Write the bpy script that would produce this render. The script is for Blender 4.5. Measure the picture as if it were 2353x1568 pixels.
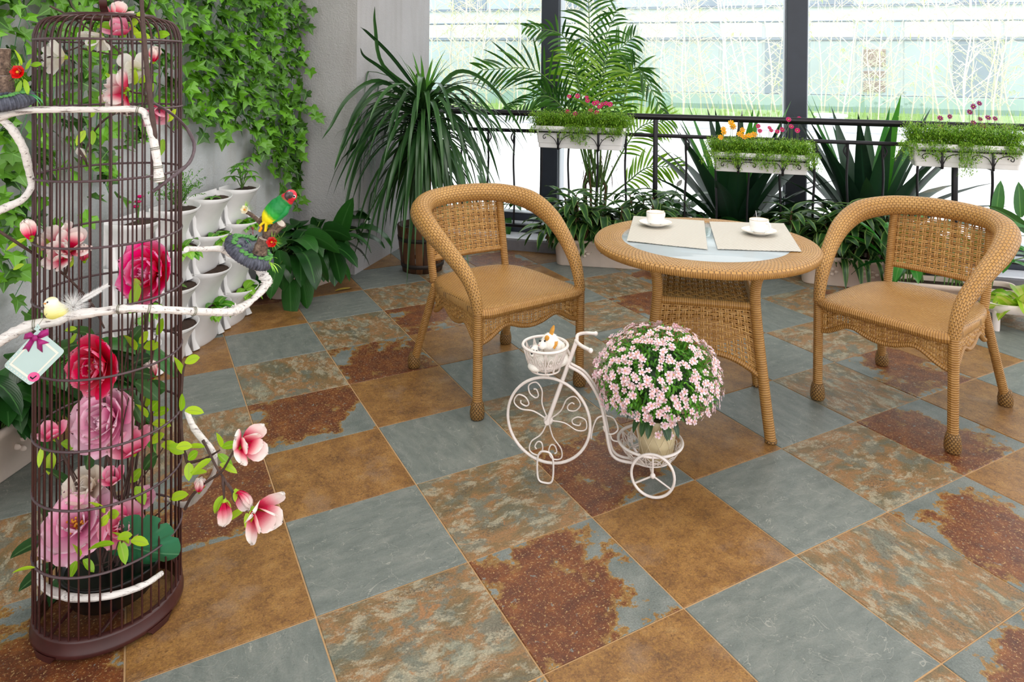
import bpy, bmesh, math, random
import numpy as np
from mathutils import Vector, Matrix

SC = bpy.context.scene
COL = SC.collection
for _o in list(bpy.data.objects):
    bpy.data.objects.remove(_o)
PI = math.pi
rnd = random.Random(7)
nr = np.random.default_rng(7)

# ------------------------------------------------------------------ camera
F, CX, CY, ROLL, EYE = 1626.584, 1214.985, 154.446, 0.0102, 1.45
cam = bpy.data.cameras.new('camera')
cam.sensor_width = 36.0
cam.sensor_fit = 'HORIZONTAL'
cam.lens = F / 2353 * 36
cam.shift_x = (1176.5 - CX) / 2353
cam.shift_y = (CY - 784.0) / 2353
cam.clip_start = 0.05
cam.clip_end = 300
camo = bpy.data.objects.new('camera', cam)
COL.objects.link(camo)
_c, _s = math.cos(ROLL), math.sin(ROLL)
camo.matrix_world = Matrix(((_c, -_s, 0, 0), (0, 0, -1, 0), (_s, _c, 0, EYE), (0, 0, 0, 1)))
SC.camera = camo

# ------------------------------------------------------------------ light and exposure
SC.view_settings.view_transform = 'Standard'
SC.view_settings.look = 'None'
SC.view_settings.exposure = -0.25
SC.view_settings.gamma = 1.0
SC.view_settings.use_curve_mapping = False
world = bpy.data.worlds.new('sky')
SC.world = world
world.use_nodes = True
_bg = world.node_tree.nodes['Background']
_bg.inputs[0].default_value = (0.97, 0.985, 1.0, 1)
_bg.inputs[1].default_value = 2.75

def area(name, loc, rot, sx, sy, power, col=(1, 1, 1)):
    l = bpy.data.lights.new(name, 'AREA')
    l.shape = 'RECTANGLE'
    l.size, l.size_y = sx, sy
    l.energy = power
    l.color = col
    o = bpy.data.objects.new(name, l)
    COL.objects.link(o)
    o.location = loc
    o.rotation_euler = rot
    return o

area('added_fill_light', (-0.4, 2.9, 3.1), (0, 0, 0), 2.2, 1.4, 44, (1.0, 0.97, 0.93))  # unseen soft lamps added overhead to fill in the room
area('added_fill_light', (1.7, 3.2, 3.1), (0, 0, 0), 2.2, 1.4, 36, (1.0, 0.97, 0.93))
area('added_fill_light', (0.6, 0.2, 3.1), (0, 0, 0), 2.6, 1.4, 18, (1.0, 0.97, 0.93))

# ------------------------------------------------------------------ helpers: pixels of the photograph to points
def ray(px, py):
    u = (px - CX) / F
    v = (py - CY) / F
    return np.array([_c * u + _s * v, 1.0, -(-_s * u + _c * v)])
def at(px, py, Y):
    return np.array([0, 0, EYE]) + ray(px, py) * Y
def gnd(px, py, z=0.0):
    r = ray(px, py)
    return np.array([0, 0, EYE]) + r * ((z - EYE) / r[2])
def A(*v):
    return np.array(v, float)
def unit(v):
    v = np.asarray(v, float)
    n = np.linalg.norm(v)
    return v / n if n > 1e-9 else A(0, 0, 1)
def catmull(P, k=6, closed=False):
    P = np.asarray(P, float)
    n = len(P)
    out = []
    m = n if closed else n - 1
    for i in range(m):
        p1, p2 = P[i], P[(i + 1) % n]
        p0 = P[(i - 1) % n] if closed or i > 0 else 2 * p1 - p2
        p3 = P[(i + 2) % n] if closed or i + 2 < n else 2 * p2 - p1
        for j in range(k):
            t = j / k
            out.append(0.5 * (2 * p1 + (p2 - p0) * t + (2 * p0 - 5 * p1 + 4 * p2 - p3) * t * t + (3 * p1 - p0 - 3 * p2 + p3) * t ** 3))
    if not closed:
        out.append(P[-1])
    return np.array(out)

# ------------------------------------------------------------------ mesh building
class MB:
    def __init__(s):
        s.v, s.f, s.uv, s.n, s.m = [], [], [], 0, None
    def add(s, V, Fc, UV=None):
        V = np.asarray(V, float).reshape(-1, 3)
        if s.m is not None:
            V = V @ s.m[:3, :3].T + s.m[:3, 3]
        o = s.n
        s.v.append(V)
        s.f.extend([tuple(i + o for i in f) for f in Fc])
        s.uv.append(np.zeros((len(V), 2)) if UV is None else np.asarray(UV, float).reshape(-1, 2))
        s.n += len(V)
    def grid(s, P, UV=None, flip=False):
        P = np.asarray(P, float)
        a, b = P.shape[:2]
        if UV is None:
            UV = np.stack(np.meshgrid(np.linspace(0, 1, b), np.linspace(0, 1, a)), -1)
        fs = []
        for i in range(a - 1):
            for j in range(b - 1):
                q = (i * b + j, i * b + j + 1, (i + 1) * b + j + 1, (i + 1) * b + j)
                fs.append(q[::-1] if flip else q)
        s.add(P.reshape(-1, 3), fs, UV.reshape(-1, 2))
    def tube(s, P, r, n=8, closed=False, cap=True, flat=1.0, up=None):
        P = np.asarray(P, float)
        k = len(P)
        r = np.broadcast_to(np.asarray(r, float), (k,))
        if closed:
            T = np.roll(P, -1, 0) - np.roll(P, 1, 0)
        else:
            T = np.gradient(P, axis=0)
        T = T / (np.linalg.norm(T, axis=1)[:, None] + 1e-12)
        a = A(0, 0, 1) if up is None else unit(up)
        if abs(T[0] @ a) > 0.95 and up is None:
            a = A(1, 0, 0)
        nrm = unit(a - (a @ T[0]) * T[0])
        L = np.r_[0, np.cumsum(np.linalg.norm(np.diff(P, axis=0), axis=1))]
        ang = np.linspace(0, 2 * PI, n + 1)
        rings = []
        for i in range(k):
            nrm = unit(nrm - (nrm @ T[i]) * T[i])
            bn = np.cross(T[i], nrm)
            rings.append(P[i] + r[i] * (np.cos(ang)[:, None] * bn + flat * np.sin(ang)[:, None] * nrm))
        R = np.array(rings)
        rm = r.mean()
        UV = np.stack(np.broadcast_arrays((ang * rm)[None, :], L[:, None]), -1)
        if closed:
            R = np.concatenate([R, R[:1]])
            UV = np.concatenate([UV, UV[:1] + A(0, L[-1] + np.linalg.norm(P[-1] - P[0]))])
        s.grid(R, UV)
        if cap and not closed:
            for i, fl in ((0, 1), (k - 1, 0)):
                V = np.concatenate([R[i][:-1], P[i:i + 1]])
                fs = [((j + 1) % n, j, n) if fl else (j, (j + 1) % n, n) for j in range(n)]
                s.add(V, [f[::-1] for f in fs])
    def lathe(s, prof, n=24, c=(0, 0, 0), closed_end=True):
        prof = np.asarray(prof, float)
        ang = np.linspace(0, 2 * PI, n + 1)
        R = np.stack([prof[:, 0:1] * np.cos(ang), prof[:, 0:1] * np.sin(ang), np.broadcast_to(prof[:, 1:2], (len(prof), n + 1))], -1) + np.asarray(c, float)
        L = np.r_[0, np.cumsum(np.linalg.norm(np.diff(prof, axis=0), axis=1))]
        rm = max(prof[:, 0].max(), 1e-4)
        UV = np.stack(np.broadcast_arrays((ang * rm)[None, :], L[:, None]), -1)
        s.grid(R, UV)
    def ball(s, c, r, n=12, k=8, m=None):
        th = np.linspace(-PI / 2, PI / 2, k + 1)
        ang = np.linspace(0, 2 * PI, n + 1)
        R = np.stack([np.cos(th)[:, None] * np.cos(ang), np.cos(th)[:, None] * np.sin(ang), np.broadcast_to(np.sin(th)[:, None], (k + 1, n + 1))], -1)
        R = R * np.broadcast_to(np.asarray(r, float), (3,))
        if m is not None:
            R = R @ np.asarray(m).T
        s.grid(R + np.asarray(c, float))
    def box(s, c, size, bev=0.004, rz=0.0, m=None):
        h = np.asarray(size, float) / 2
        b = min(bev, h.min() * 0.9)
        V, idx = [], {}
        for sx in (-1, 1):
            for sy in (-1, 1):
                for sz in (-1, 1):
                    for ax in range(3):
                        p = A(sx, sy, sz) * (h - b)
                        p[ax] = (sx, sy, sz)[ax] * h[ax]
                        idx[sx, sy, sz, ax] = len(V)
                        V.append(p)
        fs = []
        def quad(a, b_, c_, d):
            q = [a, b_, c_, d]
            P = [V[i] for i in q]
            nn = np.cross(P[1] - P[0], P[2] - P[0])
            fs.append(tuple(q if nn @ sum(P) > 0 else q[::-1]))
        for ax in range(3):
            o = [i for i in range(3) if i != ax]
            for sg in (-1, 1):
                k = []
                for u, v in ((-1, -1), (1, -1), (1, 1), (-1, 1)):
                    t = [0, 0, 0]
                    t[ax], t[o[0]], t[o[1]] = sg, u, v
                    k.append(idx[t[0], t[1], t[2], ax])
                quad(*k)
            for u in (-1, 1):
                for v in (-1, 1):
                    k = []
                    for sg, a2 in ((-1, o[0]), (1, o[0]), (1, o[1]), (-1, o[1])):
                        t = [0, 0, 0]
                        t[ax], t[o[0]], t[o[1]] = sg, u, v
                        k.append(idx[t[0], t[1], t[2], a2])
                    quad(*k)
        for sx in (-1, 1):
            for sy in (-1, 1):
                for sz in (-1, 1):
                    q = [idx[sx, sy, sz, i] for i in range(3)]
                    P = [V[i] for i in q]
                    nn = np.cross(P[1] - P[0], P[2] - P[0])
                    fs.append(tuple(q if nn @ sum(P) > 0 else q[::-1]))
        V = np.array(V)
        if rz:
            cc, ss = math.cos(rz), math.sin(rz)
            V = V @ np.array([[cc, -ss, 0], [ss, cc, 0], [0, 0, 1]]).T
        if m is not None:
            V = V @ np.asarray(m).T
        s.add(V + np.asarray(c, float), fs, V[:, :2])
    def prism(s, poly, z0, z1):
        n = len(poly)
        V = [(x, y, z0) for x, y in poly] + [(x, y, z1) for x, y in poly]
        ar = sum(poly[i][0] * poly[(i + 1) % n][1] - poly[(i + 1) % n][0] * poly[i][1] for i in range(n))
        fs = [(i, (i + 1) % n, n + (i + 1) % n, n + i) for i in range(n)] + [tuple(range(n, 2 * n)), tuple(range(n - 1, -1, -1))]
        if ar < 0:
            fs = [f[::-1] for f in fs]
        s.add(V, fs)
    def leaf(s, p0, d0, L, W, droop=1.0, prof='lance', fold=0.25, n=7, twist=0.0, wave=0.0, side=None):
        p = np.asarray(p0, float).copy()
        d = unit(d0)
        sd = np.cross(d, A(0, 0, 1)) if side is None else np.asarray(side, float)
        if np.linalg.norm(sd) < 0.05:
            sd = A(1, 0, 0)
        sd = unit(sd)
        ds = L / n
        rows, uv = [], []
        for i in range(n + 1):
            t = i / n
            if prof == 'lance':
                w = 1.9 * (t + 0.02) ** 0.65 * (1 - t) ** 0.85
            elif prof == 'ovate':
                w = 1.75 * (t + 0.015) ** 0.5 * (1 - t) ** 0.75
            elif prof == 'ribbon':
                w = min(1, 0.5 + 4 * t) * (1 - t ** 2.2)
            elif prof == 'sword':
                w = (0.55 + 0.45 * math.sin(PI * min(1, t * 1.1))) * (1 - t ** 4)
            elif prof == 'spoon':
                w = 1.5 * (t + 0.05) ** 0.7 * (1.0 - t ** 5) ** 0.6
            else:
                w = 1.0
            nn = unit(np.cross(sd, d))
            ang = twist * t
            s2 = math.cos(ang) * sd + math.sin(ang) * nn
            n2 = np.cross(s2, d)
            hw = w * W / 2
            wv = wave * W * math.sin(t * 9 + twist * 3)
            rows.append([p - s2 * hw + n2 * (fold * hw + wv), p, p + s2 * hw + n2 * (fold * hw - wv)])
            uv.append([(0, t), (0.5, t), (1, t)])
            d = unit(d + A(0, 0, -1) * droop * ds / max(L, 1e-6))
            p = p + d * ds
            sd = unit(sd - (sd @ d) * d)
        s.grid(np.array(rows), np.array(uv))
        return p
    def mesh(s, name, mats=None, smooth=True, org=(0, 0, 0)):
        me = bpy.data.meshes.new(name)
        V = np.concatenate(s.v) - np.asarray(org, float)
        me.from_pydata(V.tolist(), [], s.f)
        uv = np.concatenate(s.uv)
        li = np.empty(len(me.loops), np.int32)
        me.loops.foreach_get('vertex_index', li)
        ul = me.uv_layers.new(name='UVMap')
        ul.data.foreach_set('uv', uv[li].astype(np.float32).ravel())
        if smooth:
            me.polygons.foreach_set('use_smooth', np.ones(len(me.polygons), bool))
        if mats is not None:
            for mm in (mats if isinstance(mats, (list, tuple)) else [mats]):
                me.materials.append(mm)
        me.update()
        return me

ORG = {}
W1_, WC_ = A(-1.614, 5.0), A(-1.19, 4.897)
NLEFT, NFRONT, NSIDE = A(0.9853, -0.1705), A(-0.2361, -0.9717), A(0.9722, -0.2341)
def keep_out(V, side_only=False):
    """Leaves lie against the left wall and the corner pillar instead of passing through them."""
    for v in V:
        p = v[:2]
        d = (p - W1_) @ NLEFT
        if d < 0.012:
            v[:2] += NLEFT * (0.012 - d)
        df, ds = (v[:2] - WC_) @ NFRONT, (v[:2] - WC_) @ NSIDE
        if df < 0.012 and ds < 0.012:
            if df > ds and not side_only:
                v[:2] += NFRONT * (0.012 - df)
            else:
                v[:2] += NSIDE * (0.012 - ds)
def thing(name, label, cat, loc=(0, 0, 0), group=None, rz=0.0, local=False):
    o = bpy.data.objects.new(name, None)
    COL.objects.link(o)
    o.empty_display_size = 0.05
    o.location = loc
    o.rotation_euler = (0, 0, rz)
    o['label'], o['category'] = label, cat
    if group:
        o['group'] = group
    ORG[o.name] = A(0, 0, 0) if local else A(*loc)
    return o
def part(name, mb, mat, parent, smooth=True, kind=None, label=None):
    """One mesh object under PARENT (a thing or a part); coordinates as the thing was declared (world, or its own when local)."""
    org = ORG[parent.name]
    me = mb.mesh(name, mat, smooth, org)
    o = bpy.data.objects.new(name, me)
    COL.objects.link(o)
    o.parent = parent
    ORG[o.name] = org
    if kind:
        o['kind'] = kind
    if label:
        o['label'] = label
    return o
def single(name, mb, mat, label, cat, loc, group=None, smooth=True):
    me = mb.mesh(name, mat, smooth, loc)
    o = bpy.data.objects.new(name, me)
    COL.objects.link(o)
    o.location = loc
    o['label'], o['category'] = label, cat
    if group:
        o['group'] = group
    ORG[o.name] = A(*loc)
    return o
def struct(name, mb, mat, parent=None, smooth=False):
    o = bpy.data.objects.new(name, mb.mesh(name, mat, smooth))
    COL.objects.link(o)
    ORG[o.name] = A(0, 0, 0)
    if parent is not None:
        o.parent = parent
    else:
        o['kind'] = 'structure'
    return o
def inst(name, me, parent, p, X, Y, Z, s=1.0):
    """A child that shares mesh ME, its axes laid along X, Y, Z."""
    o = bpy.data.objects.new(name, me)
    COL.objects.link(o)
    o.parent = parent
    q = np.asarray(p, float) - ORG[parent.name]
    s = np.broadcast_to(np.asarray(s, float), (3,))
    M = Matrix(((X[0] * s[0], Y[0] * s[1], Z[0] * s[2], q[0]), (X[1] * s[0], Y[1] * s[1], Z[1] * s[2], q[1]), (X[2] * s[0], Y[2] * s[1], Z[2] * s[2], q[2]), (0, 0, 0, 1)))
    o.matrix_basis = M
    return o
def copy_tree(o, loc=None, rz=None, parent=None, label=None):
    c = o.copy()
    COL.objects.link(c)
    ORG[c.name] = ORG[o.name]
    if parent is not None:
        c.parent = parent
    if loc is not None:
        c.location = loc
    if rz is not None:
        c.rotation_euler = (0, 0, rz)
    if label:
        c['label'] = label
    for ch in list(o.children):
        copy_tree(ch, parent=c)
    return c
def frame(d, up=(0, 0, 1)):
    """Axes X, Y, Z with Y along D and Z as near UP as it goes."""
    Y = unit(d)
    Z = np.asarray(up, float) - (np.asarray(up, float) @ Y) * Y
    if np.linalg.norm(Z) < 1e-3:
        Z = A(1, 0, 0) - Y[0] * Y
    Z = unit(Z)
    return np.cross(Y, Z), Y, Z

# ------------------------------------------------------------------ materials
class NT:
    def __init__(s, name):
        s.mat = bpy.data.materials.new(name)
        s.mat.use_nodes = True
        s.t = s.mat.node_tree
        s.b = s.t.nodes['Principled BSDF']
        s.out = s.t.nodes['Material Output']
    def n(s, typ, props=None, **ins):
        nd = s.t.nodes.new('ShaderNode' + typ)
        for k, v in (props or {}).items():
            setattr(nd, k, v)
        for k, v in ins.items():
            s.set(nd, int(k[1:]) if k[0] == 'i' and k[1:].isdigit() else k.replace('_', ' '), v)
        return nd
    def set(s, nd, k, v):
        so = nd.inputs[k]
        if isinstance(v, bpy.types.NodeSocket):
            s.t.links.new(v, so)
        elif isinstance(v, bpy.types.Node):
            s.t.links.new(v.outputs[0], so)
        else:
            if hasattr(so.default_value, '__len__') and len(so.default_value) == 4 and len(v) == 3:
                v = (*v, 1)
            so.default_value = v
    def mix(s, f, a, b, blend='MIX'):
        nd = s.t.nodes.new('ShaderNodeMix')
        nd.data_type = 'RGBA'
        nd.blend_type = blend
        for k, v in ((0, f), (6, a), (7, b)):
            s.set(nd, k, v)
        return nd.outputs[2]
    def ramp(s, f, stops, interp='LINEAR'):
        nd = s.t.nodes.new('ShaderNodeValToRGB')
        nd.color_ramp.interpolation = interp
        e = nd.color_ramp.elements
        while len(e) < len(stops):
            e.new(0.5)
        for el, (p, c) in zip(e, stops):
            el.position = p
            el.color = (*c, 1) if hasattr(c, '__len__') else (c, c, c, 1)
        s.set(nd, 0, f)
        return nd.outputs[0]
    def m(s, op, a, b=0.0, c=None):
        nd = s.t.nodes.new('ShaderNodeMath')
        nd.operation = op
        s.set(nd, 0, a)
        s.set(nd, 1, b)
        if c is not None:
            s.set(nd, 2, c)
        return nd.outputs[0]
    def noise(s, vec, scale, detail=4.0, rough=0.55, dist=0.0, out=0):
        nd = s.n('TexNoise', None, Vector=vec, Scale=scale, Detail=detail, Roughness=rough, Distortion=dist)
        return nd.outputs[out]
    def obj(s):
        return s.n('TexCoord').outputs['Object']
    def uv(s):
        return s.n('TexCoord').outputs['UV']
    def xyz(s, v):
        return s.n('SeparateXYZ', None, i0=v).outputs
    def bump(s, h, strength=0.3, dist=0.002):
        b = s.n('Bump', None, Strength=strength, Distance=dist, Height=h)
        s.set(s.b, 'Normal', b.outputs[0])
    def done(s, col=None, rough=0.5, metal=0.0, spec=0.5):
        if col is not None:
            s.set(s.b, 'Base Color', col)
        s.set(s.b, 'Roughness', rough)
        s.set(s.b, 'Metallic', metal)
        s.set(s.b, 'Specular IOR Level', spec)
        return s.mat

def plain(name, col, rough=0.5, metal=0.0, var=0.12, scale=30.0, bump=0.0, spec=0.5, rnd_amt=0.0):
    t = NT(name)
    o = t.obj()
    f = t.noise(o, scale)
    c = np.asarray(col, float)
    k = t.ramp(f, [(0.3, tuple(c * (1 - var))), (0.7, tuple(np.minimum(c * (1 + var), 1)))])
    if bump:
        t.bump(t.noise(o, scale * 6, 3), bump, 0.002)
    return t.done(k, rough, metal, spec)

def leafmat(name, c1, c2, rib=None, ribw=0.06, rough=0.35, trans=0.3, edge=None, tcol=None, stripes=0.0):
    t = NT(name)
    uv = t.uv()
    x = t.xyz(uv)
    rn = t.m('FRACT', t.m('ADD', t.n('ObjectInfo').outputs['Random'], t.n('NewGeometry').outputs['Random Per Island']))
    f = t.m('ADD', t.m('MULTIPLY', rn, 0.75), t.m('MULTIPLY', t.noise(t.obj(), 25), 0.35))
    col = t.ramp(f, [(0.12, c1), (0.9, c2)])
    du = t.m('ABSOLUTE', t.m('SUBTRACT', x[0], 0.5))
    if rib is not None:
        k = t.m('LESS_THAN', du, ribw)
        col = t.mix(t.m('MULTIPLY', k, 0.7), col, rib)
    if edge is not None:
        col = t.mix(t.m('MULTIPLY', t.m('GREATER_THAN', du, 0.36), 0.8), col, edge)
    if stripes:
        w = t.m('SINE', t.m('ADD', t.m('MULTIPLY', du, 60.0), t.m('MULTIPLY', x[1], -34.0)))
        t.bump(w, stripes, 0.0015)
    t.done(col, rough)
    tr = t.n('BsdfTranslucent', None, Color=(tcol if tcol is not None else t.mix(1.0, col, (1.0, 1.0, 0.45), 'MULTIPLY')))
    ms = t.n('MixShader', None, i0=trans, i1=t.b.outputs[0], i2=tr.outputs[0])
    t.t.links.new(ms.outputs[0], t.out.inputs[0])
    return t.mat

def petalmat(name, stops, trans=0.22, rough=0.6, vein=0.0):
    t = NT(name)
    x = t.xyz(t.uv())
    v = t.m('ADD', x[1], t.m('MULTIPLY', t.m('SUBTRACT', t.noise(t.obj(), 60), 0.5), 0.25))
    col = t.ramp(v, stops)
    rn = t.m('FRACT', t.m('ADD', t.n('ObjectInfo').outputs['Random'], t.n('NewGeometry').outputs['Random Per Island']))
    hv = t.n('HueSaturation', None, Hue=0.5, Saturation=t.m('ADD', 0.9, t.m('MULTIPLY', rn, 0.2)), Value=t.m('ADD', 0.85, t.m('MULTIPLY', rn, 0.3)), Color=col)
    t.done(hv.outputs[0], rough, 0, 0.25)
    tr = t.n('BsdfTranslucent', None, Color=hv.outputs[0])
    ms = t.n('MixShader', None, i0=trans, i1=t.b.outputs[0], i2=tr.outputs[0])
    t.t.links.new(ms.outputs[0], t.out.inputs[0])
    return t.mat
def srgb(r, g, b):
    return tuple(((c / 255) / 12.92 if c <= 10 else ((c / 255 + 0.055) / 1.055) ** 2.4) for c in (r, g, b))

# ------------------------------------------------------------------ stone tile materials
def tile_coords(t, amt=9.0):
    o = t.obj()
    r = t.m('MULTIPLY', t.n('ObjectInfo').outputs['Random'], amt)
    cv = t.n('CombineXYZ', None, i0=r, i1=t.m('MULTIPLY', r, 0.7), i2=0.0)
    va = t.n('VectorMath', {'operation': 'ADD'}, i0=o, i1=cv)
    return o, va.outputs[0]
def veins(t, v, scale, width, dist=1.2):
    n = t.noise(v, scale, 3, 0.5, dist)
    return t.m('LESS_THAN', t.m('ABSOLUTE', t.m('SUBTRACT', n, 0.5)), width)
def stone_finish(t, col, v, rough=0.42, b=0.35, grain=1.0):
    gr = t.ramp(t.noise(v, 210, 5, 0.75), [(0.36, 0.72), (0.5, 1.0), (0.64, 1.28)])
    col = t.mix(grain, col, t.mix(1.0, col, gr, 'MULTIPLY'))
    h = t.m('ADD', t.m('MULTIPLY', t.noise(v, 14, 6, 0.65), 1.0), t.m('MULTIPLY', t.noise(v, 120, 4, 0.7), 0.25))
    t.bump(h, b, 0.006)
    r = t.m('ADD', rough - 0.12, t.m('MULTIPLY', t.noise(v, 40), 0.24))
    return t.done(col, r, 0, 0.42)
def m_grey():
    t = NT('grey_slate')
    o, v = tile_coords(t)
    sv = t.n('Mapping', None, Vector=v, Scale=(1.0, 2.6, 1.0)).outputs[0]
    c = t.ramp(t.noise(sv, 9, 8, 0.62), [(0.28, srgb(98, 105, 101)), (0.5, srgb(115, 121, 116)), (0.72, srgb(132, 135, 129))])
    c = t.mix(t.m('MULTIPLY', t.m('GREATER_THAN', t.noise(v, 190, 3), 0.64), 0.2), c, srgb(160, 166, 163))
    c = t.mix(t.m('MULTIPLY', veins(t, v, 5.5, 0.0035, 2.5), 0.45), c, srgb(178, 176, 165))
    c = t.mix(t.m('MULTIPLY', veins(t, sv, 4.2, 0.003, 3.0), 0.5), c, srgb(70, 80, 80))
    return stone_finish(t, c, v, 0.40, 0.4, 0.4)
def m_brown():
    t = NT('brown_slate')
    o, v = tile_coords(t)
    c = t.ramp(t.noise(v, 11, 9, 0.72), [(0.3, srgb(94, 66, 42)), (0.46, srgb(128, 90, 50)), (0.58, srgb(150, 110, 62)), (0.75, srgb(166, 134, 88))])
    c = t.mix(t.m('MULTIPLY', t.ramp(t.noise(v, 95, 6, 0.85), [(0.5, 0.0), (0.6, 1.0)]), 0.6), c, srgb(168, 126, 62))
    c = t.mix(t.m('MULTIPLY', t.ramp(t.noise(v, 75, 7, 0.85, 0.6), [(0.52, 0.0), (0.62, 1.0)]), 0.65), c, srgb(82, 52, 36))
    c = t.mix(t.m('MULTIPLY', t.ramp(t.noise(v, 5, 5), [(0.56, 0.0), (0.7, 1.0)]), 0.45), c, srgb(150, 128, 108))
    return stone_finish(t, c, v, 0.42, 0.3)
def m_beige():
    t = NT('mottled_slate')
    o, v = tile_coords(t)
    wv = t.n('VectorMath', {'operation': 'ADD'}, i0=v, i1=t.n('VectorMath', {'operation': 'SCALE'}, i0=t.n('TexNoise', None, Vector=v, Scale=7.0).outputs['Color'], Scale=0.06).outputs[0]).outputs[0]
    sv = t.n('Mapping', None, Vector=wv, Rotation=(0, 0, 0.5), Scale=(1.0, 1.7, 1.0)).outputs[0]
    c = t.ramp(t.noise(sv, 5.0, 7, 0.62, 0.4), [(0.30, srgb(98, 104, 90)), (0.40, srgb(112, 98, 70)), (0.47, srgb(132, 104, 68)), (0.53, srgb(152, 112, 72)), (0.58, srgb(128, 106, 74)), (0.64, srgb(142, 143, 124)), (0.72, srgb(166, 154, 126))])
    c = t.mix(t.m('MULTIPLY', t.ramp(t.noise(v, 8, 8, 0.7), [(0.52, 0.0), (0.57, 1.0)]), 0.8), c, srgb(108, 113, 101))
    c = t.mix(t.m('MULTIPLY', t.ramp(t.noise(sv, 13, 8, 0.8), [(0.51, 0.0), (0.58, 1.0)]), 0.7), c, srgb(176, 168, 144))
    sp = t.m('MULTIPLY', t.ramp(t.noise(sv, 6, 3), [(0.55, 0.0), (0.66, 1.0)]), t.ramp(t.noise(v, 130, 4, 0.8), [(0.5, 0.0), (0.56, 1.0)]))
    c = t.mix(t.m('MULTIPLY', sp, 0.8), c, srgb(78, 70, 60))
    c = t.mix(t.m('MULTIPLY', t.ramp(t.noise(v, 10, 6, 0.7, 0.8), [(0.62, 0.0), (0.67, 1.0)]), 0.7), c, srgb(172, 118, 70))
    c = t.mix(t.m('MULTIPLY', t.ramp(t.noise(v, 140, 5, 0.8), [(0.46, 0.0), (0.58, 1.0)]), 0.3), c, srgb(90, 80, 64))
    return stone_finish(t, c, v, 0.44, 0.45)
def m_rust():
    t = NT('rust_slate')
    o, v = tile_coords(t)
    x = t.xyz(o)
    r = t.m('MAXIMUM', t.m('ABSOLUTE', x[0]), t.m('ABSOLUTE', x[1]))
    e = t.m('ADD', t.m('ADD', t.m('MULTIPLY', r, 2.6), 0.19), t.m('ADD', t.m('MULTIPLY', t.m('SUBTRACT', t.noise(v, 5, 8, 0.66), 0.5), 3.2), t.m('MULTIPLY', x[0], -0.9)))
    g = t.ramp(t.noise(v, 12, 6), [(0.3, srgb(98, 106, 102)), (0.7, srgb(130, 134, 129))])
    rust = t.ramp(t.noise(v, 16, 8, 0.7), [(0.3, srgb(74, 42, 32)), (0.5, srgb(104, 57, 32)), (0.66, srgb(132, 80, 40)), (0.78, srgb(152, 108, 58))])
    och = t.ramp(t.noise(v, 26, 6, 0.7), [(0.3, srgb(120, 88, 44)), (0.7, srgb(160, 124, 66))])
    c = t.mix(t.ramp(e, [(0.62, 0.0), (0.76, 1.0)]), rust, och)
    c = t.mix(t.ramp(e, [(0.77, 0.0), (0.82, 1.0)]), c, g)
    inn = t.ramp(e, [(0.7, 1.0), (0.85, 0.0)])
    c = t.mix(t.m('MULTIPLY', inn, t.ramp(t.noise(v, 120, 3, 0.8), [(0.58, 0.0), (0.62, 0.85)])), c, srgb(184, 152, 104))
    c = t.mix(t.m('MULTIPLY', inn, t.ramp(t.noise(v, 34, 5, 0.7), [(0.62, 0.0), (0.66, 0.8)])), c, srgb(126, 134, 130))
    return stone_finish(t, c, v, 0.42, 0.4)
TILE_M = [m_grey(), m_beige(), m_rust(), m_brown()]
M_GROUT = plain('sand_grout', srgb(186, 150, 108), 0.9, var=0.08, scale=60)

def plaster(name, col, stain):
    t = NT(name)
    o = t.obj()
    c = t.ramp(t.noise(o, 1.6, 5), [(0.3, tuple(np.asarray(col) * 0.9)), (0.7, tuple(np.minimum(np.asarray(col) * 1.06, 1)))])
    sv = t.n('Mapping', None, Vector=o, Scale=(7, 7, 0.6)).outputs[0]
    c = t.mix(t.m('MULTIPLY', t.ramp(t.noise(sv, 1.3, 5), [(0.5, 0.0), (0.75, 1.0)]), 0.3), c, stain)
    h = t.m('ADD', t.noise(o, 85, 5, 0.6), t.m('MULTIPLY', t.noise(o, 22, 4), 0.6))
    t.bump(h, 0.55, 0.012)
    return t.done(c, 0.9, 0, 0.2)
M_WALL = plaster('rough_grey_plaster', srgb(196, 198, 200), srgb(160, 145, 125))
M_PILLAR = plaster('pillar_plaster', srgb(184, 181, 182), srgb(150, 142, 136))
M_STEEL = plain('dark_blue_steel', srgb(44, 50, 62), 0.45, 0.0, 0.1, 8)
M_STEELW = plain('pale_frame_and_lit_side', srgb(205, 212, 222), 0.4, 0, 0.05, 8)  # pale frame paint, also the light coloured onto the column sides
M_CURB = plain('grey_curb_stone', srgb(112, 110, 114), 0.7, 0, 0.1, 20, 0.2)
M_SILL = plain('white_sill_stone', srgb(225, 228, 236), 0.4, 0, 0.05, 20)
M_IRON = plain('black_iron', srgb(26, 24, 30), 0.4, 0.3, 0.2, 40)
M_CEIL = plain('white_ceiling', srgb(225, 225, 225), 0.8)
M_SOIL = plain('dark_potting_soil', srgb(62, 44, 32), 0.95, 0, 0.5, 90, 0.9)

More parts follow.
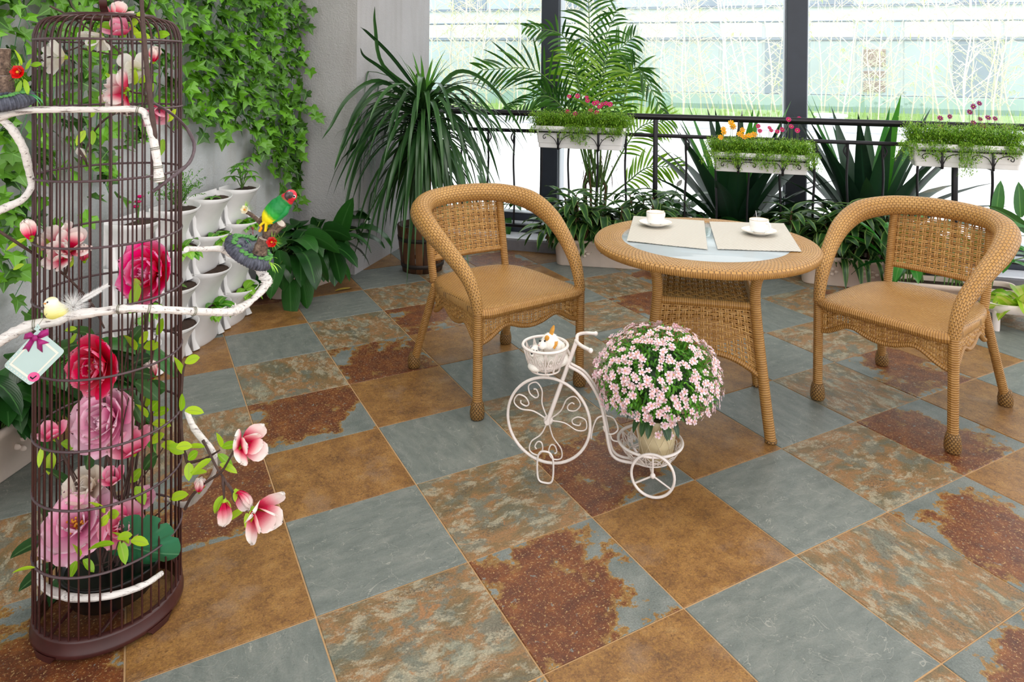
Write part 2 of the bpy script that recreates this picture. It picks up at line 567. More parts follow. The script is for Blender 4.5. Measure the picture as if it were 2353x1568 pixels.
# ------------------------------------------------------------------ floor
SL, YAW = 0.4369, 0.5081
FO = A(-1.6073, 3.7682)
fa = A(math.cos(YAW), math.sin(YAW)) * SL
fb = A(math.sin(YAW), -math.cos(YAW)) * SL
LP, LD = A(-0.187, 5.62), A(0.962, -0.272)            # the railing line along the windows
LD = LD / np.linalg.norm(LD)
LN = A(-LD[1], LD[0])                                   # outwards
def lp(t, off=0.0, z=0.0):
    p = LP + LD * t + LN * off
    return A(p[0], p[1], z)
mb = MB()
far = [lp(-2.2, 1.05)[:2], lp(5.2, 1.05)[:2]]
mb.prism([(-3.1, -1.5), (5.5, -1.5), tuple(far[1]), tuple(far[0])], -0.12, -0.0025)
floor = struct('floor', mb, M_GROUT)
h = SL / 2 - 0.0022
tile_me = []
for k in range(4):
    mb = MB()
    b = 0.0016
    V = [(-h, -h, -0.01), (h, -h, -0.01), (h, h, -0.01), (-h, h, -0.01), (-h, -h, -b), (h, -h, -b), (h, h, -b), (-h, h, -b), (-h + b, -h + b, 0), (h - b, -h + b, 0), (h - b, h - b, 0), (-h + b, h - b, 0)]
    mb.add(V, [(0, 1, 5, 4), (1, 2, 6, 5), (2, 3, 7, 6), (3, 0, 4, 7), (4, 5, 9, 8), (5, 6, 10, 9), (6, 7, 11, 10), (7, 4, 8, 11), (8, 9, 10, 11)], np.array(V)[:, :2])
    tile_me.append(mb.mesh('floor_tile', TILE_M[k], smooth=False))
for a in range(-10, 16):
    for b in range(-9, 12):
        c = FO + fa * (a + 0.5) + fb * (b + 0.5)
        if c[1] < 1.05 or (c - LP) @ LN > 0.28:
            continue
        wx = -1.614 - 0.173 * (5 - c[1])
        if c[0] < wx - 0.2:
            continue
        px = CX + F * c[0] / c[1]
        py = CY + F * EYE / c[1]
        mg = 0.42 * F / c[1] + 330
        if px < -mg or px > 2353 + mg or py > 1568 + mg * 1.4:
            continue
        o = bpy.data.objects.new('floor_tile', tile_me[(a + b) % 4])
        COL.objects.link(o)
        o.parent = floor
        o.location = (c[0], c[1], rnd.uniform(-0.0006, 0.0004))
        o.rotation_euler = (rnd.uniform(-1, 1) * 0.001, rnd.uniform(-1, 1) * 0.001, -YAW * -1 + PI / 2 * rnd.choice((0, 1, 2, 3)))

# ------------------------------------------------------------------ walls, ceiling
W1, W0 = A(-1.614, 5.0), A(-1.614 - 0.173 * 6.3, 5.0 - 6.3)
mb = MB()
mb.prism([tuple(W0), tuple(W1 + A(0.02, 0.4)), (W1[0] - 0.2, W1[1] + 0.4), (W0[0] - 0.2, W0[1])], -0.1, 3.2)
struct('wall_left', mb, M_WALL)
mb = MB()
pe = A(-0.875, 6.205)
mb.prism([tuple(W1), (-1.19, 4.897), tuple(pe), (-1.15, 6.28), (-1.15, 6.95), (-2.0, 6.95), (-2.0, 5.1)], -0.1, 3.2)
struct('wall_corner', mb, M_PILLAR)
mb = MB()
mb.prism([(-2.9, -1.3), (5.4, -1.3), tuple(lp(5.2, 0.95)[:2]), tuple(lp(-1.6, 0.95)[:2])], 3.2, 3.35)
struct('ceiling', mb, M_CEIL)

# socket plate on the side of the corner pillar
wd = unit(A(pe[0] + 1.19, pe[1] - 4.897, 0))
wn = A(wd[1], -wd[0], 0)
t_ = thing('wall_socket', 'white square socket plate low on the side of the corner pillar', 'socket', tuple(A(-1.19, 4.897, 0.32) + wd * 0.17))
m3 = np.stack([wd, wn, A(0, 0, 1)], 1)
M_WPL = plain('white_plastic', srgb(238, 236, 230), 0.35, 0, 0.03)
mb = MB(); mb.box(A(-1.19, 4.897, 0.32) + wd * 0.17 + wn * 0.005, (0.085, 0.012, 0.085), 0.004, m=m3)
part('plate', mb, M_WPL, t_)
mb = MB()
for dx, dz in ((-0.012, 0.0), (0.012, 0.0), (0, -0.018)):
    mb.box(A(-1.19, 4.897, 0.32) + wd * (0.17 + dx) + wn * 0.0105, (0.004, 0.003, 0.012), 0.0005, m=m3)
part('pin_hole', mb, M_IRON, t_)

# curb and low frame in front of the planting strip, then columns and panes
def lbox(mb, t0, t1, o0, o1, z0, z1, bev=0.006):
    c = (lp(t0, o0) + lp(t1, o1)) / 2
    c[2] = (z0 + z1) / 2
    mb.box(c, (abs(t1 - t0), abs(o1 - o0), z1 - z0), bev, m=np.stack([A(*LD, 0), A(*LN, 0), A(0, 0, 1)], 1))
mb = MB(); lbox(mb, -0.85, 4.9, 0.0, 0.22, -0.02, 0.085)
struct('baseboard_window', mb, M_CURB)
mb = MB(); lbox(mb, -0.85, 4.9, 0.012, 0.21, 0.085, 0.097)
struct('trim_1', mb, M_SILL)
mb = MB()
lbox(mb, -0.85, 4.9, 0.22, 0.30, 0.02, 0.16)
lbox(mb, -0.85, 4.9, 0.23, 0.29, 0.185, 0.25)
struct('trim_2', mb, M_STEEL)
mb = MB()
lbox(mb, -0.85, 4.9, 0.225, 0.295, 0.16, 0.186)
lbox(mb, -0.85, 4.9, 0.222, 0.30, 0.25, 0.262)
struct('trim_3', mb, M_STEELW)
mb = MB(); lbox(mb, -0.85, 4.9, 0.30, 0.84, -0.02, 0.06)
struct('floor_planting_strip', mb, M_SOIL)
GO = 0.9
for k, t0 in enumerate((0.166, 2.241)):
    mb = MB()
    lbox(mb, t0 - 0.08, t0 + 0.08, GO - 0.12, GO + 0.12, -0.05, 3.2)
    col = struct('trim_%d' % (4 + k), mb, M_STEEL)
    mb = MB()
    lbox(mb, t0 + 0.08, t0 + 0.092, GO - 0.07, GO + 0.1, -0.05, 3.2)
    lbox(mb, t0 - 0.094, t0 - 0.08, GO - 0.04, GO + 0.1, -0.05, 3.2)
    struct('lit_side_strip', mb, M_STEELW, col)  # pale strips put the light on the column sides into colour
t = NT('clear_glass')
tr = t.n('BsdfTransparent', None, Color=(0.97, 0.99, 0.985, 1))
gl = t.n('BsdfGlossy', None, Color=(1, 1, 1, 1), Roughness=0.02)
ms = t.n('MixShader', None, i0=0.05, i1=tr.outputs[0], i2=gl.outputs[0])
t.t.links.new(ms.outputs[0], t.out.inputs[0])
M_PANE = t.mat
for k, (ta, tb) in enumerate(((-1.1, 0.06), (0.27, 2.14), (2.34, 4.8))):
    mb = MB()
    lbox(mb, ta, tb, GO - 0.03, GO + 0.03, 0.0, 0.05)
    lbox(mb, ta, tb, GO - 0.03, GO + 0.03, 3.12, 3.19)
    w = struct('window_%d' % (k + 1), mb, M_STEEL)
    mb = MB(); lbox(mb, ta, tb, GO - 0.004, GO + 0.004, 0.05, 3.12, 0.0005)
    struct('pane', mb, M_PANE, w)

# ------------------------------------------------------------------ outside
M_PAVE = plain('white_paving', srgb(236, 234, 236), 0.8, 0, 0.04, 1.5)
mb = MB()
q = [lp(-14, 1.05)[:2], lp(26, 1.05)[:2], lp(34, 40)[:2], lp(-22, 40)[:2]]
mb.prism([tuple(x) for x in q], -0.2, -0.03)
struct('ground_outside', mb, M_PAVE)
BO = 13.0                                              # bed of lawn and bamboo
mb = MB(); lbox(mb, -12, 22, BO, BO + 6.5, -0.03, 0.10, 0.03)
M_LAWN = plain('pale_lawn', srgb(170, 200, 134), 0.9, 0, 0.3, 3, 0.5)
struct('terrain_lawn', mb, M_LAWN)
mb = MB(); lbox(mb, -9, 22, BO - 0.3, BO, -0.03, 0.16, 0.03)
struct('kerb_lawn', mb, M_SILL)
# tufts on the lawn: nobody could count them
mb = MB()
for i in range(2600):
    p = lp(rnd.uniform(-9, 15), BO + rnd.uniform(0.05, 5), 0.1)
    a = rnd.uniform(0, 2 * PI)
    L = rnd.uniform(0.12, 0.5)
    d = A(math.cos(a) * 0.4, math.sin(a) * 0.4, 1)
    s = A(-math.sin(a), math.cos(a), 0) * 0.012
    mb.add([p - s, p + s, p + unit(d) * L], [(0, 1, 2)], [(0, 0), (1, 0), (0.5, 1)])
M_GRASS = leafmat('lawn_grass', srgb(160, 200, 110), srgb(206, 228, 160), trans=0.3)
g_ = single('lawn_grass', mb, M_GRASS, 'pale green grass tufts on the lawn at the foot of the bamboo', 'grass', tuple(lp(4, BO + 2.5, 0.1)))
g_['kind'] = 'stuff'

# the glass fronted building across the yard
FOF = 20.0
M_FAC = plain('white_cladding', srgb(222, 227, 232), 0.7, 0, 0.03, 0.5)
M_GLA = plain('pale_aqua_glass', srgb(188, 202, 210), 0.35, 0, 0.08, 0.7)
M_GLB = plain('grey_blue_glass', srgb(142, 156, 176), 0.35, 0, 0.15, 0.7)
M_TEAL = plain('teal_plinth', srgb(170, 198, 194), 0.5, 0, 0.06, 1)
M_PINK = plain('terracotta_louvre', srgb(176, 150, 140), 0.6, 0, 0.1, 2)
bt = thing('office_building', 'pale glass fronted office building beyond the bamboo', 'building', tuple(lp(5, FOF + 1, 0)))
mb = MB(); lbox(mb, -16, 30, FOF, FOF + 3, -0.1, 9.0, 0.02)
part('wall', mb, M_FAC, bt, False)
mb = MB(); lbox(mb, -14, 28, FOF - 0.22, FOF - 0.02, 0.0, 0.62, 0.02)
part('plinth', mb, M_TEAL, bt, False)
for z in (2.45, 3.55, 5.0):
    mb = MB(); lbox(mb, -16, 30, FOF - 0.12, FOF + 0.02, z, z + 0.05, 0.01); lbox(mb, -16, 30, FOF - 0.1, FOF + 0.02, z + 0.62, z + 0.65, 0.01)
    part('ledge', mb, M_GLB, bt, False)
dark = {2: 1, 5: 0, 6: 1, 8: 1, 9: 1, 12: 1, 15: 1}
for i in range(-7, 17):
    for (z0, z1, row) in ((0.64, 2.42, 0), (2.54, 3.05, 1), (3.62, 4.9, 2), (5.1, 6.8, 3)):
        ta, tb = i * 1.42 + 0.05, (i + 1) * 1.42 - 0.05
        mb = MB(); lbox(mb, ta, tb, FOF - 0.06, FOF - 0.01, z0, z1, 0.012)
        part('window', mb, M_GLB if (row == 0 and dark.get(i, 0)) or (row == 2 and i % 3 == 0) else (M_FAC if row == 1 and i % 4 else M_GLA), bt, False)
for j, (za, zb) in enumerate(((0.75, 1.12), (1.22, 1.44), (1.58, 2.15))):
    mb = MB(); lbox(mb, 5.95, 6.6, FOF - 0.13, FOF - 0.05, za, zb, 0.01)
    for k in range(6):
        z = za + (zb - za) * (k + 0.5) / 6
        lbox(mb, 5.97, 6.58, FOF - 0.16, FOF - 0.12, z - 0.012, z + 0.012, 0.004)
    part('louvre', mb, M_PINK, bt, False)

# dry bamboo, each stem its own
M_BAM = plain('dry_bamboo', srgb(234, 226, 210), 0.6, 0, 0.08, 5)
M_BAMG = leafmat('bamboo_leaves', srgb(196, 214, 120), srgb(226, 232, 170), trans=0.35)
def bamboo(t0, off, lean, hgt, r, leafy):
    base = lp(t0, off, 0.08)
    b = thing('bamboo', 'dry pale bamboo stem with bare twigs standing in the yard bed', 'bamboo', tuple(base), 'dry bamboo stems in the yard bed')
    P = [base + A(lean * z * 0.9 + 0.03 * math.sin(z * 3 + t0), 0.05 * math.sin(z * 2), z) for z in np.linspace(0, hgt, 9)]
    mb = MB(); mb.tube(P, np.linspace(r, r * 0.4, 9), 6)
    part('culm', mb, M_BAM, b)
    mb = MB(); lf = MB()
    for z in np.linspace(0.5, hgt * 0.97, 13):
        p = base + A(lean * z * 0.9, 0, z)
        for sg in (-1, 1):
            if rnd.random() < 0.25:
                continue
            L = rnd.uniform(0.3, 0.95)
            e = p + A(sg * L * 0.75, rnd.uniform(-0.3, 0.3), L * rnd.uniform(0.35, 0.9))
            m_ = (p + e) / 2 + A(0, 0, 0.04)
            mb.tube([p, m_, e], [r * 0.5, r * 0.42, r * 0.2], 4, cap=False)
            for q2 in (0.45, 0.7):
                p2 = p + (e - p) * q2
                e2 = p2 + A(sg * rnd.uniform(-0.1, 0.4), rnd.uniform(-0.2, 0.2), rnd.uniform(-0.1, 0.4))
                mb.tube([p2, e2], [r * 0.4, r * 0.2], 4, cap=False)
                if leafy and rnd.random() < 0.9:
                    for _k in range(4):
                        lf.leaf(e2, A(rnd.uniform(-1, 1), rnd.uniform(-1, 1), rnd.uniform(-0.7, 0.5)), rnd.uniform(0.12, 0.24), 0.03, 1.0, 'lance', 0.2, 3)
    part('twigs', mb, M_BAM, b)
    if lf.n:
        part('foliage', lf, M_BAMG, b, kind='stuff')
for i in range(104):
    t0 = -7.5 + 19.5 * (i + rnd.uniform(-0.35, 0.35)) / 104
    bamboo(t0, BO + rnd.uniform(0.6, 4.5), rnd.uniform(-0.3, 0.22) if i % 3 else rnd.uniform(-0.1, 0.1), rnd.uniform(4.2, 6.0), rnd.uniform(0.016, 0.025), i % 9 in (4,))
# bamboo hand rail and a white box in the yard
mb = MB(); mb.tube([lp(7.0, 9.0, 0.95), lp(10, 9.0, 0.98), lp(14, 9.0, 0.95)], 0.03, 8)
t_ = thing('bamboo_rail', 'long pale horizontal pole fixed across the bamboo outside at right', 'rail', tuple(lp(10, 9, 0)))
part('pole', mb, M_BAM, t_)
for tt in (7.2, 9.5, 11.8):
    mb = MB(); mb.tube([lp(tt, 9.02, -0.03), lp(tt, 9.02, 0.97)], 0.02, 8)
    part('post', mb, M_BAM, t_)
pw = at(1908, 290, 12.0)
t_ = thing('white_box', 'plain white box standing on the paving beyond the glass', 'box', (pw[0], pw[1], 0))
mb = MB(); mb.box((pw[0], pw[1], 0.32), (0.36, 0.36, 0.7), 0.03)
part('body', mb, M_SILL, t_)
mb = MB(); mb.box((pw[0], pw[1], 0.69), (0.42, 0.42, 0.05), 0.015)
part('lid', mb, M_SILL, t_)

# ------------------------------------------------------------------ railing
rt = thing('iron_railing', 'black iron railing with scrolled balusters along the window side', 'railing', tuple(lp(1.5, 0, 0.1)))
L3 = np.stack([A(*LD, 0), A(*LN, 0), A(0, 0, 1)], 1)
mb = MB(); mb.tube([lp(t, 0, 1.088) for t in np.linspace(-0.85, 4.7, 12)], 0.024, 10)
part('top_rail', mb, M_IRON, rt)
mb = MB(); lbox(mb, -0.85, 4.7, -0.012, 0.012, 0.935, 0.962, 0.004)
part('lower_rail', mb, M_IRON, rt)
mb = MB(); lbox(mb, -0.85, 4.7, -0.012, 0.012, 0.185, 0.21, 0.004)
part('bottom_rail', mb, M_IRON, rt)
for t0 in (-0.80, 1.186, 3.176):
    mb = MB(); lbox(mb, t0 - 0.017, t0 + 0.017, -0.017, 0.017, 0.09, 1.07, 0.004)
    lbox(mb, t0 - 0.035, t0 + 0.035, -0.035, 0.035, 0.09, 0.10, 0.003)
    part('post', mb, M_IRON, rt)
k = 0
for t0, t1 in ((-0.80, 1.186), (1.186, 3.176), (3.176, 4.7)):
    nb = max(2, round((t1 - t0) / 0.221))
    for j in range(1, nb):
        tt = t0 + (t1 - t0) * j / nb
        k += 1
        mb = MB()
        sg = 1 if k % 2 else -1
        pth = [lp(tt, 0, 0.2), lp(tt - 0.004 * sg, 0, 0.45), lp(tt + 0.006 * sg, 0, 0.7), lp(tt, 0, 0.86), lp(tt, 0, 0.955)]
        mb.tube(catmull(pth, 5), 0.0085, 6)
        sp = [lp(tt + sg * 0.028 * (1 - 0.55 * u) * (1 - math.cos(u * 2.6 * PI)) * 0.6, 0, 0.82 + 0.1 * math.sin(u * PI * 0.9) - 0.05 * u * math.sin(u * 6)) for u in np.linspace(0, 1, 18)]
        mb.tube(sp, 0.006, 5)
        part('baluster', mb, M_IRON, rt)
# ------------------------------------------------------------------ wicker materials
def wick_cols(t, f, dark=1.0):
    return t.ramp(f, [(0.25, tuple(np.asarray(srgb(158, 112, 55)) * dark)), (0.55, tuple(np.asarray(srgb(185, 139, 76)) * dark)), (0.8, tuple(np.asarray(srgb(208, 167, 105)) * dark))])
def m_weave(name, bw, rh, mortar, swap=True, dark=1.0, strength=0.9):
    t = NT(name)
    x = t.xyz(t.uv())
    v = t.n('CombineXYZ', None, i0=x[1] if swap else x[0], i1=x[0] if swap else x[1], i2=0.0)
    al, ac = (x[1], x[0]) if swap else (x[0], x[1])
    rw = t.m('DIVIDE', ac, rh)
    ph = t.m('MULTIPLY', t.m('MODULO', t.m('FLOOR', rw), 2.0), 0.5)
    f = t.m('FRACT', t.m('ADD', t.m('DIVIDE', al, bw), ph))
    g = t.m('FRACT', rw)
    notch = t.m('MULTIPLY', t.m('LESS_THAN', t.m('ABSOLUTE', t.m('SUBTRACT', f, 0.5)), mortar / bw), t.m('LESS_THAN', t.m('ABSOLUTE', t.m('SUBTRACT', g, 0.5)), 0.40))
    line = t.ramp(t.m('ABSOLUTE', t.m('SUBTRACT', g, 0.5)), [(0.36, 0.0), (0.5, 1.0)])
    c = wick_cols(t, t.m('ADD', t.m('MULTIPLY', t.noise(v, 90, 3), 0.6), t.m('MULTIPLY', t.noise(t.obj(), 6, 2), 0.4)), dark)
    c = t.mix(t.m('MULTIPLY', line, 0.55), c, tuple(np.asarray(srgb(124, 82, 36)) * dark))
    c = t.mix(t.m('MULTIPLY', notch, 0.9), c, tuple(np.asarray(srgb(84, 54, 24)) * dark))
    hump = t.m('ABSOLUTE', t.m('COSINE', t.m('MULTIPLY', t.m('SUBTRACT', f, 0.5), PI)))
    hump = t.m('SUBTRACT', 1.0, t.m('POWER', hump, 6.0))
    t.bump(t.m('ADD', t.m('MULTIPLY', hump, 0.6), t.m('MULTIPLY', t.m('SUBTRACT', 1.0, line), 0.5)), strength, 0.004)
    return t.done(c, 0.42, 0, 0.45)
M_ARM = m_weave('woven_cane_braid', 0.021, 0.0105, 0.0014)
M_SEAT = m_weave('woven_cane_seat', 0.017, 0.0082, 0.0010, False)
M_RIM = m_weave('woven_cane_rim', 0.018, 0.0095, 0.0015, False)
t = NT('wrapped_cane')
x = t.xyz(t.uv())
w = t.m('ADD', t.m('MULTIPLY', t.m('SINE', t.m('ADD', t.m('MULTIPLY', x[1], 2 * PI / 0.0088), t.m('MULTIPLY', t.noise(t.obj(), 30), 2.0))), 0.5), 0.5)
c = wick_cols(t, t.m('ADD', t.m('MULTIPLY', t.noise(t.obj(), 40, 3), 0.6), 0.12))
c = t.mix(t.m('MULTIPLY', t.ramp(w, [(0.0, 1.0), (0.3, 0.0)]), 0.75), c, srgb(104, 64, 26))
t.bump(w, 0.6, 0.003)
M_CANE = t.done(c, 0.42, 0, 0.45)
t = NT('flat_cane_strand')
c = wick_cols(t, t.m('ADD', t.m('MULTIPLY', t.noise(t.obj(), 120, 3), 0.5), t.m('MULTIPLY', t.n('NewGeometry').outputs['Random Per Island'], 0.42)))
M_STRAND = t.done(c, 0.42, 0, 0.45)
M_FOOT = m_weave('dark_woven_foot', 0.014, 0.008, 0.002, False, 0.6)

def weave(mb, S, nu, nv, hu=0.32, hv=0.38, th=0.0035, skip=0):
    """Open basket weave on the surface S(u, v) -> (point, normal): ribbons with two reeds each, over and under."""
    profs = ([(-1.0, -0.7), (-0.55, 0.6), (-0.1, -0.7)], [(0.1, -0.7), (0.55, 0.6), (1.0, -0.7)])
    for vert in (True, False):
        n_, m_ = (nu, nv) if vert else (nv, nu)
        for i in range(n_ if vert else n_ - skip):
          for prof in profs:
            rows = []
            for k in range(m_ * 2 + 1):
                a = k / (m_ * 2)
                off = th * math.cos(PI * (a * m_ - 0.5) + PI * i) * (1 if vert else -1)
                row = []
                for q, hgt in prof:
                    b = (i + 0.5 + q * (hu if vert else hv)) / n_
                    P, N = S(b, a) if vert else S(a, b)
                    row.append(P + N * (off + hgt * 0.0026))
                rows.append(row)
            mb.grid(np.array(rows))

# ------------------------------------------------------------------ chair
def seat_outline():
    P = [(-0.255, 0.0), (-0.1, -0.012), (0.1, -0.012), (0.255, 0.0), (0.262, 0.16), (0.255, 0.34), (0.225, 0.46), (0.15, 0.525), (0.0, 0.545), (-0.15, 0.525), (-0.225, 0.46), (-0.255, 0.34), (-0.262, 0.16)]
    return catmull([(x, y, 0) for x, y in P], 4, True)
def make_chair(label):
    ch = thing('wicker_chair', label, 'chair', (0, 0, 0), 'wicker armchairs at the round table', local=True)
    OY = -0.29
    o = lambda x, y, z: A(x, y + OY, z)
    # arm and back hoop
    half = [(-0.272, 0.0, 0.43), (-0.276, 0.022, 0.50), (-0.288, 0.075, 0.575), (-0.312, 0.19, 0.655), (-0.327, 0.32, 0.72), (-0.308, 0.455, 0.77), (-0.225, 0.56, 0.797), (-0.115, 0.602, 0.808)]
    rad = [0.0225, 0.026, 0.031, 0.036, 0.044, 0.049, 0.046, 0.044]
    path = half + [(0, 0.612, 0.811)] + [(-x, y, z) for x, y, z in half[::-1]]
    rr = rad + [0.044] + rad[::-1]
    P = catmull([o(*p) for p in path], 8)
    R = catmull([(r, 0, 0) for r in rr], 8)[:, 0]
    mb = MB(); mb.tube(P, R, 16, up=(1, 0, 0))
    part('arm_hoop', mb, M_ARM, ch)
    # seat: dished top with rolled edge
    ol = seat_outline()
    cen = A(0, 0.26, 0)
    rings = []
    for s, z in ((1.0, 0.405), (1.02, 0.418), (1.02, 0.436), (1.0, 0.447), (0.93, 0.449), (0.7, 0.443), (0.4, 0.437), (0.1, 0.436), (0.0, 0.436)):
        rings.append([o(*(cen + (p - cen) * s)[:2], z) for p in np.concatenate([ol, ol[:1]])])
    rings = np.array(rings)
    mb = MB(); mb.grid(rings[::-1], rings[::-1][:, :, :2], flip=True)
    part('seat', mb, M_SEAT, ch)
    mb = MB()
    edge = [o(p[0] * 1.012, (p[1] - 0.26) * 1.012 + 0.26, 0.428) for p in ol if p[1] < 0.02]
    edge = sorted(edge, key=lambda p: p[0])
    mb.tube(edge, 0.021, 10, up=(0, 0, 1))
    part('seat_frame', mb, M_CANE, ch)
    # legs
    for sg in (-1, 1):
        mb = MB(); mb.tube([o(sg * 0.272, 0, z) for z in np.linspace(0.44, 0.05, 8)], 0.020, 12)
        lg = part('leg', mb, M_CANE, ch)
        mb = MB(); mb.lathe([(0.0, 0.074), (0.023, 0.072), (0.027, 0.058), (0.031, 0.03), (0.03, 0.008), (0.025, 0.0), (0, 0)], 14, o(sg * 0.272, 0, 0))
        part('foot', mb, M_FOOT, lg)
        a, b = o(sg * 0.222, 0.47, 0.42), o(sg * 0.262, 0.592, 0.045)
        mb = MB(); mb.tube([a + (b - a) * u for u in np.linspace(0, 1, 8)], 0.0192, 12)
        lg = part('leg', mb, M_CANE, ch)
        mb = MB(); mb.lathe([(0.0, 0.07), (0.023, 0.068), (0.027, 0.055), (0.031, 0.03), (0.03, 0.008), (0.025, 0.0), (0, 0)], 14, o(sg * 0.264, 0.597, 0))
        part('foot', mb, M_FOOT, lg)
        mb = MB(); mb.tube(catmull([o(sg * 0.205, 0.515, 0.42), o(sg * 0.207, 0.535, 0.5), o(sg * 0.207, 0.562, 0.65), o(sg * 0.205, 0.585, 0.79)], 5), 0.0185, 12)
        part('back_post', mb, M_CANE, ch)
    # woven back
    def S(u, v):
        x = (u - 0.5) * 0.41
        y = 0.545 + 0.05 * v + 0.018 * (1 - (2 * u - 1) ** 2)
        z0 = 0.522
        z1 = 0.785 + 0.008 * (1 - (2 * u - 1) ** 2)
        return o(x, y, z0 + (z1 - z0) * v), unit(A(0, -1, 0.19))
    mb = MB(); weave(mb, S, 14, 16, 0.30, 0.40, skip=2)
    part('woven_back', mb, M_STRAND, ch)
    mb = MB(); mb.tube([S(u, 0.0)[0] for u in np.linspace(0, 1, 10)], 0.013, 10)
    part('back_rail', mb, M_CANE, ch)
    # aprons
    def prof(q):
        return 0.302 + 0.056 * math.exp(-((abs(q) - 0.52) / 0.30) ** 2) + 0.026 * math.exp(-(q / 0.34) ** 2)
    def apron(p0, p1, nu, nv, nrm):
        def S2(u, v):
            p = p0 + (p1 - p0) * u
            zb = prof(2 * u - 1)
            return A(p[0], p[1], zb + (0.41 - zb) * v), nrm
        mb = MB(); weave(mb, S2, nu, nv, 0.36, 0.36, 0.003)
        ap = part('apron', mb, M_STRAND, ch)
        mb = MB(); mb.tube([S2(u, 0)[0] for u in np.linspace(0, 1, 26)], 0.0105, 8)
        part('apron_edge', mb, M_CANE, ap)
    apron(o(-0.255, 0, 0), o(0.255, 0, 0), 22, 7, A(0, -1, 0))
    for sg in (-1, 1):
        apron(o(sg * 0.268, 0.02, 0), o(sg * 0.226, 0.46, 0), 18, 7, A(sg, 0.1, 0))
    apron(o(-0.215, 0.48, 0), o(0.215, 0.48, 0), 18, 7, A(0, 1, 0))
    return ch
ch1 = make_chair('honey wicker armchair nearest the wooden barrel, behind the white bicycle stand')
ch1.location, ch1.rotation_euler = (-0.144, 3.311, 0), (0, 0, math.radians(35.4))
copy_tree(ch1, (1.684, 3.0915, 0), math.radians(-50.9), label='honey wicker armchair on the side of the table away from the barrel')

# ------------------------------------------------------------------ table
TX, TY, TR = 0.765, 3.05, math.radians(-12.3)
tb = thing('wicker_table', 'round wicker table with glass centre and open legs', 'table', (TX, TY, 0), rz=TR, local=True)
zt = 0.715
mb = MB()
prof_ = [(0.352, zt - 0.004), (0.356, zt), (0.40, zt + 0.001), (0.45, zt), (0.466, zt - 0.004), (0.472, zt - 0.012)]
ang = np.linspace(0, 2 * PI, 97)
R_ = np.array([[(r * math.cos(a), r * math.sin(a), z) for a in ang] for r, z in prof_])
UVr = np.array([[(a * 0.42, r) for a in ang] for r, z in prof_])
mb.grid(R_, UVr)
part('rim', mb, M_RIM, tb)
mb = MB()
prof_ = [(0.472, zt - 0.012), (0.474, zt - 0.022), (0.468, zt - 0.036), (0.45, zt - 0.04), (0.36, zt - 0.04), (0.352, zt - 0.03), (0.352, zt - 0.004)]
R_ = np.array([[(r * math.cos(a), r * math.sin(a), z) for a in ang] for r, z in prof_])
UVr = np.array([[(r, a * 0.47) for a in ang] for r, z in prof_])
mb.grid(R_, UVr)
part('rim_band', mb, M_CANE, tb)
t = NT('table_glass')
t.done((0.72, 0.80, 0.84), 0.03, 0, 0.8)
t.set(t.b, 'IOR', 1.5)
tr = t.n('BsdfTransparent', None, Color=(0.80, 0.90, 0.93, 1))
ms = t.n('MixShader', None, i0=0.45, i1=t.b.outputs[0], i2=tr.outputs[0])
t.t.links.new(ms.outputs[0], t.out.inputs[0])
M_TGLASS = t.mat
mb = MB(); mb.lathe([(0, zt - 0.0065), (0.354, zt - 0.0065), (0.3545, zt - 0.004), (0.353, zt - 0.0005), (0.0, zt - 0.0005)], 64)
part('glass_top', mb, M_TGLASS, tb)
for sx in (-1, 1):
    for sy in (-1, 1):
        P = catmull([(sx * q, sy * q, z) for q, z in ((0.25, 0.0), (0.235, 0.12), (0.214, 0.3), (0.197, 0.46), (0.192, 0.56), (0.205, 0.63), (0.24, 0.675), (0.275, 0.69))], 5)
        mb = MB(); mb.tube(P, 0.0215, 12)
        lg = part('leg', mb, M_CANE, tb)
        mb = MB(); mb.lathe([(0, 0.013), (0.0235, 0.012), (0.024, 0.004), (0.022, 0.0), (0, 0)], 14, (sx * 0.25, sy * 0.25, 0))
        part('foot_cap', mb, M_FOOT, lg)
mb = MB()
weave(mb, lambda u, v: (A((u - 0.5) * 0.36, (v - 0.5) * 0.36, 0.507), A(0, 0, 1)), 14, 12, 0.30, 0.30)
sh = part('shelf', mb, M_STRAND, tb)
for k in range(4):
    a = k * PI / 2
    rot = lambda p, a=a: A(p[0] * math.cos(a) - p[1] * math.sin(a), p[0] * math.sin(a) + p[1] * math.cos(a), p[2])
    mb = MB(); mb.tube([rot(A(x, -0.187, 0.503)) for x in np.linspace(-0.185, 0.185, 8)], 0.016, 10)
    part('shelf_rail', mb, M_CANE, tb)
    def Sp(u, v, rot=rot):
        q = 2 * u - 1
        zb = 0.315 - 0.085 * abs(q) ** 2.4
        z = zb + (0.495 - zb) * v
        hw = 0.187 + (0.495 - z) * 0.13
        return rot(A(q * hw, -hw, z)), rot(A(0, -1, 0.0))
    mb = MB(); weave(mb, Sp, 16, 13, 0.33, 0.37)
    pn = part('side_panel', mb, M_STRAND, tb)
    mb = MB(); mb.tube([Sp(u, 0)[0] for u in np.linspace(0, 1, 20)], 0.0125, 8)
    part('panel_edge', mb, M_CANE, pn)

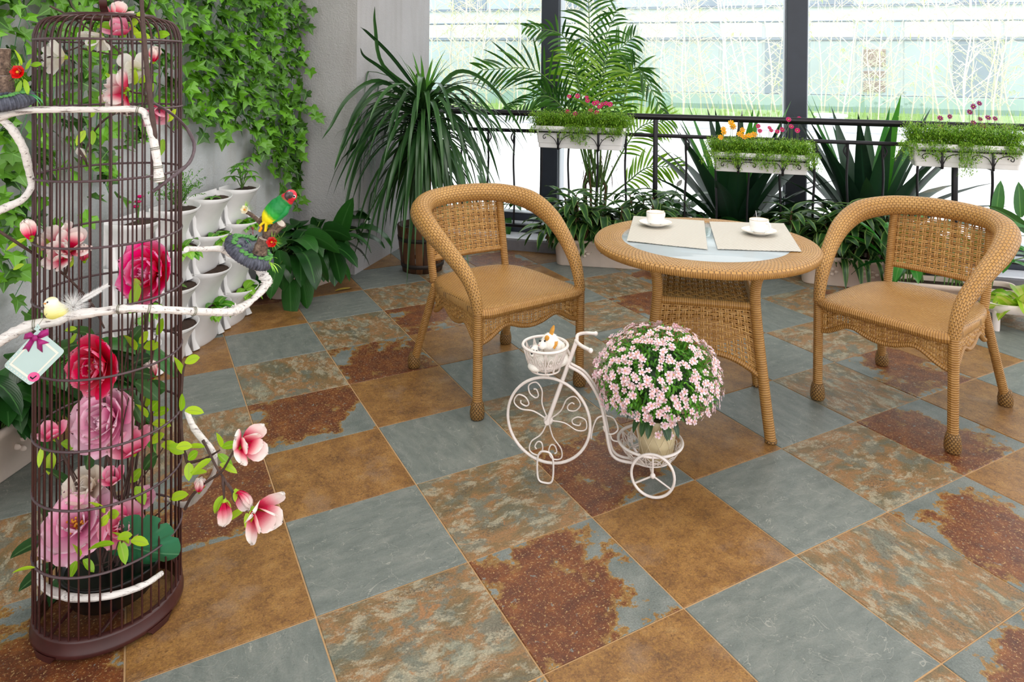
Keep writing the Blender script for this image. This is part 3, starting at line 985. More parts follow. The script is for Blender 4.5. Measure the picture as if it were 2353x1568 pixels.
# ------------------------------------------------------------------ on the table
t = NT('woven_placemat')
x = t.xyz(t.uv())
ch = t.n('TexChecker', None, Vector=t.n('CombineXYZ', None, i0=x[0], i1=x[1]), Scale=110.0, Color1=(*srgb(208, 202, 192), 1), Color2=(*srgb(182, 175, 162), 1))
w = t.m('MULTIPLY', t.m('SINE', t.m('MULTIPLY', x[0], 700.0)), t.m('SINE', t.m('MULTIPLY', x[1], 500.0)))
t.bump(w, 0.35, 0.002)
M_MAT = t.done(ch.outputs[0], 0.5, 0, 0.4)
def placemat(pts, label):
    c = [gnd(*p, zt + 0.003) for p in pts]
    mb = MB()
    g = []
    for z in (0.0, 0.0016):
        rows = []
        for i in range(9):
            u = i / 8
            rows.append([c[0] * (1 - u) * (1 - v) + c[1] * u * (1 - v) + c[2] * u * v + c[3] * (1 - u) * v + A(0, 0, z + 0.0006 * math.sin(u * 9) * v) for v in np.linspace(0, 1, 7)])
        g.append(np.array(rows))
    UV = g[0][:, :, :2]
    mb.grid(g[1], UV); mb.grid(g[0], UV, flip=True)
    for sl in ((0, slice(None)), (-1, slice(None)), (slice(None), 0), (slice(None), -1)):
        e = np.stack([g[0][sl], g[1][sl]])
        mb.grid(e, e[:, :, :2])
    single('placemat', mb, M_MAT, label, 'placemat', tuple((c[0] + c[2]) / 2), 'woven placemats on the glass')
placemat([(1456, 497), (1618, 508), (1626, 574), (1440, 554)], 'woven grey placemat on the half of the table nearer the barrel')
placemat([(1630, 510), (1801, 514), (1842, 579), (1649, 573)], 'woven grey placemat on the half of the table away from the barrel')
M_CHINA = plain('white_china', srgb(246, 244, 240), 0.12, 0, 0.015)
M_GOLD = plain('gold_line', srgb(200, 160, 90), 0.3, 0.8)
M_CHROME = plain('polished_steel', srgb(200, 200, 204), 0.18, 1.0, 0.03)
def cup_set(px, py, ha, lbl, sp, z0):
    p = gnd(px, py, z0)
    sc = thing('saucer', 'white china saucer ' + lbl, 'saucer', tuple(p), 'white coffee saucers on the table')
    mb = MB(); mb.lathe([(0, 0.004), (0.03, 0.004), (0.034, 0.0), (0.038, 0.0), (0.05, 0.006), (0.066, 0.014), (0.0755, 0.0175), (0.077, 0.0195), (0.075, 0.020), (0.064, 0.0165), (0.048, 0.009), (0.034, 0.0065), (0, 0.0065)], 40, p)
    part('dish', mb, M_CHINA, sc)
    mb = MB(); mb.tube([p + A(math.cos(a) * 0.0762, math.sin(a) * 0.0762, 0.0198) for a in np.linspace(0, 2 * PI, 49)[:-1]], 0.0006, 4, True)
    part('gilt_line', mb, M_GOLD, sc)
    q = p + A(0, 0, 0.0068)
    cu = thing('coffee_cup', 'white china coffee cup with gilt lip ' + lbl, 'cup', tuple(q), 'white coffee cups on the table')
    mb = MB(); mb.lathe([(0, 0.0), (0.024, 0.0), (0.025, 0.004), (0.036, 0.009), (0.0405, 0.018), (0.0415, 0.035), (0.042, 0.058), (0.0405, 0.0585), (0.0395, 0.035), (0.038, 0.018), (0.03, 0.011), (0, 0.009)], 40, q)
    part('bowl', mb, M_CHINA, cu)
    mb = MB(); mb.tube([q + A(math.cos(a) * 0.0415, math.sin(a) * 0.0415, 0.0586) for a in np.linspace(0, 2 * PI, 49)[:-1]], 0.0009, 5, True)
    part('gilt_lip', mb, M_GOLD, cu)
    hd = A(math.cos(ha), math.sin(ha), 0)
    mb = MB(); mb.tube(catmull([q + hd * r + A(0, 0, z) for r, z in ((0.040, 0.049), (0.056, 0.051), (0.064, 0.040), (0.060, 0.026), (0.040, 0.017))], 6), 0.004, 8, flat=1.4)
    part('handle', mb, M_CHINA, cu)
    sp0, sp1 = q + A(0.0, 0.006, 0.014), q + A(*sp)
    sn = thing('teaspoon', 'steel teaspoon standing in the cup ' + lbl, 'spoon', tuple(sp0), 'teaspoons in the coffee cups')
    d = unit(sp1 - sp0)
    mb = MB(); mb.tube([sp0 + (sp1 - sp0) * u for u in np.linspace(0, 1, 8)], [0.002, 0.0016, 0.0016, 0.0018, 0.002, 0.0026, 0.0032, 0.0026], 8, flat=0.5)
    part('handle', mb, M_CHROME, sn)
    mb = MB(); mb.ball(sp0 + d * 0.004 + A(0, 0, 0.002), (0.008, 0.004, 0.010), 10, 6)
    part('bowl', mb, M_CHROME, sn)
cup_set(1506, 519, math.radians(40), 'on the placemat nearer the barrel', (-0.026, 0.02, 0.078), zt + 0.0052)
cup_set(1744, 538, math.radians(-62), 'on the placemat away from the barrel', (-0.008, 0.024, 0.092), zt + 0.0052)

# ------------------------------------------------------------------ bicycle plant stand
M_BIKE = plain('cream_painted_wire', srgb(232, 222, 216), 0.42, 0, 0.08, 30)
YB = 2.5
bk = thing('bicycle_plant_stand', 'cream wire plant stand shaped like a tricycle with two baskets', 'plant stand', tuple(gnd(1255, 1100)))
hub = at(1260, 966, 2.5)
bd = unit(A(at(1500, 1082, 2.38)[0] - hub[0], -0.10, 0))      # along the stand
bn = A(-bd[1], bd[0], 0)
def bp(c, u, w, o=0.0):
    return c + bd * u + A(0, 0, w) + bn * o
def ring(mb, c, r, th, n=40, k=6):
    mb.tube([bp(c, r * math.cos(a), r * math.sin(a)) for a in np.linspace(0, 2 * PI, n + 1)[:-1]], th, k, True)
RW = 0.150
mb = MB(); ring(mb, hub, RW, 0.0052, 56, 8)
fw = part('front_wheel', mb, M_BIKE, bk)
mb = MB(); mb.ball(hub, (0.017, 0.014, 0.017), 12, 8); mb.tube([bp(hub, 0, 0, -0.02), bp(hub, 0, 0, 0.02)], 0.009, 10)
part('hub', mb, M_BIKE, fw)
def heart(c, a0, s, mb, th=0.0026):
    for sg in (-1, 1):
        pts = []
        for q, r in ((0.0, 0.0), (0.42, 0.40), (0.62, 0.72), (0.50, 0.93), (0.24, 0.93), (0.12, 0.76), (0.22, 0.60), (0.40, 0.62), (0.42, 0.76), (0.33, 0.80)):
            an = a0 + sg * q * 0.88
            pts.append(bp(c, math.cos(an) * r * s, math.sin(an) * r * s))
        mb.tube(catmull(pts, 5), th, 5)
for a0 in (2.35, 0.35, -1.65):
    mb = MB(); heart(hub, a0, RW * 0.97, mb)
    part('heart_scroll', mb, M_BIKE, fw)
# standing loop under the front wheel
g0 = gnd(1255, 1100)
mb = MB(); s0 = A(hub[0], hub[1] - 0.02, 0)
lp_ = [(0.0, 0.004), (0.02, 0.008), (0.028, 0.03), (0.028, 0.085), (0.018, 0.108), (0.0, 0.113), (-0.018, 0.108), (-0.028, 0.085), (-0.028, 0.03), (-0.02, 0.008)]
mb.tube(catmull([bp(s0, u - 0.005, w, -0.02) for u, w in lp_], 5, True), 0.0036, 6, True)
part('stand_loop', mb, M_BIKE, bk)
# fork and handlebar
f0, f1 = bp(hub, 0.0, 0.0, -0.012), at(1322, 792, 2.5)
mb = MB(); mb.tube([f0, (f0 + f1) / 2, f1, f1 + (f1 - f0) * 0.06], 0.0075, 10)
part('fork', mb, M_BIKE, bk)
f2 = f1 + (f1 - f0) * 0.06
hb = catmull([at(1369, 767, 2.62), at(1345, 766, 2.6), at(1328, 770, 2.54), f2, at(1324, 784, 2.46), at(1336, 795, 2.41), at(1357, 806, 2.37)], 6)
mb = MB(); mb.tube(hb, 0.0062, 10)
hbo = part('handlebar', mb, M_BIKE, bk)
for e in (hb[0], hb[-1]):
    mb = MB(); mb.ball(e, 0.0085, 10, 6)
    part('grip_end', mb, M_BIKE, hbo)
# double frame tube
rb = at(1494, 1012, 2.5)
RB, rz1, rz0 = 0.112, rb[2], 0.085
for off in (-0.012, 0.012):
    pts = [at(1308, 838, 2.5), at(1345, 862, 2.5), at(1378, 915, 2.5), at(1392, 975, 2.5), at(1400, 1020, 2.5), at(1409, 1043, 2.5), at(1432, 1056, 2.5), at(1490, 1064, 2.5)]
    mb = MB(); mb.tube(catmull([p + bn * off for p in pts], 6), 0.0055, 8)
    part('frame_tube', mb, M_BIKE, bk)
mb = MB()
for pts in ([(1388, 955), (1372, 962), (1362, 985), (1358, 1008)], [(1392, 955), (1410, 962), (1420, 985), (1412, 996), (1400, 998), (1390, 992), (1386, 980)], [(1402, 1000), (1408, 1012), (1424, 1016)]):
    mb.tube(catmull([at(*p, 2.49) for p in pts], 6), 0.003, 5)
part('link_scroll', mb, M_BIKE, bk)
def basket(c, r1, z1, r0, z0, nsc, name, leafd):
    mb = MB()
    mb.tube([A(c[0] + r1 * math.cos(a), c[1] + r1 * math.sin(a), z1) for a in np.linspace(0, 2 * PI, 49)[:-1]], 0.0052, 8, True)
    b = part(name, mb, M_BIKE, bk)
    mb = MB()
    for rr, zz in ((r0, z0), (r0 * 0.55, z0)):
        mb.tube([A(c[0] + rr * math.cos(a), c[1] + rr * math.sin(a), zz) for a in np.linspace(0, 2 * PI, 41)[:-1]], 0.003, 6, True)
    for k in range(4):
        a = k * PI / 4
        mb.tube([A(c[0] + r0 * math.cos(a), c[1] + r0 * math.sin(a), z0), A(c[0] - r0 * math.cos(a), c[1] - r0 * math.sin(a), z0)], 0.002, 5)
    part('basket_base', mb, M_BIKE, b)
    def sf(a, v):
        r = r0 + (r1 - r0) * v ** 0.8
        return A(c[0] + r * math.cos(a), c[1] + r * math.sin(a), z0 + (z1 - z0) * v)
    st = 2 * PI / nsc
    for k in range(nsc):
        a = k * st
        mb = MB()
        mb.tube([sf(a, v) for v in np.linspace(0, 1, 6)], 0.0022, 5)
        mb.tube([sf(a + st * u, 0.98 - 0.62 * (2 * u - 1) ** 2 * 0 - 0.6 * math.sin(PI * u)) for u in np.linspace(0, 1, 12)], 0.002, 5)
        mb.tube([sf(a + st * u, 0.05 + 0.65 * math.sin(PI * u)) for u in np.linspace(0, 1, 12)], 0.002, 5)
        if leafd:
            for q, v0, dv in ((0.5, 0.35, 0.4), (0.28, 0.3, 0.28), (0.72, 0.3, 0.28)):
                rows = [[sf(a + st * (q + dq * math.sin(PI * s) * 0.11), v0 + dv * (s - 0.5)) for dq in (-1, 0, 1)] for s in np.linspace(0.02, 0.98, 6)]
                mb.grid(np.array(rows))
        part('scroll', mb, M_BIKE, b)
    return b
fbc = at(1253, 792, 2.5)
basket(fbc, 0.079, fbc[2], 0.052, fbc[2] - 0.085, 12, 'front_basket', True)
mb = MB(); mb.tube([bp(fbc, 0, -0.085), A(hub[0], hub[1], hub[2] + RW)], 0.004, 6); mb.tube([bp(fbc, 0.079, -0.006), at(1312, 820, 2.5)], 0.004, 6)
part('basket_bracket', mb, M_BIKE, bk)
basket(rb, RB, rz1, 0.078, rz0, 10, 'rear_basket', True)
for off in (-0.115, 0.115):
    wc = A(at(1500, 1082, 2.38)[0], 0, 0.078) + A(0, rb[1], 0) + bn * off
    if off < 0:
        wc = at(1500, 1082, 2.385); wc[2] = 0.0765
    mb = MB(); ring(mb, wc, 0.072, 0.0048, 40, 8)
    w_ = part('rear_wheel', mb, M_BIKE, bk)
    mb = MB(); mb.ball(wc, 0.0095, 10, 6)
    part('hub', mb, M_BIKE, w_)
    for a in (PI / 2, PI / 2 + 2 * PI / 3, PI / 2 + 4 * PI / 3):
        mb = MB(); mb.tube([wc, bp(wc, 0.071 * math.cos(a), 0.071 * math.sin(a))], 0.0032, 6)
        part('spoke', mb, M_BIKE, w_)
    mb = MB(); mb.tube([wc, A(wc[0], rb[1], rz0 - 0.004)], 0.004, 6)
    part('axle', mb, M_BIKE, w_)

# ------------------------------------------------------------------ plush animals in the front basket
def remeshed(name, balls, mat, parent, vox=0.0022, sm=4):
    mb = MB()
    for c, r, m in balls:
        mb.ball(c, r, 16, 10, m)
    o = part(name, mb, mat, parent)
    md = o.modifiers.new('skin', 'REMESH'); md.mode = 'VOXEL'; md.voxel_size = vox; md.use_smooth_shade = True
    md = o.modifiers.new('soft', 'SMOOTH'); md.iterations = sm; md.factor = 0.5
    return o
def fur(mb, c, R, n, L, th=0.0007):
    for i in range(n):
        d = unit(nr.normal(size=3))
        p = np.asarray(c) + d * R
        s = unit(np.cross(d, nr.normal(size=3))) * th
        e = p + unit(d + nr.normal(size=3) * 0.45) * L
        mb.add([p - s, p + s, e], [(0, 1, 2)])
M_FURW = plain('white_plush', srgb(246, 242, 234), 0.95, 0, 0.05, 60, 0.6)
M_FURO = plain('orange_plush', srgb(206, 146, 60), 0.95, 0, 0.15, 60, 0.6)
M_FURG = plain('grey_plush', srgb(150, 150, 152), 0.95, 0, 0.15, 60, 0.6)
M_EYE = plain('black_bead', srgb(16, 14, 16), 0.1)
rp = at(1262, 836, 2.49)
rp[2] = fbc[2] - 0.082
rbt = thing('plush_rabbit', 'white plush rabbit with orange ears and patches in the front basket', 'plush toy', tuple(rp), 'plush animals in the bicycle basket')
hc = at(1264, 786, 2.475)
bc = at(1278, 808, 2.51)
bod = [(bc, (0.039, 0.036, 0.040), None), (hc, (0.031, 0.030, 0.031), None), (at(1246, 794, 2.457), (0.015, 0.016, 0.014), None), ((hc + bc) / 2, (0.032, 0.032, 0.032), None), (A(bc[0], bc[1], rp[2] + 0.03), (0.046, 0.044, 0.03), None)]
rbb = remeshed('body', bod, M_FURW, rbt)
mb = MB(); fur(mb, bc, 0.037, 900, 0.010, 0.0005); fur(mb, hc, 0.029, 500, 0.007, 0.0005)
part('fur', mb, M_FURW, rbt, kind='stuff')
for e0, e1 in (((1264, 774), (1273, 748)), ((1272, 800), (1281, 785))):
    a, b = at(*e0, 2.47 if e0[0] < 1268 else 2.452), at(*e1, 2.48 if e0[0] < 1268 else 2.455)
    mb = MB(); mb.tube(catmull([a, a + (b - a) * 0.35, a + (b - a) * 0.75, b], 5), list(np.linspace(0.009, 0.010, 8)) + list(np.linspace(0.0095, 0.003, 8)), 10, flat=0.55)
    part('ear', mb, M_FURO, rbt)
mb = MB(); mb.ball(at(1257, 778, 2.455), (0.009, 0.006, 0.011), 10, 6); mb.ball(at(1274, 790, 2.455), (0.008, 0.006, 0.010), 10, 6)
part('patch', mb, M_FURO, rbt)
for p in ((1252, 784, 2.445), (1241, 784, 2.448)):
    mb = MB(); mb.ball(at(*p), 0.0036, 10, 6)
    part('eye', mb, M_EYE, rbt)
mb = MB(); mb.ball(at(1238, 794, 2.438), (0.0025, 0.002, 0.002), 8, 5)
part('nose', mb, plain('pink_nose', srgb(220, 140, 140), 0.6), rbt)
dp = at(1231, 808, 2.47)
dg = thing('plush_dog', 'smaller white plush dog with a grey ear beside the rabbit in the front basket', 'plush toy', (dp[0], dp[1], rp[2]), 'plush animals in the bicycle basket')
remeshed('body', [(dp, (0.022, 0.022, 0.021), None), (A(dp[0], dp[1], rp[2] + 0.018), (0.028, 0.028, 0.018), None), (at(1223, 814, 2.445), (0.010, 0.011, 0.009), None), (A(dp[0] + 0.008, dp[1] + 0.01, rp[2] + 0.034), (0.024, 0.024, 0.024), None)], M_FURW, dg)
mb = MB(); fur(mb, dp, 0.021, 260, 0.008)
part('fur', mb, M_FURW, dg, kind='stuff')
for p in ((1240, 800, 2.452), (1222, 800, 2.47)):
    mb = MB(); mb.ball(at(*p), (0.006, 0.004, 0.010), 10, 6)
    part('ear', mb, M_FURG, dg)
for p in ((1226, 806, 2.448), (1233, 807, 2.447)):
    mb = MB(); mb.ball(at(*p), 0.003, 8, 5)
    part('eye', mb, M_EYE, dg)
mb = MB(); mb.ball(at(1222, 813, 2.434), 0.0035, 8, 5)
part('nose', mb, M_EYE, dg)

# ------------------------------------------------------------------ pot of pink flowers in the rear basket
pc = at(1508, 1006, 2.49)
pz = rz0 + 0.004
M_POTB = plain('cream_pot', srgb(206, 190, 152), 0.55, 0, 0.1, 25)
pot = thing('pink_flower_pot', 'cream pot with a dome of tiny pale pink flowers in the rear basket', 'potted plant', (pc[0], pc[1], pz))
hp = at(1508, 950, 2.49)[2] - pz
mb = MB(); mb.lathe([(0, 0.0), (0.052, 0.0), (0.056, 0.01), (0.070, hp - 0.015), (0.073, hp), (0.068, hp), (0.066, hp - 0.02), (0, hp - 0.022)], 32, (pc[0], pc[1], pz))
po = part('pot', mb, M_POTB, pot)
mb = MB()
for k in range(10):
    for sg in (-1, 1):
        mb.tube([A(pc[0] + r * math.cos(a), pc[1] + r * math.sin(a), pz + z) for r, z, a in [(0.0575 + 0.0145 * u, 0.012 + (hp - 0.025) * u, k * PI / 5 + sg * u * 0.9) for u in np.linspace(0, 1, 7)]], 0.0011, 4)
part('diamond_ribbing', mb, plain('pale_rib', srgb(226, 212, 180), 0.6), po)
bc0 = at(1512, 866, 2.49)
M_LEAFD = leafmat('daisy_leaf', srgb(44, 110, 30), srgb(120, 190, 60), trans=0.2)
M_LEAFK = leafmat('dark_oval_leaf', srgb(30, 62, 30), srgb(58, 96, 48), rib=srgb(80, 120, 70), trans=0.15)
M_PINKP = petalmat('pale_pink_petal', [(0.0, srgb(228, 140, 164)), (0.4, srgb(244, 200, 212)), (0.9, srgb(250, 232, 236))])
M_YEL = plain('yellow_eye', srgb(206, 190, 70), 0.7)
RXB, RYB, RZB = 0.212, 0.20, 0.166
def on_dome(n):
    out = []
    while len(out) < n:
        d = unit(nr.normal(size=3))
        if d[2] < -0.42:
            continue
        out.append(d)
    return out
mb = MB()
for d in on_dome(3200):
    rr = rnd.uniform(0.6, 0.99)
    p = bc0 + d * A(RXB, RYB, RZB) * rr
    mb.leaf(p, unit(d + nr.normal(size=3) * 0.7), rnd.uniform(0.016, 0.028), 0.012, 0.6, 'lance', 0.2, 3)
part('foliage', mb, M_LEAFD, pot, kind='stuff')
mb = MB()
for d in on_dome(60):
    mb.tube([A(pc[0], pc[1], pz + hp - 0.02), A(pc[0], pc[1], pz + hp) + d * A(0.05, 0.05, 0.02), bc0 + d * A(RXB, RYB, RZB) * 0.9], 0.0016, 4, cap=False)
part('stems', mb, M_LEAFD, pot)
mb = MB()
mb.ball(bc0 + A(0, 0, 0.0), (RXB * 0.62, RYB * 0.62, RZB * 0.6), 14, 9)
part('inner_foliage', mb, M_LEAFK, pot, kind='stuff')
for i in range(18):
    a = rnd.uniform(0, 2 * PI)
    mb = MB()
    mb.leaf(A(pc[0] + 0.06 * math.cos(a), pc[1] + 0.06 * math.sin(a), pz + hp + 0.01), A(math.cos(a), math.sin(a), 0.2), 0.075, 0.036, 2.4, 'ovate', 0.2, 5)
    part('leaf', mb, M_LEAFK, pot)
fm = MB()
for k in range(5):
    a = k * 2 * PI / 5
    X, Y, Z = A(-math.sin(a), math.cos(a), 0), A(math.cos(a), math.sin(a), 0), A(0, 0, 1)
    rows = [[Y * t_r + X * w * q + Z * (0.12 * t_r + 0.06 * abs(q)) for q in (-1, 0, 1)] for t_r, w in ((0.12, 0.10), (0.5, 0.30), (0.85, 0.36), (1.0, 0.2))]
    fm.grid(np.array(rows), np.array([[(0, v), (0.5, v), (1, v)] for v in (0.1, 0.5, 0.85, 1.0)]))
nf = len(fm.f)
fm.ball((0, 0, 0.1), (0.17, 0.17, 0.12), 6, 4)
flower_me = fm.mesh('flower', [M_PINKP, M_YEL])
for i, p in enumerate(flower_me.polygons):
    p.material_index = 0 if i < nf else 1
def put_flower(p, d, s):
    X, Y, Z = frame(np.cross(d, nr.normal(size=3)), d)
    return p, X, Y, Z, s
fl = []
cand = [d for d in on_dome(680)]
for d in cand:
    p = bc0 + d * A(RXB, RYB, RZB) * rnd.uniform(0.97, 1.09)
    fl.append((d[1] - 0.55 * d[2], put_flower(p, unit(d + A(0, 0, 0.25) + nr.normal(size=3) * 0.25), rnd.uniform(0.0095, 0.0135))))
for px, py in ((1512, 1000), (1527, 993), (1540, 1001), (1547, 972), (1490, 952), (1515, 946), (1539, 958)):
    fl.append((-9, put_flower(at(px, py, 2.4), unit(A(0.1, -1, 0.3)), 0.013)))
fl.sort(key=lambda q: q[0])
back = MB()
for i, (_, (p, X, Y, Z, s)) in enumerate(fl):
    if i < 298:
        inst('flower', flower_me, pot, p, X, Y, Z, s)
    else:
        for k in range(5):
            a = k * 2 * PI / 5
            r_, q_ = X * math.cos(a) + Y * math.sin(a), -X * math.sin(a) + Y * math.cos(a)
            back.grid(np.array([[p + (r_ * t_ + q_ * w * e + Z * 0.1 * t_) * s for e in (-1, 1)] for t_, w in ((0.1, 0.1), (0.7, 0.36), (1.0, 0.2))]), np.array([[(0, v), (1, v)] for v in (0.2, 0.7, 1.0)]))
part('back_flowers', back, M_PINKP, pot, kind='stuff')
mb = MB()
for px, py in ((1512, 1000), (1527, 993), (1540, 1001), (1547, 972)):
    mb.tube(catmull([at(1530, 950, 2.41), at(1530 + (px - 1530) * 0.3, 970, 2.395), at(px, py, 2.403)], 4), 0.001, 4)
part('trailing_stem', mb, M_LEAFD, pot)
# ------------------------------------------------------------------ plants
def t_at(px, off):
    """Place along the railing line, OFF metres outwards, seen in pixel column PX."""
    q = (px - CX) / F
    B = LP + LN * off
    return (q * B[1] - B[0]) / (LD[0] - q * LD[1])
M_TROUGH = plain('blush_plastic', srgb(226, 206, 192), 0.5, 0, 0.06, 12, 0.15)
M_PLA = plain('white_pocket_plastic', srgb(226, 224, 224), 0.4, 0, 0.04, 10)
def rr_loop(l, w, r, n=5):
    P = []
    r = min(r, l / 2 - 1e-3, w / 2 - 1e-3)
    for cx, cy, a0 in ((l / 2 - r, w / 2 - r, 0), (-l / 2 + r, w / 2 - r, PI / 2), (-l / 2 + r, -w / 2 + r, PI), (l / 2 - r, -w / 2 + r, 3 * PI / 2)):
        for k in range(n + 1):
            a = a0 + PI / 2 * k / n
            P.append((cx + r * math.cos(a), cy + r * math.sin(a)))
    return np.array(P + P[:1])
def trough(name, label, cat, c, d, L, W, H, taper=0.025, group=None, mat=None, ornament=True):
    d = unit(A(d[0], d[1], 0)); nn = A(-d[1], d[0], 0)
    c = A(c[0], c[1], 0)
    th = thing(name, label, cat, tuple(c), group)
    def ring(off, z):
        P = rr_loop(L + 2 * off, W + 2 * off, 0.05)
        return [c + d * x + nn * y + A(0, 0, z) for x, y in P]
    mb = MB()
    rows = [ring(-0.06, 0.0), ring(-taper - 0.004, 0.0), ring(-taper, 0.006), ring(-0.012, H - 0.035), ring(-0.008, H - 0.033), ring(0.006, H - 0.03), ring(0.008, H - 0.006), ring(0.004, H), ring(-0.008, H), ring(-0.014, H - 0.01), ring(-0.02, H - 0.05)]
    mb.grid(np.array(rows), flip=True)
    tr_ = part('trough', mb, mat or M_TROUGH, th)
    if ornament:
        for sgn in (-1, 1):
            mb = MB()
            pc_ = c - nn * (W / 2 - 0.012) + d * (sgn * L * 0.2) + A(0, 0, H * 0.5)
            for k in range(6):
                a = k * PI / 3
                mb.ball(pc_ + d * 0.035 * math.cos(a) * 1.4 + A(0, 0, 0.02 * math.sin(a)), (0.016, 0.005, 0.011), 8, 5)
            part('relief', mb, mat or M_TROUGH, tr_)
    mb = MB()
    P = rr_loop(L - 0.03, W - 0.03, 0.04)
    rows = [[c + (d * x + nn * y) * s + A(0, 0, H - 0.028 + 0.006 * math.sin(9 * x * s) * (s < 1)) for x, y in P] for s in (1.0, 0.6, 0.0)]
    mb.grid(np.array(rows), flip=True)
    part('soil', mb, M_SOIL, th)
    return th, c, d, nn
NEAR_WALL = set()
def leafp(th, mat, *a, name='leaf', **k):
    mb = MB()
    mb.leaf(*a, **k)
    if th.name in NEAR_WALL:
        keep_out(mb.v[0], th.name.startswith('barrel'))
    return part(name, mb, mat, th)
M_DRA = leafmat('striped_dracaena', srgb(24, 58, 26), srgb(62, 112, 44), rib=srgb(36, 70, 36), ribw=0.2, edge=srgb(120, 148, 78), trans=0.2)
M_LILY = leafmat('peace_lily_leaf', srgb(18, 52, 22), srgb(48, 102, 38), rib=srgb(70, 120, 60), ribw=0.04, rough=0.28, trans=0.16, stripes=0.05)
M_LIME = leafmat('bright_lime_leaf', srgb(120, 176, 30), srgb(196, 226, 60), rib=srgb(200, 230, 110), trans=0.35)
M_MID = leafmat('fresh_green_leaf', srgb(52, 118, 34), srgb(122, 182, 66), rib=srgb(130, 180, 90), trans=0.3)
M_STEM = plain('green_stem', srgb(88, 124, 52), 0.5)
M_BARK = plain('brown_bark', srgb(104, 76, 54), 0.85, 0, 0.3, 40, 0.7)

def striped_clumps(th, c, d, L, W, H, n, hmin, hmax, lean=0.0):
    st = MB()
    for i in range(n):
        u = (i + 0.5) / n - 0.5
        b = c + d * (u * (L - 0.08)) + A(rnd.uniform(-0.4, 0.4) * W, rnd.uniform(-0.4, 0.4) * W, H - 0.03)
        top = b + A(rnd.uniform(-0.06, 0.06) + lean * u, rnd.uniform(-0.07, 0.05), rnd.uniform(hmin, hmax))
        st.tube([b, (b + top) / 2 + A(0.01, 0, 0), top], [0.008, 0.007, 0.005], 6)
        for k in range(rnd.randint(11, 13)):
            a = k * 2.4 + rnd.uniform(-0.3, 0.3)
            f = k / 13
            p = b + (top - b) * (1.0 - 0.62 * f)
            el = 0.95 - 1.0 * f
            leafp(th, M_DRA, p, A(math.cos(a), math.sin(a), el), rnd.uniform(0.19, 0.30), rnd.uniform(0.062, 0.088), rnd.uniform(0.9, 2.0), 'lance', 0.28, 6, rnd.uniform(-0.5, 0.5), 0.05)
    part('stems', st, M_BARK, th)
# two troughs of striped dracaena by the window
th, c, d, nn = trough('planter_trough', 'blush plastic trough of striped dracaena between the wooden barrel and the table', 'planter', (0.545, 5.205), (0.985, -0.17), 0.70, 0.19, 0.195)
striped_clumps(th, c, d, 0.88, 0.19, 0.195, 24, 0.14, 0.36)
th, c, d, nn = trough('planter_trough', 'blush plastic trough of striped dracaena behind the armchair away from the barrel', 'planter', (2.17, 4.80), (0.955, -0.295), 0.62, 0.20, 0.2)
striped_clumps(th, c, d, 0.82, 0.2, 0.2, 23, 0.14, 0.36)
for k in range(10):
    p = c + d * rnd.uniform(-0.1, 0.35) - nn * 0.08 + A(0, 0, 0.2)
    leafp(th, M_DRA, p, A(rnd.uniform(-0.3, 0.3), -0.8, 0.25), rnd.uniform(0.2, 0.26), 0.042, 2.6, 'lance', 0.25, 7)

def lily(th, c, n, L, W, H, spread=(0.1, 0.1), d=A(1, 0, 0), stem=0.18, mat=None, up=(0.3, 1.6), dm=1.7):
    nn = A(-d[1], d[0], 0)
    st = MB()
    for i in range(n):
        a = i * 2.39996
        b = c + d * rnd.uniform(-1, 1) * spread[0] + nn * rnd.uniform(-1, 1) * spread[1] + A(0, 0, H)
        el = up[0] + (up[1] - up[0]) * rnd.random()
        dd = unit(A(math.cos(a), math.sin(a), el))
        s = stem * rnd.uniform(0.5, 1.25)
        e = b + dd * s
        st.tube([b, b + A(dd[0] * 0.3, dd[1] * 0.3, 1) * s * 0.55, e], 0.0035, 5, cap=False)
        leafp(th, mat or M_LILY, e, unit(dd + A(0, 0, -0.25)), L * rnd.uniform(0.75, 1.15), W * rnd.uniform(0.8, 1.15), dm * rnd.uniform(0.7, 1.3), 'ovate', 0.22, 7, rnd.uniform(-0.4, 0.4), 0.02)
    part('stems', st, M_STEM, th)
# peace lily trough by the corner pillar
th, c, d, nn = trough('planter_trough', 'blush plastic trough of broad peace lily leaves by the corner pillar', 'planter', (-1.455, 4.60), (0.474, 0.88), 0.56, 0.19, 0.19)
NEAR_WALL.add(th.name)
lily(th, c, 56, 0.29, 0.165, 0.17, (0.24, 0.06), d, 0.23)
for px, py, q, g in ((640, 575, (652, 640), 4.30), (705, 580, (745, 610), 4.32), (740, 530, (790, 520), 4.5), (665, 640, (668, 690), 4.25), (690, 615, (708, 690), 4.28), (760, 560, (790, 640), 4.5), (772, 570, (797, 452), 4.62), (700, 540, (780, 545), 4.35)):
    p = at(px, py, g)
    v = at(*q, g - 0.08) - p
    leafp(th, M_LILY, p, unit(v), max(0.25, np.linalg.norm(v) * 1.1), 0.16, 0.7, 'ovate', 0.18, 8, side=(1, -0.2, 0.1) if abs(v[2]) > abs(v[0]) else (0.1, -0.3, 1))
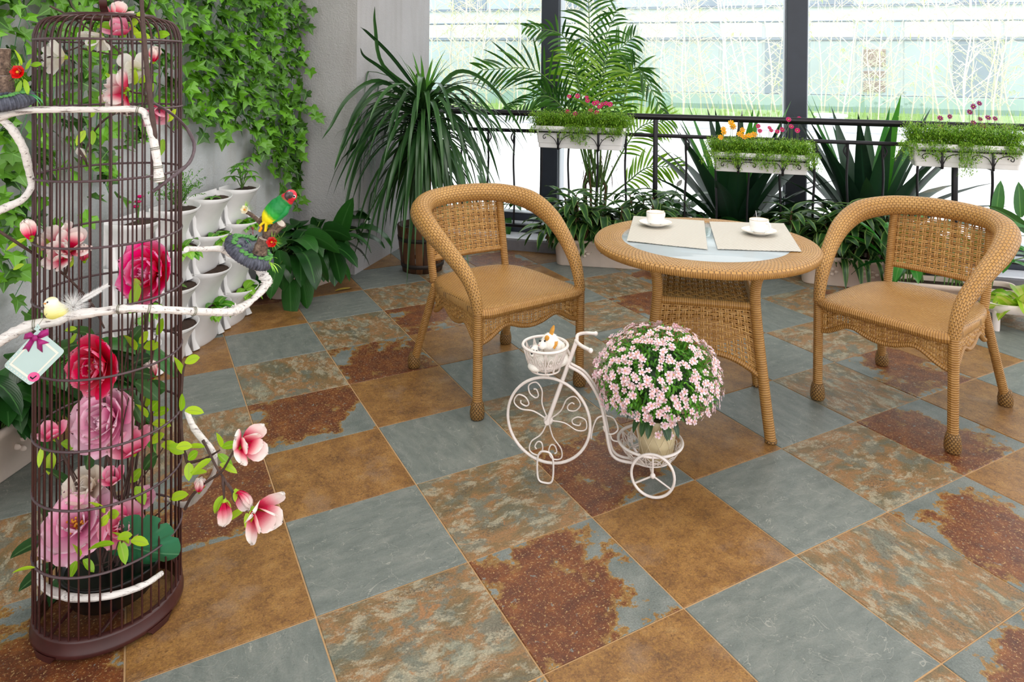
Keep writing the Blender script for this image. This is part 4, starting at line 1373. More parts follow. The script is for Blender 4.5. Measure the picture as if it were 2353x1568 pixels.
# peace lily trough at the foot of the left wall
th, c, d, nn = trough('planter_trough', 'blush plastic trough of broad dark leaves against the left wall, partly behind the birdcage', 'planter', (-1.885, 2.42), (0.10, 1.0), 0.60, 0.22, 0.2)
NEAR_WALL.add(th.name)
lily(th, c, 56, 0.22, 0.135, 0.18, (0.25, 0.07), d, 0.17)
st = MB()
for k in range(34):
    b_ = A(-1.84 + rnd.uniform(-0.04, 0.05), rnd.uniform(2.35, 2.70), 0.19)
    e_ = at(rnd.uniform(40, 400), rnd.uniform(745, 945), rnd.uniform(2.40, 2.72))
    m_ = b_ + (e_ - b_) * 0.62 + A(0, 0, 0.05)
    st.tube(catmull([b_, b_ + (m_ - b_) * 0.5 + A(0, 0, 0.04), m_], 4), 0.0032, 5, cap=False)
    v = e_ - m_ + A(0, 0, -0.02)
    leafp(th, M_LILY if k % 5 else M_MID, m_, v, max(0.17, np.linalg.norm(v) * 1.3), 0.125, 1.2, 'ovate', 0.2, 7, rnd.uniform(-0.5, 0.5), 0.02)
part('long_stems', st, M_STEM, th)
for k in range(12):
    p = A(-1.80, rnd.uniform(2.3, 2.72), rnd.uniform(0.22, 0.42))
    leafp(th, M_LILY, p, A(0.7, rnd.uniform(-0.9, 0.3), rnd.uniform(-0.3, 0.5)), 0.2, 0.095, 1.7, 'ovate', 0.2, 7)
# trough and pots at the right
th, c, d, nn = trough('planter_trough', 'low blush plastic trough of big glossy leaves at the right edge', 'planter', (2.62, 4.38), (0.965, -0.26), 0.72, 0.2, 0.15)
M_GLOSS = leafmat('glossy_broad_leaf', srgb(14, 56, 22), srgb(50, 128, 36), rib=srgb(96, 150, 70), ribw=0.04, rough=0.2, trans=0.25)
lily(th, c, 34, 0.27, 0.10, 0.13, (0.3, 0.06), d, 0.26, M_GLOSS, (0.5, 2.2), 1.3)
for px, py, q, w, g in ((2288, 500, (2296, 422), 0.105, 4.35), (2345, 500, (2342, 425), 0.11, 4.35), (2360, 520, (2262, 470), 0.085, 4.2), (2370, 540, (2295, 460), 0.085, 4.2), (2255, 520, (2240, 480), 0.07, 4.4), (2330, 560, (2300, 620), 0.1, 4.1), (2290, 590, (2250, 640), 0.09, 4.15)):
    p = at(px, py, g)
    v = at(*q, g) - p
    leafp(th, M_GLOSS, p, v, np.linalg.norm(v) * 1.1, w, 0.5, 'ovate', 0.12, 7, side=(1, 0, 0.2) if abs(v[2]) > abs(v[0]) else (0, 0.4, 1))
M_GPOT = plain('grey_plastic_pot', srgb(120, 116, 116), 0.5)
pg_ = gnd(2150, 672)
gp = thing('flower_pot', 'plain grey pot with a green shoot behind the armchair away from the barrel', 'flower pot', (pg_[0], pg_[1] + 0.1, 0))
mb = MB(); mb.lathe([(0, 0), (0.08, 0), (0.083, 0.008), (0.105, 0.15), (0.113, 0.152), (0.114, 0.175), (0.106, 0.176), (0.1, 0.15), (0, 0.148)], 28, (pg_[0], pg_[1] + 0.1, 0))
part('pot', mb, M_GPOT, gp)
mb = MB(); mb.lathe([(0.103, 0.157), (0.06, 0.16), (0, 0.162)], 20, (pg_[0], pg_[1] + 0.1, 0)); part('soil', mb, M_SOIL, gp)
for k in range(7):
    leafp(gp, M_MID, A(pg_[0] - 0.04, pg_[1] + 0.08, 0.16), A(math.cos(k), math.sin(k) - 0.5, 0.9), 0.2, 0.04, 1.8, 'lance', 0.2, 6)
# low white stand with a lime leafed plant
sp_ = gnd(2312, 768)
M_BLUSH = plain('pale_pink_plastic', srgb(240, 226, 220), 0.4, 0, 0.03)
st_c = A(sp_[0] + 0.17, sp_[1] + 0.11, 0)
st_ = thing('planter_stand', 'low pale plastic stand with a lime leafed plant at the right edge', 'plant stand', tuple(st_c))
rot_ = math.radians(-14)
Rz = lambda x, y: A(st_c[0] + x * math.cos(rot_) - y * math.sin(rot_), st_c[1] + x * math.sin(rot_) + y * math.cos(rot_), 0)
mb = MB()
for (o_, z) in ((-0.03, 0.10), (0, 0.104), (0.004, 0.13), (0.012, 0.152), (0.006, 0.156), (-0.006, 0.15), (-0.012, 0.13), (-0.15, 0.126)):
    P = rr_loop(0.40 + 2 * o_, max(0.26 + 2 * o_, 0.01), 0.06)
    mb.v.append(np.array([Rz(x, y) + A(0, 0, z) for x, y in P])); mb.uv.append(P)
n_ = len(P)
mb.f = [(i * n_ + j, i * n_ + j + 1, (i + 1) * n_ + j + 1, (i + 1) * n_ + j) for i in range(7) for j in range(n_ - 1)]
mb.n = 8 * n_
part('tray', mb, M_BLUSH, st_)
for x, y in ((-0.17, -0.10), (0.17, -0.10), (-0.17, 0.10), (0.17, 0.10)):
    mb = MB(); q = Rz(x, y)
    mb.tube([q + A(0, 0, 0.0), q + A(0, 0, 0.01), q + A(0, 0, 0.115)], [0.017, 0.018, 0.021], 10)
    part('leg', mb, M_BLUSH, st_)
M_LETT = leafmat('lime_broad_leaf', srgb(112, 170, 30), srgb(170, 208, 60), rib=srgb(226, 226, 130), ribw=0.16, trans=0.35)
for k in range(14):
    a = k * 2.4
    leafp(st_, M_LETT, Rz(0.05 * math.cos(a), 0.04 * math.sin(a)) + A(0, 0, 0.14), A(math.cos(a), math.sin(a), 0.55 + 0.4 * (k % 3)), rnd.uniform(0.15, 0.22), 0.1, 1.6, 'ovate', 0.3, 7, 0.2, 0.09)
for px, py, q in ((2325, 715, (2268, 675)), (2340, 715, (2350, 668)), (2330, 710, (2300, 662))):
    p = at(px, py, 3.98); v = at(*q, 3.92) - p
    leafp(st_, M_LETT, p, v, np.linalg.norm(v) * 1.15, 0.10, 0.7, 'ovate', 0.3, 8, 0.2, 0.1, side=(0.5, -0.5, 0.6))
# fallen leaves on the floor
M_YLEAF = leafmat('yellowed_leaf', srgb(170, 140, 40), srgb(196, 170, 70), rib=srgb(130, 110, 40), trans=0.1)
M_MAG = petalmat('magenta_bract', [(0, srgb(150, 20, 90)), (1, srgb(205, 50, 130))])
p = gnd(770, 672); mb = MB(); mb.leaf(p + A(0, 0, 0.008), gnd(832, 656) - p, 0.19, 0.055, 0.25, 'lance', 0.3, 7)
single('fallen_leaf', mb, M_YLEAF, 'yellowing leaf lying on the tiles below the peace lily', 'leaf', tuple(p))
p = gnd(2262, 736); mb = MB(); mb.leaf(p + A(0, 0, 0.006), gnd(2290, 732) - p + A(0, 0, 0.02), 0.075, 0.035, 0.6, 'ovate', 0.5, 6)
single('fallen_petal', mb, M_MAG, 'magenta petal lying on the tiles by the low pale stand', 'petal', tuple(p))

# ------------------------------------------------------------------ barrel with a long leafed dracaena
bc_ = A(-0.745, 5.06, 0)
br = thing('barrel_dracaena', 'tall dracaena with long drooping ribbon leaves in a wooden barrel', 'potted plant', tuple(bc_))
def m_stave():
    t = NT('barrel_wood')
    o = t.obj()
    sv = t.n('Mapping', None, Vector=o, Scale=(14, 14, 1.5)).outputs[0]
    r = t.m('MULTIPLY', t.n('ObjectInfo').outputs['Random'], 0.45)
    c = t.ramp(t.m('ADD', t.m('MULTIPLY', t.noise(sv, 3, 5), 0.6), r), [(0.2, srgb(54, 32, 18)), (0.55, srgb(88, 54, 30)), (0.85, srgb(118, 78, 44))])
    t.bump(t.noise(sv, 6, 4), 0.3, 0.002)
    return t.done(c, 0.5)
NEAR_WALL.add(br.name)
M_STAVE = m_stave()
M_HOOP = plain('rusty_hoop', srgb(48, 38, 34), 0.6, 0.2, 0.2, 40)
NS = 18
for k in range(NS):
    a0, a1 = k * 2 * PI / NS + 0.012, (k + 1) * 2 * PI / NS - 0.012
    rows = []
    for (r, z) in ((0.118, 0.0), (0.138, 0.0), (0.152, 0.08), (0.166, 0.18), (0.178, 0.30), (0.180, 0.325), (0.160, 0.325), (0.156, 0.28)):
        rows.append([bc_ + A(r * math.cos(a), r * math.sin(a), z) + A(math.cos(a), math.sin(a), 0) * (0.0025 * (1 - (2 * q - 1) ** 2)) for q, a in zip(np.linspace(0, 1, 4), np.linspace(a0, a1, 4))])
    mb = MB(); mb.grid(np.array(rows), flip=True)
    part('stave', mb, M_STAVE, br)
for z, r in ((0.235, 0.1755), (0.05, 0.1515)):
    mb = MB(); mb.lathe([(r - 0.006, z - 0.014), (r, z - 0.014), (r + 0.003, z + 0.014), (r - 0.006, z + 0.014)], 36, bc_)
    part('hoop', mb, M_HOOP, br)
mb = MB(); mb.lathe([(0.165, 0.285), (0.1, 0.29), (0, 0.295)], 24, bc_); part('soil', mb, M_SOIL, br)
mb = MB(); mb.tube(catmull([bc_ + A(0, 0, 0.28), bc_ + A(0.03, -0.02, 0.55), bc_ + A(0.02, 0.02, 0.85), bc_ + A(0.01, 0, 1.10)], 6), np.linspace(0.032, 0.022, 19), 10)
part('trunk', mb, M_BARK, br)
M_RIB = leafmat('dracaena_ribbon', srgb(20, 52, 26), srgb(70, 112, 58), rib=srgb(46, 86, 44), ribw=0.12, rough=0.3, trans=0.2)
M_RIBN = leafmat('dracaena_new_ribbon', srgb(62, 122, 44), srgb(110, 170, 70), trans=0.3)
cr = bc_ + A(0.0, -0.02, 0)
for i in range(215):
    f = i / 215
    a = i * 2.39996
    z = 1.19 - 0.36 * f
    el = 1.95 - 2.4 * f + rnd.uniform(-0.2, 0.2)
    L = rnd.uniform(0.62, 0.98)
    p = cr + A(math.cos(a) * 0.02, math.sin(a) * 0.02, z)
    dd = A(math.cos(a), math.sin(a), el)
    if dd[1] > 0.3 and f > 0.3:
        L *= 0.8
    leafp(br, M_RIB, p, dd, L, rnd.uniform(0.03, 0.048), rnd.uniform(2.3, 3.7) if el > -0.3 else rnd.uniform(1.0, 1.8), 'ribbon', 0.35, 9, rnd.uniform(-0.5, 0.5))
for i in range(16):
    a = i * 2.4
    leafp(br, M_RIBN, cr + A(0, 0, 1.18), A(math.cos(a) * 0.35, math.sin(a) * 0.35, 1), rnd.uniform(0.28, 0.46), 0.028, rnd.uniform(0.2, 1.3), 'ribbon', 0.45, 7)
for pts in ([(965, 215), (900, 130), (845, 75), (828, 62)], [(960, 235), (870, 185), (800, 225), (760, 290), (740, 320)], [(955, 240), (870, 215), (810, 280), (775, 370), (768, 400)], [(955, 245), (880, 190), (820, 250), (790, 330), (782, 352)], [(950, 260), (880, 245), (830, 320), (800, 400), (790, 440)], [(955, 250), (870, 260), (815, 390), (790, 500), (785, 530)], [(985, 230), (1050, 165), (1120, 190), (1180, 270), (1212, 330)], [(985, 240), (1060, 200), (1130, 260), (1170, 340)], [(980, 250), (1060, 235), (1120, 330), (1150, 420)], [(965, 215), (880, 150), (862, 60), (861, 15)], [(960, 230), (880, 160), (838, 130), (828, 110)]):
    mb = MB()
    P = catmull([at(x_, y_, 4.97 - 0.075 * i) for i, (x_, y_) in enumerate(pts)], 5)
    for i in range(len(P) - 1):
        pass
    T = np.gradient(P, axis=0)
    rows = []
    for i, q in enumerate(P):
        s_ = unit(np.cross(T[i], A(0.3, 1, 0.5))) * 0.016 * min(1, 0.5 + i * 0.2) * (1 - (i / (len(P) - 1)) ** 3 * 0.95)
        rows.append([q - s_, q + A(0, 0.004, 0), q + s_])
    mb.grid(np.array(rows))
    part('leaf', mb, M_RIB, br)

# ------------------------------------------------------------------ areca palm in the planting strip
pb = lp(t_at(1370, 0.5), 0.5, 0.06)
pl = thing('areca_palm', 'feathery areca palm rising behind the railing beside the steel column', 'palm', tuple(pb))
M_PALM = leafmat('palm_leaflet', srgb(20, 62, 20), srgb(70, 122, 40), trans=0.25, rough=0.35)
M_PALML = leafmat('lime_palm_leaflet', srgb(74, 132, 28), srgb(140, 180, 56), trans=0.3, rough=0.35)
def frond(pts, dep, LL, mat, n=21, s0=0.32, dr=1.3):
    P = catmull([at(x_, y_, pb[1] + q) for (x_, y_), q in zip(pts, dep)], 8)
    T = np.gradient(P, axis=0)
    mb = MB(); mb.tube(P, np.linspace(0.009, 0.0025, len(P)), 6)
    ra = part('frond', mb, M_STEM, pl)
    lf = MB()
    for k in range(n):
        u = s0 + (1 - s0) * k / (n - 1)
        x_ = u * (len(P) - 1)
        i = min(int(x_), len(P) - 2)
        p = P[i] + (P[i + 1] - P[i]) * (x_ - i)
        tn = unit(T[i])
        side = unit(np.cross(tn, A(0.15, 1, 0.2)))
        ln = LL * (0.45 + 0.8 * math.sin(PI * min(1, 0.12 + 0.85 * (u - s0) / (1 - s0)))) * rnd.uniform(0.85, 1.1)
        for sg in (-1, 1):
            dd = unit(side * sg * 0.95 + tn * (0.65 + 0.5 * u) + A(0, rnd.uniform(-0.35, 0.25), 0.1))
            lf.leaf(p, dd, ln * 0.86, 0.029, dr * rnd.uniform(0.4, 1.0), 'lance', 0.25, 5, side=unit(np.cross(dd, A(rnd.uniform(-0.4, 0.4), 1, rnd.uniform(0, 0.6)))))
    part('leaflets', lf, mat, ra)
frond([(1368, 430), (1365, 250), (1355, 80), (1352, -40)], (0, 0, 0, 0.05), 0.28, M_PALM)
frond([(1362, 430), (1335, 230), (1300, 90), (1212, 62)], (0, -0.1, -0.25, -0.3), 0.17, M_PALM, 16, 0.45)
frond([(1360, 430), (1318, 270), (1235, 165), (1110, 160)], (0, -0.1, -0.2, -0.2), 0.30, M_PALM, 18, 0.4, 0.7)
frond([(1376, 430), (1385, 260), (1395, 150), (1455, 84)], (0, 0, 0.05, 0.1), 0.26, M_PALM)
frond([(1382, 430), (1425, 270), (1460, 155), (1525, 260)], (0, 0, -0.05, -0.1), 0.2, M_PALM)
frond([(1360, 440), (1320, 300), (1260, 222), (1170, 255)], (0, -0.1, -0.15, -0.2), 0.24, M_PALM)
frond([(1372, 430), (1345, 270), (1325, 180), (1300, 120)], (0, -0.1, -0.1, -0.1), 0.28, M_PALML, 18)
frond([(1376, 430), (1372, 300), (1378, 200), (1400, 110)], (0, -0.15, -0.15, -0.1), 0.27, M_PALML, 20, 0.25)
frond([(1380, 430), (1400, 330), (1420, 220), (1452, 170)], (0, 0.1, 0.1, 0.1), 0.26, M_PALML)
frond([(1384, 440), (1430, 350), (1475, 290), (1540, 275)], (0, 0.05, 0.1, 0.1), 0.26, M_PALML, 18)
frond([(1388, 460), (1440, 420), (1490, 385), (1560, 385)], (0, 0.05, 0.1, 0.1), 0.22, M_PALML, 16)
frond([(1372, 430), (1352, 300), (1372, 150), (1415, 25)], (0, 0.1, 0.1, 0.05), 0.24, M_PALM)
frond([(1366, 430), (1340, 330), (1310, 260), (1240, 200)], (0, -0.1, -0.1, -0.15), 0.22, M_PALM)
for k in range(12):
    a = k * 2.4
    b_ = pb + A(math.cos(a), math.sin(a), 0) * 0.07
    mb = MB(); mb.tube([b_, b_ + A(math.cos(a) * 0.03, math.sin(a) * 0.03, 0.4), at(1350 + 40 * ((k * 7) % 12) / 12, 340 + 40 * (k % 3), pb[1])], [0.011, 0.009, 0.006], 6)
    part('cane', mb, M_BARK if k % 2 else M_STEM, pl)
mb = MB()
for k in range(120):
    p = at(rnd.uniform(1335, 1425), rnd.uniform(345, 450), pb[1] + rnd.uniform(-0.1, 0.1))
    mb.leaf(p, A(rnd.uniform(-1, 1), rnd.uniform(-0.4, 0.4), rnd.uniform(-1, 0.6)), rnd.uniform(0.06, 0.16), 0.01, 1.5, 'lance', 0.3, 3)
part('dry_husks', mb, M_BARK, pl, kind='stuff')

# ------------------------------------------------------------------ sword leafed rosettes and broad leaves in the strip
M_SWORD = leafmat('dark_sword_leaf', srgb(10, 34, 24), srgb(36, 76, 44), rib=srgb(30, 66, 46), ribw=0.05, rough=0.42, trans=0.12)
M_SWORDN = leafmat('bright_sword_leaf', srgb(40, 110, 36), srgb(80, 150, 56), trans=0.35)
def sword(px, label, top):
    b_ = lp(t_at(px, 0.52), 0.52, 0.06)
    th = thing('sword_leaf_plant', label, 'plant', tuple(b_))
    zz = EYE - (top - 160) / F * b_[1]
    hh = zz - 0.06
    for i in range(40):
        f = i / 40
        a = i * 2.39996
        el = 3.2 - 2.75 * f
        L = hh * (1.0 + 0.1 * rnd.random()) * (1 - 0.22 * f)
        leafp(th, M_SWORD if i > 4 else M_SWORDN, b_ + A(math.cos(a), math.sin(a), 0) * 0.03, A(math.cos(a), math.sin(a) * 0.7, el), L, rnd.uniform(0.125, 0.155), 0.25 + 0.9 * f, 'sword', 0.3, 8, rnd.uniform(-0.25, 0.25))
sword(1690, 'dark sword leafed plant behind the railing by the middle flower box', 240)
sword(2000, 'tall dark sword leafed plant behind the railing between two flower boxes', 224)
def strip_lily(px, off, label, n, L, W, spathes, mat=None):
    b_ = lp(t_at(px, off), off, 0.05)
    th = thing('peace_lily', label, 'plant', tuple(b_))
    lily(th, A(b_[0], b_[1], 0), int(n * 1.3), L * 1.1, W * 1.2, 0.05, (0.12, 0.05), A(*LD, 0), 0.3, mat, (0.5, 2.4), 1.9)
    for sx, sy in spathes:
        p = at(sx, sy, b_[1] - 0.1)
        mb = MB(); mb.tube([b_ + A(0, 0, 0.05), (b_ + p) / 2 + A(0, 0, 0.05), p], 0.003, 5)
        sm = part('flower_stalk', mb, M_STEM, th)
        mb = MB(); mb.leaf(p, A(0.2, -0.3, 1), 0.075, 0.05, 1.0, 'ovate', 0.4, 6, side=(1, 0.1, 0)); mb.tube([p, p + A(0, -0.012, 0.03)], 0.005, 6)
        part('spathe', mb, M_WPL, sm)
strip_lily(1150, 0.5, 'broad leafed plant behind the railing beside the wooden barrel', 16, 0.26, 0.085, ())
strip_lily(1530, 0.45, 'broad leafed peace lily with white flowers behind the table', 20, 0.27, 0.095, ((1557, 428), (1671, 468)))
strip_lily(1800, 0.45, 'broad leafed plant at the foot of the right steel column', 22, 0.26, 0.1, ())
strip_lily(1620, 0.42, 'broad leafed plant below the middle flower box', 18, 0.24, 0.09, ())
strip_lily(2120, 0.45, 'broad leafed plant behind the back of the armchair away from the barrel', 14, 0.24, 0.09, (), M_MID)
strip_lily(1900, 0.42, 'bright broad leaves with brown tips beside the tall sword leafed plant', 12, 0.22, 0.09, (), M_MID)

# ------------------------------------------------------------------ flower boxes on the railing
M_BOXW = plain('white_box_plastic', srgb(232, 230, 230), 0.4, 0, 0.03)
M_FERN = leafmat('ferny_sprig', srgb(84, 146, 36), srgb(166, 204, 70), trans=0.3)
M_ORA = petalmat('orange_petal', [(0, srgb(220, 120, 20)), (1, srgb(250, 190, 40))])
M_MGN = petalmat('magenta_petal', [(0, srgb(150, 10, 60)), (1, srgb(226, 60, 130))])
M_PUR = petalmat('plum_petal', [(0, srgb(70, 10, 60)), (1, srgb(170, 50, 120))])
def daisy(mat, np_=9):
    m = MB()
    for k in range(np_):
        a = k * 2 * PI / np_
        X, Y = A(-math.sin(a), math.cos(a), 0), A(math.cos(a), math.sin(a), 0)
        m.grid(np.array([[Y * t_r + X * w * q + A(0, 0, 0.18 * t_r) for q in (-1, 1)] for t_r, w in ((0.15, 0.08), (0.6, 0.24), (0.95, 0.22), (1.05, 0.06))]), np.array([[(0, v), (1, v)] for v in (0.1, 0.5, 0.9, 1.0)]))
    k0 = len(m.f)
    m.ball((0, 0, 0.1), (0.24, 0.24, 0.14), 7, 4)
    me = m.mesh('flower', [mat, M_YEL])
    for i, p_ in enumerate(me.polygons):
        p_.material_index = 0 if i < k0 else 1
    return me
DA = {'o': daisy(M_ORA, 8), 'm': daisy(M_MGN), 'p': daisy(M_PUR, 8)}
def flower_box(t0, t1, z1, z0, label, blabel, flowers, fern_h, hang):
    off = -0.105
    c = lp((t0 + t1) / 2, off, z0)
    L, W, H = t1 - t0, 0.17, z1 - z0
    D3 = A(*LD, 0); N3 = A(*LN, 0)
    fb_ = thing('flower_box', label, 'flower box', tuple(c))
    def ring(o_, z):
        return [c + D3 * x_ + N3 * y_ + A(0, 0, z) for x_, y_ in rr_loop(L + 2 * o_, W + 2 * o_, 0.015, 3)]
    mb = MB(); mb.grid(np.array([ring(-0.07, 0), ring(-0.024, 0), ring(-0.022, 0.004), ring(-0.020, H * 0.22), ring(-0.016, H * 0.225), ring(-0.006, H - 0.028), ring(0.008, H - 0.026), ring(0.009, H), ring(-0.004, H), ring(-0.01, H - 0.035)]), flip=True)
    bo = part('box', mb, M_BOXW, fb_, False)
    for u in (-0.2, 0.25, 0.36):
        mb = MB(); mb.ball(c + D3 * (u * L) - N3 * (W / 2 - 0.0125) + A(0, 0, H * 0.45), (0.005, 0.003, 0.005), 8, 5)
        part('drain_hole', mb, M_IRON, bo)
    mb = MB(); mb.grid(np.array([[q for q in ring(-0.008, H - 0.03)], [c + (q - c) * A(0.5, 0.5, 1) for q in ring(-0.008, H - 0.026)], [c + A(0, 0, H - 0.024)] * len(ring(0, 0))]), flip=True)
    part('soil', mb, M_SOIL, fb_)
    mb = MB()
    for i in range(760):
        u, v = rnd.uniform(-0.53, 0.53), rnd.uniform(-0.6, 0.5)
        b_ = c + D3 * (u * 0.94 * L) + N3 * (v * 0.6 * W) + A(0, 0, H - 0.02)
        a = rnd.uniform(0, 2 * PI)
        out = unit(D3 * (math.cos(a) + u * 1.2) + N3 * (math.sin(a) * 0.8 + v * 0.8))
        hgt = rnd.uniform(0.35, 1.0) * fern_h
        e = b_ + out * rnd.uniform(0.02, 0.09) + A(0, 0, hgt)
        if rnd.random() < 0.22:
            e = b_ + out * rnd.uniform(0.05, 0.1) - N3 * 0.03 + A(0, 0, -rnd.uniform(0, 0.06))
        pth = catmull([b_, (b_ + e) / 2 + A(0, 0, 0.025), e], 3)
        for p_ in pth[1:]:
            for q in range(6):
                mb.leaf(p_ + nr.normal(size=3) * 0.012, nr.normal(size=3) + A(0, 0, 0.5), rnd.uniform(0.012, 0.022), 0.0085, 0.5, 'lance', 0.1, 2)
    for (hu, hl) in hang:
        for k in range(10):
            u = hu + rnd.uniform(-0.09, 0.09)
            b_ = c + D3 * (u * L) - N3 * (W * 0.45) + A(0, 0, H)
            e = b_ - N3 * rnd.uniform(0.02, 0.05) + D3 * rnd.uniform(-0.04, 0.04) - A(0, 0, hl * rnd.uniform(0.45, 1.0))
            pth = catmull([b_, b_ - N3 * 0.035 + A(0, 0, 0.005), (b_ + e) / 2 - N3 * 0.02, e], 4)
            mb.tube(pth, 0.0008, 3, cap=False)
            for p_ in pth[2:]:
                for q in range(5):
                    mb.leaf(p_ + nr.normal(size=3) * 0.007, nr.normal(size=3), rnd.uniform(0.010, 0.017), 0.009, 0.5, 'lance', 0.1, 2)
    part('ferny_foliage', mb, M_FERN, fb_, kind='stuff')
    sm = MB()
    for kind, px, py in flowers:
        p_ = at(px, py, c[1] + rnd.uniform(-0.06, 0.05))
        X, Y, Z = frame(A(1, 0, 0.1), unit(A(rnd.uniform(-0.5, 0.5), -1, rnd.uniform(0.2, 0.9))))
        inst('flower', DA[kind], fb_, p_, X, Y, Z, rnd.uniform(0.014, 0.02) if kind != 'o' else rnd.uniform(0.019, 0.026))
        sm.tube(catmull([A(p_[0] + rnd.uniform(-0.02, 0.02), c[1] + 0.02, z1 - 0.02), A(p_[0], p_[1] + 0.01, (p_[2] + z1) / 2), p_ - Z * 0.002], 4), 0.0015, 4, cap=False)
    part('flower_stems', sm, M_STEM, fb_)
    # iron bracket that carries the box
    bkt = thing('box_bracket', blabel, 'bracket', tuple(lp((t0 + t1) / 2, -0.2, z0)))
    mb = MB(); zf = z1 - 0.045
    y_ = -0.105 - W / 2 - 0.004
    lbox(mb, t0 + 0.03, t1 - 0.02, y_ - 0.006, y_, zf - 0.006, zf + 0.006, 0.002)
    part('front_bar', mb, M_IRON, bkt)
    for u in (0.27, 0.72):
        tt = t0 + (t1 - t0) * u
        mb = MB()
        lbox(mb, tt - 0.008, tt + 0.008, y_ - 0.008, y_ - 0.002, z0 - 0.008, zf, 0.001)
        mb.tube([lp(tt, y_ - 0.005, z0 - 0.006), lp(tt, -0.02, z0 - 0.006), lp(tt, -0.016, 0.935), lp(tt, -0.016, 1.085)], 0.005, 6)
        part('strap', mb, M_IRON, bkt)
        for sg in (-1, 1):
            pth = [lp(tt, y_ - 0.006, z0 + 0.01), lp(tt + sg * 0.03, y_ - 0.006, z0 + 0.07), lp(tt + sg * 0.085, y_ - 0.006, zf - 0.018), lp(tt + sg * 0.115, y_ - 0.006, zf - 0.03), lp(tt + sg * 0.112, y_ - 0.006, zf - 0.05), lp(tt + sg * 0.098, y_ - 0.006, zf - 0.046), lp(tt + sg * 0.1, y_ - 0.006, zf - 0.036)]
            mb = MB(); mb.tube(catmull(pth, 5), 0.003, 5)
            part('scroll', mb, M_IRON, bkt)
flower_box(0.302, 0.978, 1.010, 0.843, 'white flower box with small magenta flowers and ferny trails nearest the palm', 'black iron bracket under the flower box nearest the palm',
    [('m', 1308, 222), ('m', 1327, 221), ('m', 1348, 224), ('m', 1350, 232), ('m', 1366, 238), ('m', 1372, 236), ('m', 1384, 240), ('m', 1393, 238), ('m', 1378, 246), ('m', 1357, 254), ('m', 1371, 259), ('m', 1304, 257), ('m', 1402, 240), ('m', 1322, 262)], 0.125, ((0.0, 0.16), (-0.05, 0.12), (0.42, 0.07), (0.2, 0.05)))
flower_box(1.603, 2.254, 0.866, 0.728, 'white flower box with orange and magenta flowers, the middle one of three', 'black iron bracket under the middle flower box with orange flowers',
    [('o', 1662, 297), ('o', 1663, 304), ('o', 1680, 283), ('o', 1684, 291), ('o', 1706, 299), ('o', 1710, 315), ('o', 1722, 312), ('o', 1732, 310), ('o', 1656, 316), ('o', 1700, 309), ('m', 1746, 301), ('m', 1742, 290), ('m', 1768, 294), ('m', 1772, 300), ('m', 1786, 303), ('m', 1797, 298), ('m', 1818, 291), ('m', 1812, 275), ('m', 1822, 277), ('m', 1836, 273), ('m', 1832, 300)], 0.11, ((0.05, 0.13), (-0.3, 0.12), (0.25, 0.1), (0.52, 0.1), (-0.52, 0.12)))
flower_box(2.875, 3.52, 0.976, 0.824, 'white flower box with plum flowers over dense ferny trails near the right edge', 'black iron bracket under the flower box with plum flowers',
    [('p', 2160, 272), ('p', 2182, 268), ('p', 2236, 245), ('p', 2228, 258), ('p', 2250, 238), ('p', 2252, 274), ('p', 2236, 282), ('p', 2270, 271), ('p', 2286, 273), ('p', 2314, 293), ('p', 2161, 293), ('p', 2304, 297), ('p', 2258, 290)], 0.15, ((-0.05, 0.2), (-0.3, 0.12), (0.0, 0.2), (-0.55, 0.12), (0.4, 0.09)))

